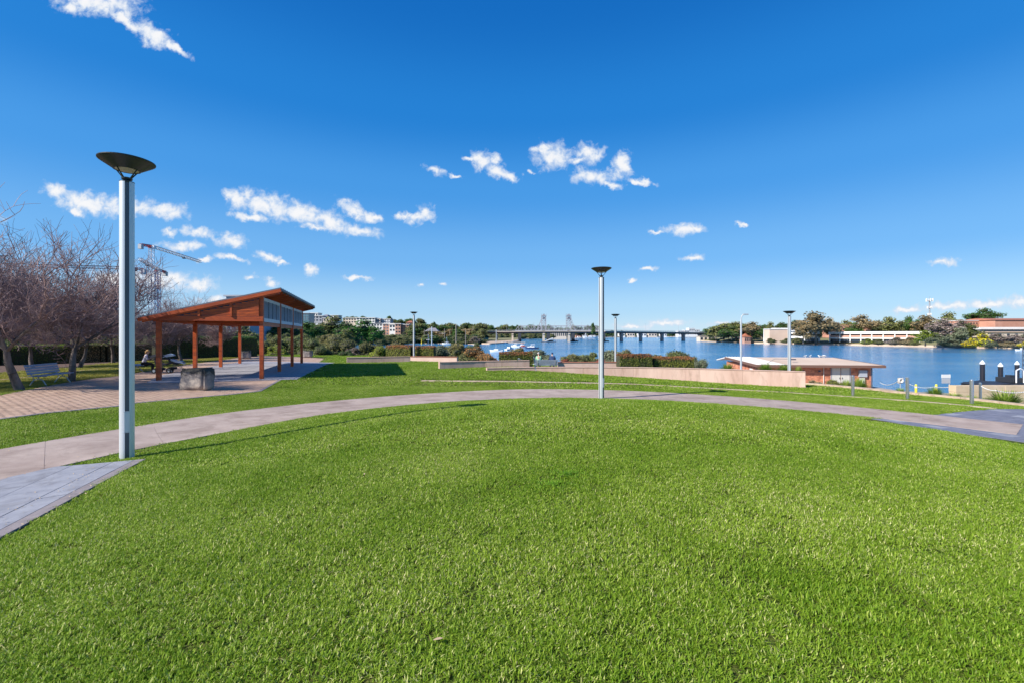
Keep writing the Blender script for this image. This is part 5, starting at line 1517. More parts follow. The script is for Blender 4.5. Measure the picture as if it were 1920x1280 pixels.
# trees round about: far side, right
RT = [(1336, 613, 34, 430, F_dark, 0, 'dark tree at the right end of the bridge'), (1356, 608, 46, 405, F_dark, 1, 'rounded dark green tree second from the bridge end'),
 (1380, 604, 56, 375, F_olive, 0, 'broad olive tree left of the street light pole'), (1372, 612, 44, 365, F_dark, 1, 'dense dark tree by the water under the broad olive tree'), (1352, 618, 36, 392, F_sage, 1, 'grey green waterside tree near the bridge end'),
 (1410, 604, 44, 352, F_brown, 2, 'brownish tree just right of the street light pole'), (1428, 610, 30, 345, F_dark, 1, 'narrow dark tree left of the blank beige building'), (1396, 609, 40, 385, F_dark, 0, 'dark tree behind the street light pole'),
 (1447, 604, 26, 370, F_olive, 1, 'tree behind the left corner of the beige building'), (1465, 605, 30, 372, F_dark, 0, 'dark tree over the roof of the beige building'), (1492, 601, 44, 365, F_dark, 1, 'dark tree behind the lamp post over the beige building'),
 (1530, 585, 74, 292, F_brown, 2, 'big spreading brown olive gum tree between the two white buildings'), (1506, 604, 40, 288, F_brown, 0, 'lower brown limb crown left of the big gum tree'), (1556, 596, 40, 300, F_brown, 1, 'brown olive tree right of the big gum tree'),
 (1582, 601, 40, 345, F_olive, 2, 'tree left of the brick upper building'), (1620, 591, 56, 330, F_brown, 2, 'grey brown gum behind the long white building'), (1644, 601, 40, 340, F_olive, 1, 'olive tree behind the long white building roof'),
 (1668, 595, 52, 335, F_olive, 0, 'broad olive tree behind the long white building'), (1702, 593, 36, 340, F_dark, 2, 'green tree left of the telecom mast'), (1737, 592, 58, 330, F_brown, 0, 'reddish brown tree at the foot of the telecom mast'),
 (1776, 586, 54, 315, F_olive, 2, 'flat topped olive tree right of the telecom mast'), (1800, 600, 44, 300, F_grey, 1, 'grey leafless tree over the red brick building end'), (1843, 579, 62, 420, F_dark, 'U', 'large umbrella shaped fig above the red brick building'),
 (1768, 599, 66, 232, F_grey, 0, 'tall purple grey waterside tree on the far bank'), (1796, 614, 50, 226, F_sage, 1, 'grey green waterside tree right of the purple grey tree'), (1818, 607, 50, 240, F_olive, 2, 'dull olive tree left of the yellow wattle'),
 (1758, 627, 40, 222, F_sage, 1, 'silvery shrub like tree touching the water'), (1735, 620, 46, 228, F_lime, 0, 'yellow green tree on the far bank lawn'), (1868, 626, 56, 222, F_grey, 1, 'grey tree right of the yellow wattle'), (1904, 628, 50, 216, F_grey, 0, 'grey brown tree at the right edge of the far bank'),
 (1937, 620, 50, 214, F_sage, 1, 'tree at the extreme right edge of the far bank'), (1602, 606, 30, 330, F_dark, 1, 'dark tree beside the brick upper building'), (1722, 600, 30, 350, F_dark, 0, 'small dark tree left of the mast base')]
for (px, yt, w, Z, m, vv, lab) in RT:
    me = UM if vv == 'U' else CR[vv]
    zb = 1.3 if Z < 300 else 3.0
    if vv == 'U': zb = 8.0
    tree(px, yt, w, Z, zb, m, me, lab, 'trees on the far right bank')
for (px, yt, w, Z, m, lab) in [(1838, 627, 42, 217, F_yellow, 'bright yellow flowering wattle at the water edge'), (1817, 639, 26, 216, F_yellow, 'small yellow wattle left of the bright big one'), (1919, 640, 22, 208, F_yellow, 'yellow shrub at the right edge of the picture'),
   (1624, 634, 22, 262, F_lime, 'low green shrub on the far lawn'), (1648, 635, 26, 260, F_olive, 'low hedge like shrub on the far lawn'), (1676, 632, 30, 250, F_grey, 'purplish shrub before the long white building'), (1700, 632, 34, 246, F_brown, 'brown shrub before the long white building'),
   (1447, 634, 18, 318, F_olive, 'shrub at the foot of the beige wall'), (1472, 634, 18, 310, F_olive, 'second shrub at the foot of the beige wall'), (1497, 633, 26, 300, F_olive, 'shrub at the base of the building right of the lamp'), (1780, 636, 40, 222, F_sage, 'sage bush on the sandy bank'), (1855, 638, 30, 214, F_sage, 'grey green bush right of the wattle'), (1885, 640, 34, 212, F_brown, 'brown bush on the far bank'),
   (1340, 634, 20, 415, F_dark, 'dark bush by the bridge abutment'), (1716, 637, 20, 240, F_olive, 'small olive bush on the far bank lawn')]:
    shrub(px, yt, w, Z, 0.9, m, BUf[0], lab, 'shrubs on the far right bank')

# left side: big dark trees, mangrove belt, hillside
for (px, yt, w, Z, m, vv, lab) in [(575, 604, 60, 190, F_dark, 0, 'dark tree just right of the pavilion roof tip'), (625, 593, 74, 205, F_olive, 1, 'tall lighter green tree right of the pavilion'), (650, 606, 50, 195, F_dark, 0, 'dark tree beside the tall lighter green tree'),
   (678, 600, 70, 185, F_fig, 1, 'dense bright green fig tree in front of the white apartments'), (700, 613, 38, 182, F_fig, 0, 'right lobe of dense green fig trees'), (602, 611, 46, 200, F_dark, 2, 'dark tree in front of the small red and white house'), (545, 606, 50, 170, F_dark, 1, 'dark tree seen through the right pavilion bays'),
   (648, 618, 30, 175, F_olive, 0, 'small grey green tree left of the fig'), (515, 611, 50, 165, F_dark, 0, 'dark tree behind the pavilion screens'), (480, 610, 50, 160, F_olive, 1, 'olive tree behind the near right pavilion post')]:
    tree(px, yt, w, Z, 2.0, m, CR[vv], lab, 'big trees right of the pavilion')
r2 = random.Random(99)
CW = {'dark_green_leaf': 'dark green', 'fig_green_leaf': 'deep green', 'olive_leaf': 'olive green', 'mangrove_leaf': 'yellowish', 'green_mangrove_leaf': 'dull green', 'brown_olive_leaf': 'brownish', 'grey_purple_twigs': 'grey purple', 'grey_green_leaf': 'grey green'}
def row(px0, px1, n, yt, ytv, w, wv, Z, Zv, zb, mats_, meshes, label, group, fn=tree, name='tree', cat='tree'):
    for i in range(n):
        px = px0 + (px1 - px0) * (i + r2.uniform(0.1, 0.9)) / n
        m_ = r2.choice(mats_); q3 = ['left end', 'left half', 'right half', 'right end'][min(3, int(4 * i / n))]
        fn(px, yt(px) if callable(yt) else yt + r2.uniform(-ytv, ytv), w * r2.uniform(1 - wv, 1 + wv), Z + r2.uniform(-Zv, Zv), zb, m_, r2.choice(meshes), CW[m_.name] + ' ' + label + ', ' + q3, group, name, cat)
row(650, 770, 7, 629, 2, 34, .25, 285, 8, 0.3, [F_mang, F_mang2, F_olive], BU, 'mangrove across the small strip of water', 'mangroves across the small strip of water', shrub, 'mangrove', 'mangrove')
row(470, 640, 8, 628, 3, 46, .25, 120, 12, 0.5, [F_mang, F_mang2, F_olive], BU, 'mangrove in the belt right of the pavilion', 'mangroves in the belt behind the plaza', shrub, 'mangrove', 'mangrove')
row(690, 905, 17, 628, 2.5, 30, .3, 345, 15, 0.2, [F_mang2, F_olive, F_dark], BUf, 'mangrove lining the far side of the inlet', 'mangroves lining the inlet', shrub, 'mangrove', 'mangrove')
row(860, 905, 5, 633, 2, 22, .3, 330, 8, 0.2, [F_mang2, F_olive, F_grey], BUf, 'mangrove at the point left of the bridge', 'mangroves at the point by the bridge', shrub, 'mangrove', 'mangrove')
row(770, 905, 18, 609, 4.5, 26, .3, 420, 25, 5, [F_dark, F_olive, F_olive], CRf, 'tree on the low hill left of the bridge', 'trees on the low hill left of the bridge')
row(800, 905, 12, 619, 3, 22, .3, 385, 15, 3, [F_dark, F_olive, F_brown], CRf, 'lower tree among the houses left of the bridge', 'lower trees left of the bridge')
row(725, 790, 6, 600, 3.5, 24, .3, 520, 20, 14, [F_dark, F_olive], CRf, 'tree on the skyline right of the white apartments', 'skyline trees right of the white apartments')
row(768, 798, 4, 615, 4, 24, .3, 400, 20, 5, [F_brown, F_dark, F_olive], CRf, 'tree between the brick flats and the grey roofed house', 'trees between the flats and the grey roofed house')
row(578, 735, 15, 596, 3.5, 14, .4, 560, 25, 20, [F_dark, F_olive], CRf, 'small tree among the hillside houses', 'small trees among the hillside houses')
row(-60, 480, 20, 622, 9, 58, .3, 90, 16, 2.5, [F_olive, F_brown, F_mang2, F_grey, F_dark], [BU[0], BU[1]], 'scrub bush behind the bare trees', 'scrub behind the bare trees', shrub)
row(-60, 480, 14, 606, 7, 60, .3, 150, 20, 2.5, [F_olive, F_dark, F_brown, F_grey], CR, 'tree far behind the bare trees', 'trees far behind the bare trees')
row(1335, 1600, 20, 609, 3, 26, .3, 395, 15, 3, [F_dark, F_olive, F_olive], CRf, 'tree in the belt behind the beige hall', 'trees in the belt behind the riverside hall')
row(1600, 1800, 16, 606, 3, 28, .3, 370, 12, 3, [F_dark, F_olive, F_brown], CRf, 'tree in the belt behind the long white building', 'trees in the belt behind the long white building')
row(1780, 1935, 11, 634, 4, 30, .3, 236, 6, 1.5, [F_olive, F_grey, F_sage, F_brown], BUf, 'scrub on the far sandy bank', 'scrub on the far sandy bank', shrub)
row(880, 1125, 26, 612, 3.2, 18, .35, 760, 40, 3, [F_dark, F_olive, F_dark], CRf, 'shore tree behind the truss bridge', 'trees on the shore behind the truss bridge')
row(895, 1035, 15, 623, 1.5, 15, .35, 690, 20, 0.6, [F_mang2, F_olive], BUf, 'mangrove on the shore seen under the bridge', 'mangroves seen under the bridge', shrub, 'mangrove', 'mangrove')
row(1045, 1170, 14, 621, 1.5, 12, .35, 960, 40, 2, [F_dark, F_olive], CRf, 'distant tree beyond the lift towers', 'distant trees beyond the lift towers')
row(1140, 1345, 26, 623.5, 1.3, 11, .35, 1350, 90, 1, [F_dark, F_dark, F_olive], CRf, 'distant tree on the horizon below the road bridge deck', 'distant trees under the road bridge')
for (px, yt) in ((814, 604), (1112, 606)):
    tree(px, yt, 7, 400, 6, F_dark, CRf[0], 'slim palm like tree on the skyline left of the bridge' if px < 900 else 'slim tree tip behind the truss bridge', None)

# ------------------------------------------------------------------ buildings
M_white = mat('white_render', (0.72, 0.70, 0.67), 0.7, var=0.05, scale=0.3)
M_cream = mat('cream_render', (0.62, 0.52, 0.42), 0.8, var=0.06, scale=0.3)
M_beige = mat('beige_wall', (0.62, 0.45, 0.34), 0.85, scale=0.12, col2=(0.70, 0.53, 0.42))
M_greyw = mat('grey_wall', (0.30, 0.31, 0.34), 0.7, var=0.1, scale=0.4)
M_dkblue = mat('dark_blue_grey_wall', (0.10, 0.115, 0.15), 0.6, var=0.1, scale=0.4)
M_teal = mat('teal_glazing', (0.10, 0.20, 0.25), 0.3, var=0.2, scale=0.4)
M_redb = mat('far_red_brick', (0.42, 0.23, 0.17), 0.85, scale=0.4, col2=(0.50, 0.29, 0.22))
M_pinkb = mat('salmon_brick', (0.46, 0.22, 0.15), 0.85, scale=0.3, col2=(0.54, 0.28, 0.20))
M_rooft = mat('terracotta_roof', (0.33, 0.12, 0.07), 0.85, var=0.2, scale=0.5)
M_roofg = mat('grey_tile_roof', (0.22, 0.21, 0.23), 0.8, var=0.15, scale=0.5)
M_glass = mat('window_glass', (0.03, 0.04, 0.055), 0.12)
def building(label, px0, px1, yt, yb, Z, wall, roofm=None, rows=2, cols=4, depth=12, slab=0.5, over=0.6, base=None, ww=0.55, wh=0.5, name='apartment_building', cat='building', group=None, gable=0, wt=None):
    x0, x1 = X_(px0, Z), X_(px1, Z); zt, zb = Z_(yt, Z), (Z_(yb, Z) if base is None else base)
    W = x1 - x0; H = zt - zb
    t = thing(name, label, cat, ((x0 + x1) / 2, Z, zb), 0, group)
    mb = MB(); mb.box((0, depth / 2, (H - slab) / 2 - 2), (W, depth, H - slab + 4)); mb.build('wall', wall, t)
    if gable:
        mb = MB(); h = gable; a = W / 2 + over; y0, y1 = -over, depth + over; zz = H - slab
        V = [(-a, y0, zz), (a, y0, zz), (a, y1, zz), (-a, y1, zz), (-a + h * 1.2, depth / 2, zz + h), (a - h * 1.2, depth / 2, zz + h)]
        mb.add(V, [(0, 1, 5, 4), (1, 2, 5), (2, 3, 4, 5), (3, 0, 4), (3, 2, 1, 0)]); mb.build('roof', roofm or M_roofg, t)
    else:
        mb = MB(); mb.box((0, depth / 2, H - slab / 2), (W + over * 2, depth + over * 2, slab)); mb.build('roof', roofm or M_white, t)
    if rows and cols:
        fh = (H - slab) / rows; cw = W / cols
        wb = MB(); wb.box((0, 0, 0), (cw * ww, 0.16, fh * wh)); me = mesh_from('window', wb.v, wb.f, wt or M_glass)
        for r_ in range(rows):
            for c in range(cols):
                o = link('window', me, t, (-W / 2 + cw * (c + .5), -0.06, fh * (r_ + .52)))
    return t
HB = 'hillside houses and flats on the left'
B = building
B('narrow teal glazed block at the pavilion roof tip', 566, 579, 587, 602, 430, M_teal, M_greyw, 4, 3, wt=M_dkblue, group=HB)
B('white topped house highest on the left skyline', 582, 596, 586.5, 595, 560, M_white, M_white, 1, 3, group=HB)
B('grey house with pale roof below the highest white one', 579, 604, 592, 603, 530, M_greyw, M_white, 2, 4, group=HB)
B('small white gabled house on the left skyline', 604, 614, 592, 600, 545, M_white, M_roofg, 1, 2, gable=2, group=HB)
B('white house above the tall lighter green tree', 620, 634, 591, 599, 560, M_white, M_white, 1, 3, group=HB)
B('low white roofed house left of the cream terrace', 606, 622, 596, 604, 520, M_cream, M_white, 1, 3, group=HB)
B('cream terrace with pale roof on the ridge', 643, 668, 596, 606, 500, M_cream, M_white, 2, 5, group=HB)
B('long white flat roofed apartments on the ridge', 668, 703, 595.5, 609, 480, M_white, M_white, 3, 6, over=0.8, group=HB)
B('dark blue grey apartment block beside the white ridge flats', 703, 714, 597, 609, 482, M_dkblue, M_white, 3, 3, wt=M_cream, group=HB)
B('grey and white apartment block at the right end of the ridge', 714, 732, 598, 609, 484, M_greyw, M_white, 2, 4, wt=M_white, group=HB)
B('wide pale roofed block stepping down below the ridge flats', 690, 722, 606, 618, 450, M_white, M_greyw, 2, 6, group=HB)
B('pale roofed brick flats in the middle of the stepped row', 718, 740, 606.5, 628, 430, M_redb, M_white, 4, 4, group=HB, wt=M_dkblue)
B('red brick flats with a white top storey', 741, 751, 606.5, 631, 425, M_redb, M_white, 4, 2, group=HB)
B('white top storey block with red brick beside the dark gap', 730, 741, 608, 622, 426, M_white, M_white, 2, 2, group=HB)
B('red brick flats at the right end of the stepped row', 752, 766, 608, 624, 428, M_pinkb, M_white, 3, 3, group=HB)
B('small pink house right of the stepped flats', 762, 773, 604, 612, 455, M_pinkb, M_rooft, 1, 2, gable=2, group=HB)
B('small red and white balconied house between dark trees', 594, 608, 607.5, 623, 230, M_pinkb, M_white, 3, 2, depth=8, ww=0.6, wt=M_white, group=HB)
B('brick house with a wide grey hipped roof left of the bridge', 797, 821, 614.5, 629, 375, M_redb, M_roofg, 1, 4, depth=10, gable=2.9, slab=3.0, group=HB)
B('low white shed right of the grey roofed house', 822, 833, 625, 629, 372, M_white, M_white, 1, 2, depth=5, slab=.3, group=HB)
B('low grey block on the skyline behind the pavilion roof', 424, 468, 553.5, 600, 150, M_greyw, M_greyw, 4, 5, depth=14, base=3, name='apartment_building', group=HB)
B('pale old factory with tall windows seen under the truss bridge', 1033, 1062, 621, 632.5, 700, M_cream, M_rooft, 1, 8, depth=20, gable=2.5, slab=1.2, wh=.55, group='buildings beyond the bridges')
for k, (a, b, yt, c) in enumerate([(1080, 1090, 622, 0), (1092, 1101, 620.5, 1), (1103, 1113, 622, 0), (1114, 1122, 621, 1), (1132, 1141, 624, 0), (1160, 1172, 625, 1), (1176, 1190, 624.5, 0), (1196, 1212, 625, 1), (1216, 1232, 625, 0), (1238, 1250, 625.5, 1)]):
    B(['red roofed house on the shore right of the lift towers', 'white house with red roof on the shore right of the lift towers'][c] if k < 4 else ['', '', '', '', 'first', 'second', 'third', 'fourth', 'fifth', 'sixth'][k] + ' distant pale house from the lift towers, seen under the road bridge', a, b, yt, 633 if k < 4 else 631, 880 if k < 4 else 1250, ([M_pinkb, M_white][c] if k < 4 else [M_cream, M_white][c]), M_rooft if k < 4 else M_white, 1, 3, depth=12, gable=3.2, slab=.6, group='red roofed houses by the lift towers' if k < 4 else 'distant pale houses', name='house', cat='house')
for k, (a, b, yt) in enumerate([(1284, 1292, 619), (1292, 1303, 615), (1303, 1312, 617.5), (1272, 1282, 620)]):
    B(['low white block left of the distant white towers', 'tallest distant white block at the right end of the bridge', 'distant white block beside the tallest one', 'faint low block left in the distant white cluster'][k], a, b, yt, 629, 1150, M_white, M_white, 2, 3, depth=20, slab=.8)

# far right bank buildings
GB = 2.0
t = B('blank beige walled hall with white clerestory roof across the river', 1443, 1484, 616.5, 637, 322, M_beige, M_white, 0, 0, depth=7, slab=0.5, over=.3, base=GB, name='riverside_hall')
mb = MB(); W = X_(1502, 322) - X_(1440, 322); mb.box((10, 6, 8.3), (W, 6, 2.2)); mb.build('clerestory', M_white, t)
for i in range(9):
    wb = MB(); wb.box((10 - W / 2 + (i + .5) * W / 9, 2.95, 8.35), (W / 9 * .78, 0.2, 1.0)); wb.build('window', M_glass, t)
def banded(label, px0, px1, Z0, Z1, z0, floors, bay, m1, name='office_building', depth=16):
    """white framed building of long bands, set at a slant to the river"""
    p0 = Vector((X_(px0, Z0), Z0, 0)); p1 = Vector((X_(px1, Z1), Z1, 0)); d = p1 - p0; L = d.length
    t = thing(name, label, 'building', (p0.x, p0.y, z0), math.atan2(d.y, d.x))
    H = sum(f[1] for f in floors); z = 0
    cb = MB(); cb.box((L / 2, depth / 2 + 0.8, H / 2), (L - .4, depth, H - .1)); cb.build('wall', m1, t)
    n = max(1, round(L / bay)); bw = L / n
    for (kind, h, m) in floors:
        if kind == 'band':
            mb = MB(); mb.box((L / 2, 0.35, z + h / 2), (L, 0.9, h)); mb.build('spandrel', m, t)
        elif kind == 'roof':
            mb = MB(); mb.box((L / 2, depth / 2, z + h / 2), (L + 1.2, depth + 2.2, h)); mb.build('roof', m, t)
        elif kind == 'win':
            wb = MB(); wb.box((0, 0, 0), (bw * .86, .12, h)); me = mesh_from('window', wb.v, wb.f, M_glass)
            for i in range(n): link('window', me, t, ((i + .5) * bw, 0.72, z + h / 2))
        z += h
    cm = MB(); cm.box((0, 0, H / 2 - .25), (0.55, 0.7, H - .5)); me = mesh_from('column', cm.v, cm.f, M_white)
    for i in range(n + 1): link('column', me, t, (i * bw, -.25, 0))
    return t
banded('two storey white and dark banded wing partly behind the big gum tree', 1482, 1536, 314, 304, GB, [('win', 2.2, None), ('band', 1.6, M_white), ('win', 1.3, None), ('band', 2.0, M_white), ('roof', .4, M_white)], 9, M_greyw, depth=14)
banded('long low white framed building with brick spandrels behind the far lawn', 1556, 1748, 300, 262, GB, [('win', 2.1, None), ('band', 0.8, M_white), ('band', 1.3, M_redb), ('win', 0.9, None), ('roof', 1.5, M_white)], 5.6, M_redb, depth=18)
B('salmon brick upper block with a strip of small windows behind the long white building', 1566, 1612, 609.5, 625, 335, M_pinkb, M_pinkb, 1, 7, depth=14, slab=.3, ww=.6, wh=.25, over=.1)
B('small brick plant room on the long white roof', 1622, 1633, 612, 622, 325, M_pinkb, M_white, 0, 0, depth=6, slab=.4)
B('red brick hall with pale roof line left of the big fig', 1802, 1866, 600.5, 622, 300, M_pinkb, M_white, 2, 12, depth=20, slab=.4, ww=.35, wh=.3, over=.4)
B('large red brick building with green glazed strip at the right edge', 1866, 1990, 599, 622, 290, M_pinkb, M_rooft, 0, 0, depth=26, slab=.5, gable=1.6)
t = B('white fascia office with dark ribbon windows at the right edge of the far bank', 1838, 1990, 613.5, 628, 258, M_dkblue, M_white, 0, 0, depth=20, slab=1.3, over=.5)
for i in range(16):
    wb = MB(); wb.box((-21 + i * 2.9, -0.15, 2.45), (2.3, .2, 1.25)); wb.build('window', M_glass, t)
mb = MB(); mb.box((0, -.3, 0.8), (46, .8, 1.5)); mb.build('spandrel', M_beige, t)
B('cream retaining base with terraces below the right edge offices', 1852, 1990, 622, 634, 246, M_cream, M_beige, 1, 9, depth=8, slab=.4, ww=.3, wh=.4)
B('small reddish boat house at the water by the street light', 1396, 1408, 631, 642, 350, M_redb, M_rooft, 1, 3, depth=8, gable=3, slab=.3, base=.6, name='boat_house')
B('sandy coloured bridge abutment building at the right end of the bridge', 1312, 1342, 630, 640.5, 455, M_cream, M_cream, 1, 4, depth=8, slab=.3, base=.4, name='abutment_building')
mb = MB(); t = thing('flagpole', 'thin white pole cluster left of the beige hall', 'pole', (X_(1432, 330), 330, 1.5)); mb.tube((0, 0, 0), (0, 0, 9), .35, .2, 6); mb.build('pole', M_white, t)

# telecom mast
M_mast = mat('mast_steel', (0.34, 0.35, 0.38), 0.5, metal=0.3)
Zt = 345; t = thing('telecom_mast', 'tall grey telecom mast with white antenna panels on top', 'mast', (X_(1743, Zt), Zt, 5)); H = Z_(556, Zt) - 5
mb = MB(); mb.tube((0, 0, 0), (0, 0, H * .9), .55, .38, 8); mb.tube((0, 0, H * .9), (0, 0, H), .1, .06, 5); mb.build('pole', M_mast, t)
for zz, rr in ((H * .9, 2.0), (H * .72, 1.3), (H * .55, 0.9)):
    mb = MB(); mb.lathe([(rr, zz - .15), (rr, zz + .15), (rr - .3, zz + .15), (rr - .3, zz - .15)], n=12, cap=False)
    for k in range(3): mb.beam((0, 0, zz), (rr * math.cos(k * 2.09), rr * math.sin(k * 2.09), zz), .15, .15)
    mb.build('ring', M_mast, t)
    for k in range(6):
        an = k * 1.047
        mb = MB(); mb.box((rr * math.cos(an), rr * math.sin(an), zz + .3), (.45, .35, 2.3 if rr > 1.5 else 1.6), rz=an); mb.build('antenna', M_white, t)

# ------------------------------------------------------------------ tower cranes
def lattice(mb, a, b, w, nseg, r=0.09, h=None):
    a = Vector(a); b = Vector(b); d = (b - a); x = d.normalized(); h = h or w
    up = Vector((0, 0, 1)) if abs(x.z) < .9 else Vector((0, 1, 0)); y = up.cross(x).normalized(); z = x.cross(y)
    cs = [(-1, -1), (1, -1), (1, 1), (-1, 1)]
    P = [[a + d * (i / nseg) + y * (c[0] * w / 2) + z * (c[1] * h / 2) for c in cs] for i in range(nseg + 1)]
    for k in range(4): mb.tube(P[0][k], P[-1][k], r, r, 4)
    for i in range(nseg):
        for k in range(4):
            k2 = (k + 1) % 4
            mb.tube(P[i][k], P[i + 1][k2] if i % 2 else P[i + 1][k2], r * .6, r * .6, 3, False)
            mb.tube(P[i][k], P[i][k2], r * .6, r * .6, 3, False)
M_cwhite = mat('crane_white', (0.68, 0.68, 0.70), 0.5); M_cblue = mat('crane_blue', (0.045, 0.14, 0.36), 0.5); M_cred = mat('crane_red', (0.36, 0.05, 0.07), 0.5); M_cdark = mat('crane_dark', (0.05, 0.06, 0.09), 0.5); M_conc = mat('concrete_weight', (0.42, 0.42, 0.42), 0.9)
def crane(label, mast, tip, tail, zt, m_m, m_j, w=2.0, jr=0.16, kingpost=0):
    t = thing('tower_crane', label, 'crane', (mast[0], mast[1], 2), 0, 'tower cranes beyond the bare trees'); O = Vector((mast[0], mast[1], 2))
    mb = MB(); lattice(mb, (0, 0, 0), (0, 0, zt - 2), w, int((zt - 2) / 3), 0.2); mb.build('mast', m_m, t)
    zz = Vector((0, 0, zt)); J = Vector((tip[0], tip[1], tip[2])) - O; T = Vector((tail[0], tail[1], tail[2])) - O
    base = Vector((0, 0, zt - 2))
    mb = MB(); lattice(mb, base, J, 1.3, 16, jr, 1.4); mb.build('jib', m_j, t)
    mb = MB(); lattice(mb, base, T, 1.4, 4, jr * 1.2, 1.0); mb.build('counter_jib', M_cred, t)
    mb = MB(); mb.box(T + Vector((0, 0, -1.2)), (2.0, 2.0, 2.8)); mb.build('counterweight', M_conc, t)
    mb = MB(); mb.box(base + Vector((0, 0, -.4)), (2.6, 2.6, 1.6)); mb.build('slewing_ring', M_cred, t)
    mb = MB(); mb.box(base + Vector((1.9, -.6, -.8)), (1.5, 1.6, 2.0)); mb.build('cab', M_cwhite if m_j is not M_cdark else M_cdark, t)
    k = base + (J - base) * .62; mb = MB(); mb.box(k + Vector((0, 0, -1.2)), (1.6, 1.2, .8)); mb.build('trolley', M_cdark, t)
    if kingpost:
        mb = MB(); mb.tube(base, base + Vector((0, 0, kingpost)), .3, .15, 5); mb.tube(base + Vector((0, 0, kingpost)), base + (J - base) * .5, .06, .06, 3); mb.tube(base + Vector((0, 0, kingpost)), T, .06, .06, 3); mb.build('king_post', m_j, t)
def c3(px, py, Z): return (X_(px, Z), Z, Z_(py, Z))
crane('white tower crane with its long jib reaching right over the bare trees', c3(284, 464, 280), c3(376, 491, 333), c3(264, 459, 272), Z_(462, 280), M_cwhite, M_cwhite, jr=.2)
crane('shorter crane with a blue mast and red slewing unit', c3(296, 506, 300), c3(262, 486, 255), c3(310, 510.5, 308), Z_(506, 300), M_cblue, M_cwhite, jr=.2)
crane('dark crane with a long level jib low behind the bare trees', c3(247, 503, 250), c3(10, 497, 233), c3(270, 506, 253), Z_(503, 250), M_cdark, M_cdark, jr=.12, kingpost=7)

# ------------------------------------------------------------------ bridges
M_bsteel = mat('bridge_steel', (0.32, 0.33, 0.37), 0.6, var=0.1, scale=.3); M_bconc = mat('bridge_concrete', (0.50, 0.43, 0.36), 0.85, var=0.1, scale=.2); M_bpier = mat('pink_pier', (0.47, 0.33, 0.28), 0.85, var=0.1, scale=.3); M_girder = mat('brown_girder', (0.115, 0.085, 0.085), 0.7); M_bdark = mat('dark_fender', (0.045, 0.055, 0.075), 0.8)
def dk(px):      # deck line: depth and level
    t = min(1, max(0, (px - 1127) / 205.0)); Z = 440 + 90 * t
    return X_(px, Z), Z
def deckz(px): x, Z = dk(px); y = 620.6 + (0.0 if px < 1127 else 3.0 * (px - 1127) / 205.0) + (1.0 * (1019 - px) / 114 if px < 1019 else 0); return Z_(y, Z)
rb = thing('road_bridge', 'long concrete road bridge crossing the river from the sandy point to the right bank', 'bridge', (0, 0, 0))
pxs = [900, 932, 961, 1019, 1066, 1127, 1165, 1201, 1241, 1281, 1312, 1338]
for a, b in zip(pxs[:-1], pxs[1:]):
    (xa, ya), (xb, yb) = dk(a), dk(b); za, zb = deckz(a), deckz(b)
    mb = MB(); mb.beam((xa, ya, za - .35), (xb, yb, zb - .35), 11, .7); o = mb.build('deck', M_bconc, rb)
    mb = MB(); mb.beam((xa, ya, za - 1.45), (xb, yb, zb - 1.45), 8.5, 1.5); mb.build('girder', M_girder, rb)
    mb = MB()
    for s in (-5.4, 5.4): mb.beam((xa, ya + s, za + .95), (xb, yb + s, zb + .95), .12, .14)
    n = 12
    for i in range(n):
        f = i / n
        for s in (-5.4, 5.4): mb.box((xa + (xb - xa) * f, ya + (yb - ya) * f + s, za + (zb - za) * f + .45), (.14, .14, 1.0))
    mb.build('railing', M_bsteel, rb)
for px in pxs[1:-1]:
    x, y = dk(px); z = deckz(px) - 2.2; w = 1.9 if px in (1019, 1066) else 1.5
    mb = MB(); mb.box((x, y - 2.6, z / 2 - .5), (w * 1.15, 2.2, z + 1)); mb.box((x, y + 2.8, z / 2 - .5), (w, 2.0, z + 1)); mb.box((x, y, z - .5), (w * 1.2, 9, 1.0)); mb.build('pier', M_bpier if px > 1100 else M_bconc, rb)
for px in (950, 1000, 1040, 1090, 1170, 1210, 1272):
    x, y = dk(px); mb = MB(); mb.tube((x, y, deckz(px)), (x, y, deckz(px) + 8), .12, .07, 5); mb.beam((x, y, deckz(px) + 8), (x + 1.3, y, deckz(px) + 8.1), .1, .1); mb.build('lamp', M_bsteel, rb)
lbz = 15.0      # set further back
lb_ = thing('lift_bridge', 'old steel truss lift bridge with two lattice towers', 'bridge', (0, 0, 0))
Zl = 455.0
def LX(px): return X_(px, Zl)
zd = Z_(620.2, Zl); ztp = Z_(611.3, Zl)
mb = MB(); mb.beam((LX(960), Zl, zd - .7), (LX(1127), Zl, zd - .7), 8, 1.1); mb.build('deck', M_bsteel, lb_)
for (a, b) in ((966, 1014), (1024, 1062), (1072, 1124)):
    for s in (-3.6, 3.6):
        mb = MB(); n = 8; xa, xb = LX(a), LX(b)
        mb.beam((xa, Zl + s, zd), (xb, Zl + s, zd), .5, .6)
        i0 = 1 if a == 966 else 0; i1 = n - (1 if b == 1124 else 0)
        mb.beam((xa + (xb - xa) * i0 / n, Zl + s, ztp), (xa + (xb - xa) * i1 / n, Zl + s, ztp), .45, .5)
        for i in range(n + 1):
            x = xa + (xb - xa) * i / n
            if i0 <= i <= i1: mb.beam((x, Zl + s, zd), (x, Zl + s, ztp), .26, .26)
            if i < n:
                x2 = xa + (xb - xa) * (i + 1) / n
                if i < i0: mb.beam((x, Zl + s, zd), (x2, Zl + s, ztp), .45, .45)
                elif i >= i1: mb.beam((x, Zl + s, ztp), (x2, Zl + s, zd), .45, .45)
                elif i % 2: mb.beam((x, Zl + s, zd), (x2, Zl + s, ztp), .24, .24)
                else: mb.beam((x, Zl + s, ztp), (x2, Zl + s, zd), .24, .24)
        mb.build('truss', M_bsteel, lb_)
zt_ = Z_(590.5, Zl)
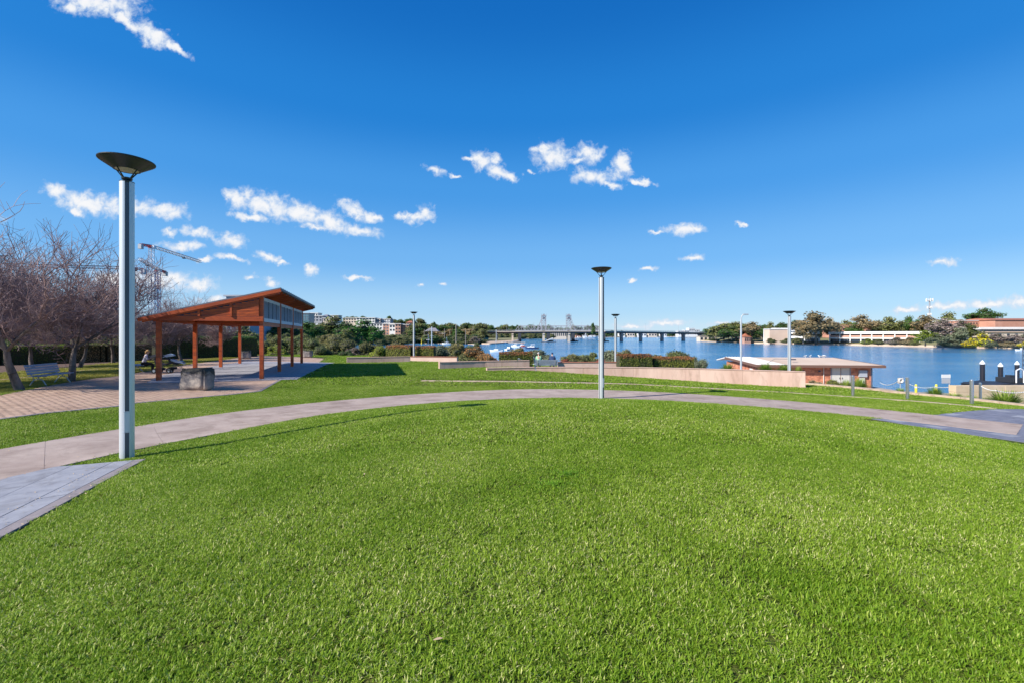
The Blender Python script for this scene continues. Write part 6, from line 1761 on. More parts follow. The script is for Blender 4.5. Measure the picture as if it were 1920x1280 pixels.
for (pc, sgn) in ((1019.5, -1), (1066, 1)):
    xc = LX(pc); mb = MB(); hw = 2.0
    for s in (-3.6, 3.6):
        for dx in (-hw, hw): mb.beam((xc + dx, Zl + s, zd), (xc + dx, Zl + s, zt_ - 1), .42, .42)
        xo = xc + sgn * (hw + 4.2)
        mb.beam((xo, Zl + s, zd + 1), (xc + sgn * hw, Zl + s, zt_ - 3), .34, .34)
        n = 6
        for i in range(n):
            z0 = zd + (zt_ - 1 - zd) * i / n; z1 = zd + (zt_ - 1 - zd) * (i + 1) / n
            mb.beam((xc - hw, Zl + s, z0), (xc + hw, Zl + s, z1), .18, .18); mb.beam((xc + hw, Zl + s, z0), (xc - hw, Zl + s, z1), .18, .18); mb.beam((xc - hw, Zl + s, z1), (xc + hw, Zl + s, z1), .2, .2)
            f = i / n; xs_ = xo + (xc + sgn * hw - xo) * f
            mb.beam((xs_, Zl + s, z0), (xc + sgn * hw, Zl + s, z0 + 1.5), .16, .16)
    for z0 in np.linspace(zd + 6, zt_ - 1, 5):
        for dx in (-hw, hw): mb.beam((xc + dx, Zl - 3.6, z0), (xc + dx, Zl + 3.6, z0), .2, .2)
    mb.build('lift_tower', M_bsteel, lb_)
    mb = MB(); mb.box((xc, Zl, zt_ - 1.1), (hw * 2 + .9, 8.4, .5))
    for s in (-3, 3): mb.lathe([(1.0, -.3), (1.0, .3)], n=14, c=(0, 0, 0)) if False else None
    for s in (-3.2, 3.2): mb.tube((xc, Zl + s - .25, zt_ - .2), (xc, Zl + s + .25, zt_ - .2), 1.1, 1.1, 14)
    for dx in (-hw - .3, hw + .3):
        mb.beam((xc + dx, Zl - 4.2, zt_ + .6), (xc + dx, Zl + 4.2, zt_ + .6), .12, .12)
        for s in (-4, 0, 4): mb.box((xc + dx, Zl + s, zt_), (.12, .12, 1.4))
    mb.box((xc, Zl, zt_ - 3.4), (2.2, 5, 2.0)); mb.build('sheave_deck', M_mast, lb_)
for px in (974, 1028, 1074, 1131):
    x = LX(px); mb = MB(); mb.box((x, Zl, zd / 2 - 1.2), (3.0, 7.5, zd + .4)); mb.build('pier', M_bdark, lb_)
    if px > 1000:
        mb = MB(); mb.box((x, Zl - 1, .5), (9, 10, 1.0)); mb.build('fender', M_bdark, lb_)

# pontoon jetty and poles
M_timber = mat('grey_timber', (0.23, 0.19, 0.155), 0.9, var=0.2, scale=2, stretch=(1, 1, .2))
Zp = shore(950, 641)[1]
for (px, yt, yb, Z, r_, m, lab) in [(795.5, 618, 645, 350, .28, M_timber, 'short grey timber pole left of the white lower pole'), (809.5, 612.5, 652, 255, .3, M_galv, 'pole with a pale lower half rising from the left reddish hedges'), (833.5, 617, 643, 340, .3, M_timber, 'short timber pole in front of the mangroves'),
     (843.5, 620, 642, 345, .26, M_timber, 'thin timber pole between the mangroves'), (855, 608.5, 646, 300, .38, M_timber, 'tallest grey timber pole in the inlet'), (873, 619, 644, 320, .3, M_timber, 'timber pole with a small cross arm near the point'), (930.5, 619, 641, 350, .25, M_galv, 'thin pale pole beside the sandy spit'), (887, 612, 640, 380, .25, M_timber, 'slim pole at the mangrove point')]:
    H = Z_(yt, Z) - 0; t = thing('timber_pole', lab, 'pole', (X_(px, Z), Z, 0), 0, 'poles standing in the inlet')
    mb = MB(); mb.tube((0, 0, -1), (0, 0, H), r_, r_ * .8, 8); mb.build('pole', m, t)
    mb = MB(); mb.beam((-r_ * 3, 0, H * .55), (r_ * 3, 0, H * .55), .15, .15) if px in (873, 809.5) else mb.lathe([(r_ * .85, H), (r_ * .5, H + .25)], n=8); mb.build('cap', m, t)
mb = MB(); t = thing('jetty', 'pale floating jetty below the bridge with a gangway', 'jetty', (X_(955, 372), 372, 0)); mb.box((0, 0, .35), (26, 3, .6)); mb.build('pontoon', M_bconc, t)
mb = MB(); mb.beam((8, 6, 2.8), (2, 1, .8), 1.2, .2); mb.build('gangway', M_bsteel, t)
t = thing('gangway_pontoon', 'white sloping gangway leaning against the left lift tower pier', 'gangway', (X_(1022, 425), 425, 0))
mb = MB(); mb.beam((0, 0, .6), (7.5, 2, 3.6), 1.5, .8); mb.build('gangway', M_white, t); mb = MB(); mb.box((-1, 0, .3), (6, 4, .6)); mb.box((7, 2, .2), (7, 4, .5)); mb.build('pontoon', M_bdark, t)
t = thing('channel_marker', 'small yellow channel marker in the inlet', 'buoy', (X_(790.5, 330), 330, 0)); mb = MB(); mb.lathe([(.5, -.2), (.6, .3), (.25, 1.0), (.2, 3.0), (.3, 3.1), (.05, 3.7)], n=10); mb.build('body', mat('marker_yellow', (.65, .5, .03), .6), t)

# ------------------------------------------------------------------ boats
M_hullw = mat('boat_white', (0.78, 0.78, 0.78), 0.3); M_hullb = mat('boat_navy', (0.03, 0.06, 0.16), 0.3); M_hullr = mat('boat_red', (0.45, 0.09, 0.07), 0.4); M_hulld = mat('boat_black', (0.025, 0.028, 0.035), 0.5); M_canvas = mat('boat_canvas', (0.10, 0.16, 0.33), 0.8)
def boat(label, px, yw, L, ang, hull, kind='cruiser', top=None, stripe=None, name='motor_boat', cat='boat', group='boats moored in the inlet', Z=None):
    Z = Z or F * CZ / (yw - HY); t = thing(name, label, cat, (X_(px, Z), Z, 0), ang, group)
    n = 9; B_ = L * .17; sec = []
    for i in range(n):
        f = i / (n - 1); x = -L / 2 + L * f; w = B_ * (1 - max(0, (f - .45) / .55) ** 2.2) * (0.92 if i == 0 else 1) + .02; h = L * (.11 + .05 * f * f)
        xo = L * .04 * f * f
        sec.append([(x, 0, -.25), (x, w * .7, 0), (x + xo, w, h), (x + xo, w * .92, h), (x + xo, w * .9, h * .8), (x + xo, -w * .9, h * .8), (x + xo, -w * .92, h), (x + xo, -w, h), (x, -w * .7, 0)])
    V = [p for s in sec for p in s]; k = 9; Fc = []
    for i in range(n - 1):
        for j in range(k): Fc.append((i * k + j, i * k + (j + 1) % k, (i + 1) * k + (j + 1) % k, (i + 1) * k + j))
    Fc += [tuple(range(k)), tuple((n - 1) * k + j for j in range(k - 1, -1, -1))]
    mb = MB(); mb.v = [Vector(p) for p in V]; mb.f = Fc; mb.m = [0] * len(Fc); ho = mb.build('hull', hull, t)
    bm = bmesh.new(); bm.from_mesh(ho.data); bmesh.ops.recalc_face_normals(bm, faces=bm.faces); bm.to_mesh(ho.data); bm.free()
    hd = L * .12
    if kind in ('cruiser', 'cabin'):
        c = MB(); h = L * .13
        prof = [(-.18, 0), (-.14, h), (.08, h), (.2, h * .35), (.36, h * .25), (.4, 0)]
        V = [(x * L, s * B_ * (.78 if z > 0 else .85), hd + z) for s in (-1, 1) for x, z in prof]; m_ = len(prof)
        Fc = [tuple(range(m_ - 1, -1, -1)), tuple(range(m_, 2 * m_))] + [(i, (i + 1) % m_, m_ + (i + 1) % m_, m_ + i) for i in range(m_)]
        c.add(V, Fc); c.build('cabin', M_hullw, t)
        w = MB()
        for s in (-1, 1): w.box((-.03 * L, s * B_ * .79, hd + h * .68), (L * .18, .06, h * .36))
        w.beam((.085 * L, 0, hd + h * .92), (.185 * L, 0, hd + h * .45), B_ * 1.3, .06); w.build('window', M_glass, t)
        if kind == 'cruiser':
            b = MB(); b.box((-.05 * L, 0, hd + h + .55), (L * .3, B_ * 1.5, .1))
            for x in (-.18, .08):
                for s in (-1, 1): b.tube((x * L, s * B_ * .7, hd + h * .9), (x * L, s * B_ * .7, hd + h + .55), .03, .03, 4)
            b.build('canopy', top or M_hullw, t)
        r_ = MB(); r_.path([(.12 * L, B_ * .9, hd + .5), (.38 * L, B_ * .5, hd + .65), (.5 * L, 0, hd + .7), (.38 * L, -B_ * .5, hd + .65), (.12 * L, -B_ * .9, hd + .5)], .025, 4); r_.build('rail', M_galv, t)
    if kind == 'sail':
        c = MB(); c.box((0, 0, hd + .25), (L * .35, B_ * 1.1, .45)); c.build('cabin', M_hullw, t)
        c = MB(); c.tube((.05 * L, 0, hd), (.05 * L, 0, hd + L * .8), .05, .04, 6); c.build('mast', M_galv, t)
        c = MB(); c.tube((.05 * L, 0, hd + 1.0), (-.4 * L, 0, hd + 1.0), .07, .07, 6); c.build('boom', M_canvas, t)
    if kind == 'open':
        c = MB(); c.box((-.05 * L, 0, hd + .25), (L * .12, B_ * .8, .7)); c.build('console', M_hullw, t)
    return t
boat('small white motor boat with dark canopy at the mangrove point', 893, 648, 4.6, 2.6, M_hullw, 'cabin', group='boats moored in the inlet')
boat('small white sailing boat with blue boom in front of the brown shrubs', 930.5, 659, 5.0, 2.9, M_hullw, 'sail', name='sailing_boat')
boat('white motor boat with dark windscreen seen from astern', 955.5, 656, 5.4, 0.9, M_hullw, 'cabin', M_canvas)
boat('white cruiser moored left of the red hulled launch', 967, 650.5, 5.8, 2.5, M_hullw, 'cruiser')
boat('red topped launch moored behind the white cruisers', 979.5, 649.5, 5.4, 1.9, M_hullr, 'cruiser', M_hullr)
boat('navy hulled white cruiser, rightmost of the moored boats', 998, 653.5, 6.4, 3.0, M_hullb, 'cruiser')
boat('tiny white dinghy floating below the white cruiser', 975, 655, 2.4, 1.0, M_hullw, 'open', name='dinghy')
boat('small open boat tied beside the sandy spit', 942, 643.5, 5.5, 0.1, M_hullw, 'open')
boat('white boat in the inlet below the timber poles', 837, 645, 6.0, 3.1, M_hullw, 'open')
boat('distant white launch beyond the right lift tower', 1085, 634.5, 14, 0.1, M_hullw, 'cruiser', Z=800, group='distant white boats'); boat('long distant white ferry near the far shore', 1108, 634.0, 26, 0, M_hullw, 'cabin', Z=860, group='distant white boats')
boat('tiny white speedboat at the right edge of the far bank', 1914, 657, 4.0, 3.0, M_hullw, 'open', Z=190)
boat('yellow and white buoy boat far under the road bridge', 1236, 634.5, 9, 0.3, M_hullw, 'open', Z=850, group='distant white boats')

# ------------------------------------------------------------------ brick shed and wharf
LZ = 1.0
wharf = [(24, 24), (24.5, 44.5), (39.2, 43.5), (40, 58), (24, 62), (20, 62), (20, 24)]
mb = MB(); mb.prism([(22, 27), (44, 27), (44, 42.5), (39.0, 45.2), (39.2, 60), (24.5, 62), (22, 40)], -2.0, LZ - .05)
M_wharf = mat('wharf_concrete', (0.34, 0.29, 0.25), 0.9, var=0.15, scale=1, coords='World')
tag(mb.build('wharf_pavement', M_wharf), kind='structure')
Zf = 48.0; x0 = X_(1417, Zf); shed_rz = -0.10
SW, SD = 11.3, 9.0
sh = thing('brick_shed', 'low red brick waterside shed with a wide shallow buff roof and gulls on it', 'building', (x0 + .55, Zf + .6, LZ), shed_rz)
WH = Z_(684, Zf) - LZ - 0.12
mb = MB(); mb.box((SW / 2, SD / 2, WH / 2), (SW, SD, WH)); mb.build('wall', M_brick, sh)
M_buff = mat('buff_roof', (0.54, 0.40, 0.29), 0.85, scale=.4, col2=(0.63, 0.49, 0.38)); M_rw = mat('white_roof_sheet', (0.66, 0.62, 0.58), 0.6); M_fascia = mat('brown_fascia', (0.16, 0.085, 0.06), 0.7)
RR = Z_(669.5, Zf + 8) - LZ
y0, y1 = -0.7, SD - .6
def roofpart(nm, xa, xb, m, dz=0):
    mb = MB(); V = [(xa, y0, WH + .14 + dz), (xb, y0, WH + .14 + dz), (xb, y1, RR + dz), (xa, y1, RR + dz), (xb, SD + 2.5, WH + .1 + dz), (xa, SD + 2.5, WH + .1 + dz)]
    V += [(a, b, c - .12) for a, b, c in V]
    mb.add(V, [(0, 1, 2, 3), (3, 2, 4, 5), (9, 8, 7, 6), (11, 10, 8, 9), (0, 6, 7, 1), (0, 3, 9, 6), (3, 5, 11, 9), (1, 7, 8, 2), (2, 8, 10, 4), (5, 4, 10, 11)])
    return mb.build(nm, m, sh)
roofpart('roof', 2.6, SW + 0.95, M_buff)
rw = roofpart('roof_sheet', -0.4, 2.59, M_rw, .01)
for k in range(9):
    x = -.3 + k * .345; r_ = MB(); r_.beam((x, y0, WH + .18), (x, y1, RR + .04), .1, .06); r_.build('rib', M_rw, rw)
mb = MB(); mb.box((SW / 2 + .26, y0 - .03, WH + .05), (SW + 1.4, .06, .26)); mb.build('fascia', M_fascia, sh)
mb = MB(); mb.beam((-.43, y0, WH + .05), (-.43, y1, RR - .1), .05, .26); mb.build('fascia', M_fascia, sh)
mb = MB(); mb.beam((SW + .97, y0, WH + .05), (SW + .97, y1, RR - .1), .05, .26); mb.build('fascia', M_fascia, sh)
M_door = mat('pale_door', (0.55, 0.53, 0.48), 0.6, var=.05, scale=2); M_cab = mat('grey_cabinet', (0.36, 0.38, 0.42), 0.5)
for x in (7.85, 8.75):
    mb = MB(); mb.box((x, -.04, 1.05), (.82, .06, 2.05)); d_ = mb.build('door', M_door, sh)
    mb = MB(); mb.box((x + (.32 if x < 8 else -.32), -.1, 1.0), (.04, .05, .18)); mb.build('handle', M_mull, d_)
mb = MB(); mb.box((8.3, -.03, 2.16), (2.1, .08, .1)); mb.box((7.35, -.03, 1.05), (.08, .08, 2.2)); mb.box((9.25, -.03, 1.05), (.08, .08, 2.2)); mb.build('door_frame', M_greyw, sh)
mb = MB(); mb.box((10.4, -.14, 1.5), (.75, .24, .7)); mb.build('meter_box', M_cab, sh)
mb = MB(); mb.box((10.3, -.14, .75), (.5, .2, .6)); mb.build('meter_box', M_door, sh)
mb = MB(); mb.tube((6.6, -.06, 0), (6.6, -.06, WH), .04, .04, 6); mb.build('downpipe', M_door, sh)
mb = MB(); mb.tube((SW + .04, -.06, 0), (SW + .04, -.06, WH), .05, .05, 6); mb.build('downpipe', M_mull, sh)
for x in (4.6, 6.2, 10.9):
    mb = MB(); mb.box((x, -.02, WH - .5), (.22, .05, .16)); mb.build('vent', M_mull, sh)
mb = MB(); mb.box((-.03, 1.6, WH * .62), (.06, .7, .9)); mb.build('notice_board', M_white, sh)
mb = MB(); mb.box((-.07, 1.6, WH * .62 + .05), (.04, .45, .35)); mb.build('notice', M_hullr, sh)
mb = MB(); mb.path([(.9, .2, WH + .2), (3.2, 3.2, WH + .62), (4.6, 2.4, WH + .62)], .02, 5); mb.box((4.7, 2.3, WH + .6), (.5, .3, .12)); mb.build('floodlight', M_mull, sh)

# gulls
M_gullw = mat('gull_white', (0.78, 0.78, 0.78), 0.7); M_gullg = mat('gull_grey', (0.38, 0.40, 0.43), 0.7); M_beak = mat('gull_beak', (0.4, 0.12, 0.03), 0.6)
def skin_body(name, pts, edges, rad, m, parent=None, sub=1, root=0, loc=None):
    me = bpy.data.meshes.new(name); me.from_pydata([tuple(p) for p in pts], edges, []); me.materials.append(m)
    o = link(name, me, parent, loc)
    md = o.modifiers.new('skin', 'SKIN'); md.use_smooth_shade = True
    for i, r_ in enumerate(rad):
        sv = me.skin_vertices[0].data[i]; sv.radius = (r_, r_) if not isinstance(r_, tuple) else r_; sv.use_root = (i == root)
    if sub:
        s = o.modifiers.new('smooth', 'SUBSURF'); s.levels = sub; s.render_levels = sub
    return o
def bake(o):
    dg = bpy.context.evaluated_depsgraph_get(); me = bpy.data.meshes.new_from_object(o.evaluated_get(dg)); old = o.data
    o.modifiers.clear(); o.data = me; return o
def gull_standing():
    t = thing('gull', 'x', 'gull')
    b = skin_body('body', [(-.2, 0, .13), (-.1, 0, .15), (0, 0, .17), (.08, 0, .2), (.11, 0, .26), (.15, 0, .27), (0, .03, .1), (0, .03, 0), (0, -.03, .1), (0, -.03, 0)], [(0, 1), (1, 2), (2, 3), (3, 4), (4, 5), (2, 6), (6, 7), (2, 8), (8, 9)], [.015, .045, .065, .05, .035, .012, .012, .006, .012, .006], M_gullw, t, 1, 2)
    w = MB()
    for s in (-1, 1): w.add([(.07, s * .06, .2), (-.02, s * .075, .23), (-.26, s * .02, .15), (-.05, s * .07, .14), (.02, s * .085, .19)], [(0, 1, 2, 4), (4, 2, 3, 0)])
    w.build('wing', M_gullg, t); return t, b
g0, gb_ = gull_standing()
gx = [(1510, 0), (1519, .3), (1536, 2.9), (1543, .2), (1549, .1), (1553, 2.8), (1558.5, .4), (1583, 3.0), (1596, .5)]
bpy.context.view_layer.update(); bake(gb_)
sp = math.sin(shed_rz); cp = math.cos(shed_rz)
for k, (px, a) in enumerate(gx):
    # on the ridge of the shed
    o = g0 if k == 0 else copy_tree(g0)
    best = None
    for lx in np.linspace(0, SW, 241):
        wx = x0 + .55 + cp * lx - sp * y1; wy = Zf + .6 + sp * lx + cp * y1
        e = abs(960 + F * wx / wy - px)
        if best is None or e < best[0]: best = (e, wx, wy)
    o.location = (best[1], best[2], LZ + RR); o.rotation_euler = (0, 0, a); o.scale = (1.15, 1.15, 1.15)
    o['label'] = ['first', 'second', 'third', 'fourth', 'fifth', 'sixth', 'seventh', '', ''][k] + ' white gull from the left perched on the shed ridge' if k not in (7, 8) else ('lone white gull perched right of the row on the shed ridge' if k == 7 else 'last white gull near the right end of the shed ridge'); o['group'] = 'gulls on the shed roof'
def gull_flying(label, px, py, Z, span, up1, up2, heading, roll=0.0):
    t = thing('gull', label, 'gull', (X_(px, Z), Z, Z_(py, Z)), heading, 'gulls in flight'); s = span / 2
    b = skin_body('body', [(-.3 * s, 0, 0), (-.15 * s, 0, 0), (.1 * s, 0, 0), (.26 * s, 0, .02 * s), (.36 * s, 0, .03 * s), (.46 * s, 0, .01 * s)], [(0, 1), (1, 2), (2, 3), (3, 4), (4, 5)], [.02 * s, .07 * s, .1 * s, .07 * s, .06 * s, .015 * s], M_gullw, t, 1, 2)
    for sg, up in ((1, up1), (-1, up2)):
        w = MB(); P = []
        for f, ch, z in ((0, .26, 0), (.3, .26, up * .5), (.6, .2, up * .85), (.85, .12, up * .95), (1.0, .03, up)):
            y = sg * f * s * math.cos(up * .6); zz = z * s
            P.append([(.12 * s - f * .1 * s, y, zz), (.12 * s - ch * s - f * .12 * s, y, zz), (.05 * s - f * .1 * s, y, zz + .02 * s)])
        V = [p for q in P for p in q]; Fc = []
        for i in range(4):
            for (a, b2) in ((0, 2), (2, 1), (1, 0)): Fc.append((i * 3 + a, i * 3 + b2, (i + 1) * 3 + b2, (i + 1) * 3 + a))
        mi = [0 if i < 9 else 1 for i in range(12)]
        w.v = [Vector(p) for p in V]; w.f = Fc; w.m = mi; w.build('wing', [M_gullg, M_mull], t)
    w = MB(); w.add([(-.28 * s, -.05 * s, 0), (-.28 * s, .05 * s, 0), (-.5 * s, .09 * s, 0), (-.5 * s, -.09 * s, 0)], [(0, 1, 2, 3)]); w.build('tail', M_gullw, t)
    t.rotation_euler = (roll, 0, heading); return t
gull_flying('grey gull in flight with one wing raised and one lowered, in front of the bench', 1003, 682, 26.0, .72, .95, -.75, 0.75, 0.45)
gull_flying('gull in flight with drooping wings above the pink wall left of the bench', 972, 672, 28.0, 0.6, -.5, -.3, 0.9, -.3)
gull_flying('white gull in flight with raised wings over the inlet, left of the tallest pole', 838, 641.5, 60.0, 1.2, .9, .3, 0.7, 0.5)
gull_flying('white gull banking in flight left of the pole with the pale lower half', 803.5, 637, 60.0, 1.2, 1.0, -1.1, 0.5, 0.5)

# ------------------------------------------------------------------ bollards, ropes, signs
M_ss = mat('stainless_steel', (0.55, 0.56, 0.58), 0.25, metal=0.9, var=.1, scale=4, stretch=(1, 1, .1))
for (px, Z, h, z, lab) in [(1599, 21.0, .96, None, 'stainless steel bollard on the sandstone edging in front of the shed corner'), (1701.5, 19.75, .97, None, 'stainless steel bollard left of the second yellow post'), (1822, 18.0, .98, None, 'nearest stainless steel bollard at the corner of the slate paving'), (1838, 23.2, .98, Z_(752.5, 23.2), 'smaller looking steel bollard just behind the nearest one')]:
    x = X_(px, Z); zz = G(x, Z) if z is None else z; t = thing('bollard', lab, 'bollard', (x, Z, zz), 0, 'steel bollards by the river kerb')
    rr = .064 if z is None else .055
    mb = MB(); mb.lathe([(rr, -.05), (rr, h - .1)], n=24); mb.build('post', M_ss, t, smooth=False)
    mb = MB(); mb.lathe([(rr * .93, h - .1), (rr * .93, h - .085), (rr, h - .085), (rr, h - .01), (rr * .96, h), (.001, h + .005)], n=24, cap=False); mb.build('cap', M_ss, t)
M_rope = mat('white_rope', (0.66, 0.64, 0.60), 0.8)
def rope(label, a, b, sag, r_=.022):
    t = link('rope', None) if False else None
    a = Vector(a); b = Vector(b); pts = []
    for i in range(17):
        f = i / 16; p = a.lerp(b, f); p.z -= sag * 4 * f * (1 - f); pts.append(p)
    mb = MB(); O = pts[8].copy(); mb.path([p - O for p in pts], r_, 6); o = mb.build('rope', M_rope, None, O, smooth=True)
    return tag(o, label, 'rope', 'white ropes strung between the bollards and posts')
def P3(px, py, Z): return (X_(px, Z), Z, Z_(py, Z))
rope('white rope from the shed to the small white round notice', P3(1650, 716.5, 36), P3(1686, 712, 30), .25)
rope('white rope sagging between the small notice and the sign post', P3(1690, 711, 30), P3(1751, 724.5, 30), .25)
rope('white rope from the sign post to the sandstone block wall', P3(1751, 724.5, 30), P3(1794, 723, 30), .06)
rope('white rope running right from the paired bollards', P3(1838, 722, 23.2), P3(1868, 731, 22.5), .08)
rope('white rope sagging in front of the large strappy clump', P3(1866, 731, 22.5), P3(1935, 731, 22.5), .12)
M_ypost = mat('yellow_post', (0.60, 0.55, 0.05), 0.5); M_signg = mat('grey_sign', (0.40, 0.42, 0.45), 0.5)
for (px, lab) in ((1717.5, 'yellow marker post left of the strappy clump'), (1755.5, 'yellow marker post standing in the strappy clump')):
    Z = 31; t = thing('marker_post', lab, 'post', P3(px, 742, Z), 0, 'yellow marker posts'); h = Z_(719.5, Z) - Z_(742, Z)
    mb = MB(); mb.lathe([(.075, -.6), (.075, h - .06), (.05, h), (.001, h + .01)], n=12, cap=False); mb.build('post', M_ypost, t)
    mb = MB(); mb.lathe([(.079, h - .25), (.079, h - .15)], n=12, cap=False); mb.build('band', M_white, t)
t = thing('notice_sign', 'white sign board over a grey plate on a thin post by the water', 'sign', P3(1780, 745, 30)); H = Z_(701, 30) - Z_(745, 30)
mb = MB(); mb.tube((0, 0, -.5), (0, 0, H), .03, .03, 8); mb.build('post', M_galv, t)
mb = MB(); mb.box((-.26, -.04, H - .12), (.6, .02, .22)); mb.build('upper_board', M_white, t); mb = MB(); mb.box((-.26, -.04, H - .42), (.56, .02, .34)); mb.build('lower_board', M_signg, t)
t = thing('notice_sign', 'small white life ring notice on a short post beside the shed', 'sign', P3(1688, 738, 30)); H = Z_(707.5, 30) - Z_(738, 30)
mb = MB(); mb.tube((0, 0, -.5), (0, 0, H - .2), .025, .025, 8); mb.build('post', M_galv, t)
mb = MB()
for i in range(20):
    a0, a1 = i * .31416, (i + 1) * .31416
    mb.tube((.13 * math.cos(a0), -.06, H - .18 + .13 * math.sin(a0)), (.13 * math.cos(a1), -.06, H - .18 + .13 * math.sin(a1)), .04, .04, 6, False)
mb.build('life_ring', M_white, t); mb = MB(); mb.box((0, -.02, H - .18), (.36, .02, .36)); mb.build('backing', M_cream, t)
# sandstone block wall in courses
t = thing('sandstone_wall', 'buff sandstone block wall beyond the strappy plants at the right edge', 'wall', (X_(1793, 29), 29, 0)); t['kind'] = 'thing'
M_ssb = mat('buff_sandstone', (0.52, 0.39, 0.24), 0.9, scale=1.2, col2=(0.62, 0.48, 0.32), coords='World', bump=.3, bscale=30)
ztp_ = Z_(722.5, 29)
for c in range(5):
    for k in range(9):
        x = -.02 + k * 1.05 - (.5 if c % 2 else 0); w = 1.04
        if c % 2 and k == 0: x = 0; w = .53
        mb = MB(); mb.box((x + w / 2, .25 + .006 * ((k * 7 + c * 3) % 3), ztp_ - .2 - c * .41), (w - .012, .5, .40)); mb.build('stone', M_ssb, t, bevel=.01)
# piles and work boat
M_pile = mat('black_pile_sleeve', (0.022, 0.022, 0.03), 0.35)
for (px, Z, yt, w, lab) in [(1842, 51, 674.5, 10.5, 'black mooring pile with white cone cap standing alone'), (1876, 50, 679, 10.5, 'black mooring pile with white cone cap at the bow of the work boat'), (1907, 54, 676, 10, 'black mooring pile with white cone cap behind the work boat')]:
    x = X_(px, Z); r_ = w / F * Z / 2 / math.sqrt(1 + (x / Z) ** 2) * .98; H = Z_(yt, Z)
    t = thing('mooring_pile', lab, 'pile', (x, Z, 0), 0, 'mooring piles with white caps')
    mb = MB(); mb.lathe([(r_, -2), (r_, H - .42)], n=24); mb.build('pile', M_pile, t, smooth=False)
    mb = MB(); mb.lathe([(r_ * 1.12, H - .45), (r_ * 1.12, H - .34), (.02, H)], n=24); mb.build('cap', M_hullw, t)
wbZ = 47.0
t = thing('work_boat', 'black steel landing barge with a raised bow ramp at the right edge', 'boat', (X_(1862, wbZ), wbZ, 0), 0)
V = []; prof = [(0, 1.0), (.25, 1.35), (2.2, 1.45), (9, 1.35), (9, -.2), (2.6, -.2), (1.7, .35)]
hb_ = MB(); n = len(prof); V = [(x, y, z) for y in (0, 3.4) for x, z in prof]
hb_.add(V, [tuple(range(n)), tuple(range(2 * n - 1, n - 1, -1))] + [(i, n + i, n + (i + 1) % n, (i + 1) % n) for i in range(n)]); hb_.build('hull', M_hulld, t)
mb = MB(); mb.beam((-.15, 1.7, 1.22), (2.0, 1.7, 1.50), 3.2, .08); mb.build('bow_ramp', M_hulld, t)
mb = MB(); mb.box((3.6, 1.7, 1.75), (1.4, 1.6, .5)); mb.box((3.6, 1.7, 2.1), (.5, .5, .3)); mb.build('winch', M_hulld, t)
mb = MB(); mb.path([(3.3, .8, 1.5), (3.3, .8, 2.8), (3.7, .8, 3.0), (4.1, .8, 2.8), (4.1, .8, 1.5)], .06, 6); mb.build('frame', M_hullw, t)
mb = MB(); lattice(mb, (5.0, 1.2, 1.3), (5.0, 1.2, 5.4), .55, 8, .04); mb.build('derrick', M_cdark, t)
for x in (3.9, 4.9):
    mb = MB(); mb.tube((x, -.35, -1), (x, -.35, 1.9), .12, .12, 10); mb.build('spud', M_hulld, t)
    for z in (.3, .8, 1.3):
        mb = MB(); mb.box((x, -.48, z), (.16, .05, .12)); mb.build('marking', M_hullw, t)

# ------------------------------------------------------------------ benches
M_bslat = mat('blue_grey_slat', (0.30, 0.34, 0.43), 0.5, var=.08, scale=6); M_bleg = mat('cast_alloy_leg', (0.42, 0.42, 0.41), 0.5, metal=.2)
def bench(label, loc, rz, L=1.85):
    t = thing('park_bench', label, 'bench', loc, rz, 'slatted park benches')     # faces local +y
    for k in range(5):
        mb = MB(); mb.box((0, -.12 + k * .105, .43), (L, .085, .03)); mb.build('seat_slat', M_bslat, t)
    for k in range(4):
        mb = MB(); M = Matrix.Rotation(.28, 3, 'X'); mb.box((0, -.19 - k * .034, .53 + k * .105), (L, .028, .088), M=M); mb.build('back_slat', M_bslat, t)
    for s in (-1, 1):
        mb = MB(); x = s * (L / 2 - .22)
        mb.path([(x, -.26, 0), (x, -.1, .25), (x, .05, .3), (x, .2, .24), (x, .34, 0)], .022, 6)
        mb.path([(x, .34, .4), (x, .1, .4), (x, -.14, .4), (x, -.20, .5), (x, -.32, .88)], .022, 6); mb.path([(x, .05, .3), (x, .05, .4)], .03, 6); mb.path([(x, -.1, .25), (x, -.14, .4)], .02, 6)
        mb.build('leg', M_bleg, t)
    return t
bz = G(-20.2, 19.9)
bench('empty blue grey slatted bench between two bare trees on the left', (-20.15, 19.75, bz), math.atan2(-1, 0) + .26, 1.9)
bx, by = X_(254, 27.2), 27.2
bench('slatted bench with a seated woman, half hidden by the big lamp post', (bx, by, G(bx, by)), -math.pi / 2 + .75, 1.9)
cz = CZ - (683.5 - HY) / F * 38.6 - .44
bench('slatted bench seen from behind with two people, above the curved wall', (X_(1024, 38.6), 38.6, cz), 0.03, 1.95)

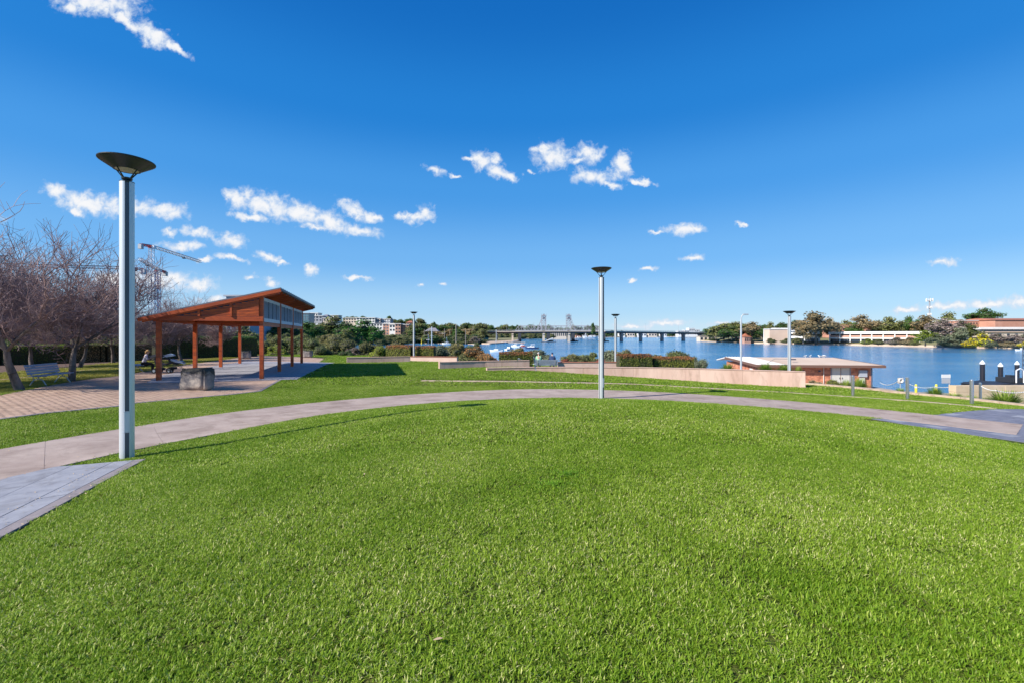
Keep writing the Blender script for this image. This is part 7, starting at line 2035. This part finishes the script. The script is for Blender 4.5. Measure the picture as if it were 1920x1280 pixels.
# ------------------------------------------------------------------ people
M_skin = mat('skin', (0.55, 0.33, 0.24), 0.6); M_blond = mat('blond_hair', (0.50, 0.28, 0.10), 0.6); M_dkhair = mat('dark_hair', (0.05, 0.035, 0.03), 0.6); M_greyhair = mat('grey_hair', (0.42, 0.38, 0.36), .7)
def person(label, loc, rz, shirt, trousers, hair, lean=.12, look=0.0, long_hair=False, phone=True, group=None, bulk=.016, size=1.0):
    """seated figure facing local +y, origin on the ground under the hips"""
    t = thing('person', label, 'person', loc, rz, group)
    P = {}; V = []; E = []; R = []
    def v(n, p, r_): P[n] = len(V); V.append(Vector(p)); R.append(r_)
    def e(a, b): E.append((P[a], P[b]))
    ly = lambda z: lean * (z - .5)
    v('hip', (0, 0, .53), (.15, .12)); v('waist', (0, ly(.7), .70), (.12, .10)); v('chest', (0, ly(.9), .90), (.145, .11)); v('neckb', (0, ly(1.05) + .01, 1.05), .06); v('neck', (0, ly(1.1) + .02, 1.11), .048)
    v('head', (0, ly(1.2) + .05, 1.20), (.07, .085)); v('crown', (0, ly(1.3) + .05, 1.29), (.062, .075))
    for a, b in (('hip', 'waist'), ('waist', 'chest'), ('chest', 'neckb'), ('neckb', 'neck'), ('neck', 'head'), ('head', 'crown')): e(a, b)
    for s, q in ((-1, 'l'), (1, 'r')):
        v('sh' + q, (s * .17, ly(1.0), 1.0), .055); v('el' + q, (s * .21, .10 + ly(.8), .76), .04); v('wr' + q, (s * .09, .30, .82), .028); v('pa' + q, (s * .06, .36, .85), .03)
        e('chest', 'sh' + q); e('sh' + q, 'el' + q); e('el' + q, 'wr' + q); e('wr' + q, 'pa' + q)
        for i, (dx, l) in enumerate(((-.025, .055), (-.009, .065), (.008, .06), (.024, .045))):
            v('f%d' % i + q, (s * .06 + dx, .36 + l * .6, .85 + l * .6), .009); e('pa' + q, 'f%d' % i + q)
        v('th' + q, (s * .03, .34, .83), .01) if False else None
        v('hp' + q, (s * .09, .03, .51), .09); v('kn' + q, (s * .12, .43, .50), .062); v('an' + q, (s * .13, .42, .10), .042); v('to' + q, (s * .14, .56, .05), .035)
        e('hip', 'hp' + q); e('hp' + q, 'kn' + q); e('kn' + q, 'an' + q); e('an' + q, 'to' + q)
    body = skin_body('body', V, E, R, M_skin, t, 1, 0)
    def cloth(nm, names, extra, m):
        idx = [P[n] for n in names]; mp = {k: i for i, k in enumerate(idx)}
        VV = [V[k] for k in idx]; EE = [(mp[a], mp[b]) for a, b in E if a in mp and b in mp]
        RR_ = [tuple(x + extra for x in R[k]) if isinstance(R[k], tuple) else R[k] + extra for k in idx]
        return skin_body(nm, VV, EE, RR_, m, t, 1, 0)
    sh_ = cloth('shirt', ['waist', 'chest', 'neckb', 'shl', 'shr', 'ell', 'elr', 'hip'], bulk, shirt)
    tr_ = cloth('trousers', ['hip', 'hpl', 'hpr', 'knl', 'knr', 'anl', 'anr'], .014, trousers)
    hp = MB(); c = V[P['head']] + Vector((0, -.018, .055))
    pr = [(.001, .10)] + [(.098 * math.sin(a), .10 * math.cos(a)) for a in np.linspace(.25, 1.75, 8)]
    hp.lathe(pr, c=c, n=14, cap=False)
    if long_hair: hp.tube(c + Vector((0, -.075, .03)), c + Vector((0, -.13, -.18)), .05, .02, 8)
    hp.build('hair', hair, t, smooth=True)
    fc = MB(); h = V[P['head']]; fc.tube(h + Vector((0, .07, .03)), h + Vector((0, .105, .0)), .012, .017, 6); fc.build('nose', M_skin, t)
    ey = MB()
    for s in (-1, 1): ey.box(h + Vector((s * .03, .082, .035)), (.022, .01, .010))
    ey.box(h + Vector((0, .082, -.035)), (.045, .01, .008)); ey.build('face', M_dkhair, t)
    if phone:
        pb = MB(); pb.box((0, .41, .92), (.075, .012, .15), M=Matrix.Rotation(-.5, 3, 'X')); ph = pb.build('phone', M_mull)
        ph.location = Vector(loc) + Matrix.Rotation(rz, 3, 'Z') @ Vector((0, 0, 0)); ph.rotation_euler = (0, 0, rz)
        tag(ph, 'dark phone held by the blond woman on the bench', 'phone')
    bpy.context.view_layer.update()
    for o in (body, sh_, tr_): bake(o)
    t.scale = (size, size, size)
    return t
M_lil = mat('pale_lilac_top', (0.62, 0.60, 0.68), 0.85); M_blk = mat('black_cloth', (0.02, 0.02, 0.025), 0.9); M_mint = mat('mint_green_shirt', (0.30, 0.56, 0.34), 0.85); M_navy = mat('navy_jacket', (0.02, 0.045, 0.12), 0.85)
pd = Vector((math.sin(.75), math.cos(.75) * 0, 0))
px_, py_ = X_(269, 26.9), 26.9
person('blond woman in pale top and black trousers sitting on a bench with a phone', (px_, py_, G(px_, py_)), -math.pi / 2 + .75, M_lil, M_blk, M_blond, .25, long_hair=True)
person('person in a mint green shirt on the bench facing the river', (X_(1010, 38.65), 38.65, cz), 0.0, M_mint, M_blk, M_greyhair, .15, phone=False, size=1.12)
person('person in a navy jacket bent forward on the bench facing the river', (X_(1036, 38.75), 38.75, cz), 0.0, M_navy, M_navy, M_navy, .35, phone=False, bulk=.05, size=1.1)

# strollers
M_strf = mat('stroller_frame', (0.10, 0.10, 0.11), 0.4, metal=.4); M_strd = mat('stroller_navy', (0.02, 0.024, 0.04), 0.85); M_strb = mat('pale_blue_blanket', (0.42, 0.56, 0.72), 0.9); M_tyre = mat('tyre_rubber', (0.015, 0.015, 0.016), .8)
def stroller(label, loc, rz, hood, blanket):
    t = thing('stroller', label, 'stroller', loc, rz, 'strollers parked by the bench')
    for (x, y, r_) in ((-.26, -.3, .14), (.26, -.3, .14), (-.12, .42, .10), (.12, .42, .10)):
        mb = MB(); mb.tube((x - .02, y, r_), (x + .02, y, r_), r_, r_, 18); w = mb.build('wheel', M_tyre, t)
        mb = MB(); mb.tube((x - .025, y, r_), (x + .025, y, r_), r_ * .55, r_ * .55, 12); mb.build('rim', M_galv, w)
    mb = MB()
    for s in (-1, 1):
        mb.path([(s * .22, -.62, 1.02), (s * .22, -.45, .9), (s * .22, .1, .42), (s * .12, .42, .12)], .014, 6); mb.path([(s * .24, -.3, .14), (s * .22, -.05, .5)], .013, 6); mb.path([(s * .22, -.3, .75), (s * .22, .3, .55)], .012, 6)
    mb.path([(-.22, -.62, 1.02), (.22, -.62, 1.02)], .018, 6); mb.path([(-.26, -.3, .14), (.26, -.3, .14)], .012, 6); mb.build('frame', M_strf, t)
    mb = MB(); prof = [(-.38, .88), (-.28, .52), (.12, .46), (.36, .52), (.38, .6), (.14, .56), (-.2, .6), (-.32, .9)]; n = len(prof)
    V = [(s * .2, y, z) for s in (-1, 1) for y, z in prof]
    mb.add(V, [tuple(range(n)), tuple(range(2 * n - 1, n - 1, -1))] + [(i, (i + 1) % n, n + (i + 1) % n, n + i) for i in range(n)]); mb.build('seat', M_strd, t)
    mb = MB(); V = []; m_ = 9
    for s in (-1, 1):
        for i in range(m_):
            a = .35 + i * 2.1 / (m_ - 1); V.append((s * .21, -.3 + .33 * math.cos(math.pi - a), .78 + .32 * math.sin(a)))
    mb.add(V, [(i, i + 1, m_ + i + 1, m_ + i) for i in range(m_ - 1)] + [tuple(range(m_ - 1, -1, -1)), tuple(range(m_, 2 * m_))]); mb.build('hood', hood, t)
    mb = MB(); mb.box((0, -.15, .24), (.36, .36, .14)); mb.build('basket', M_strd, t, bevel=.02)
    if blanket:
        mb = MB(); prof = [(.42, .5), (.3, .64), (.05, .68), (-.2, .78), (-.2, .72), (.05, .6), (.3, .56)]; n = len(prof); V = [(s * .235, y, z) for s in (-1, 1) for y, z in prof]
        mb.add(V, [tuple(range(n)), tuple(range(2 * n - 1, n - 1, -1))] + [(i, (i + 1) % n, n + (i + 1) % n, n + i) for i in range(n)]); o = mb.build('blanket', blanket, t, bevel=.02)
    return t
for (px, Z, rz, hd, bl, lab) in ((305, 26.6, -1.5, M_strd, None, 'dark navy stroller nearest the bench, partly behind the pavilion post'), (330, 27.4, -1.15, M_strb, M_strb, 'stroller with a pale blue hood and blanket, furthest from the bench')):
    x = X_(px, Z); stroller(lab, (x, Z, G(x, Z) + .01), rz, hd, bl)
for o in list(bpy.data.objects):
    if o.name.startswith('garden_wall') and o.parent is None: o['kind'] = 'thing'
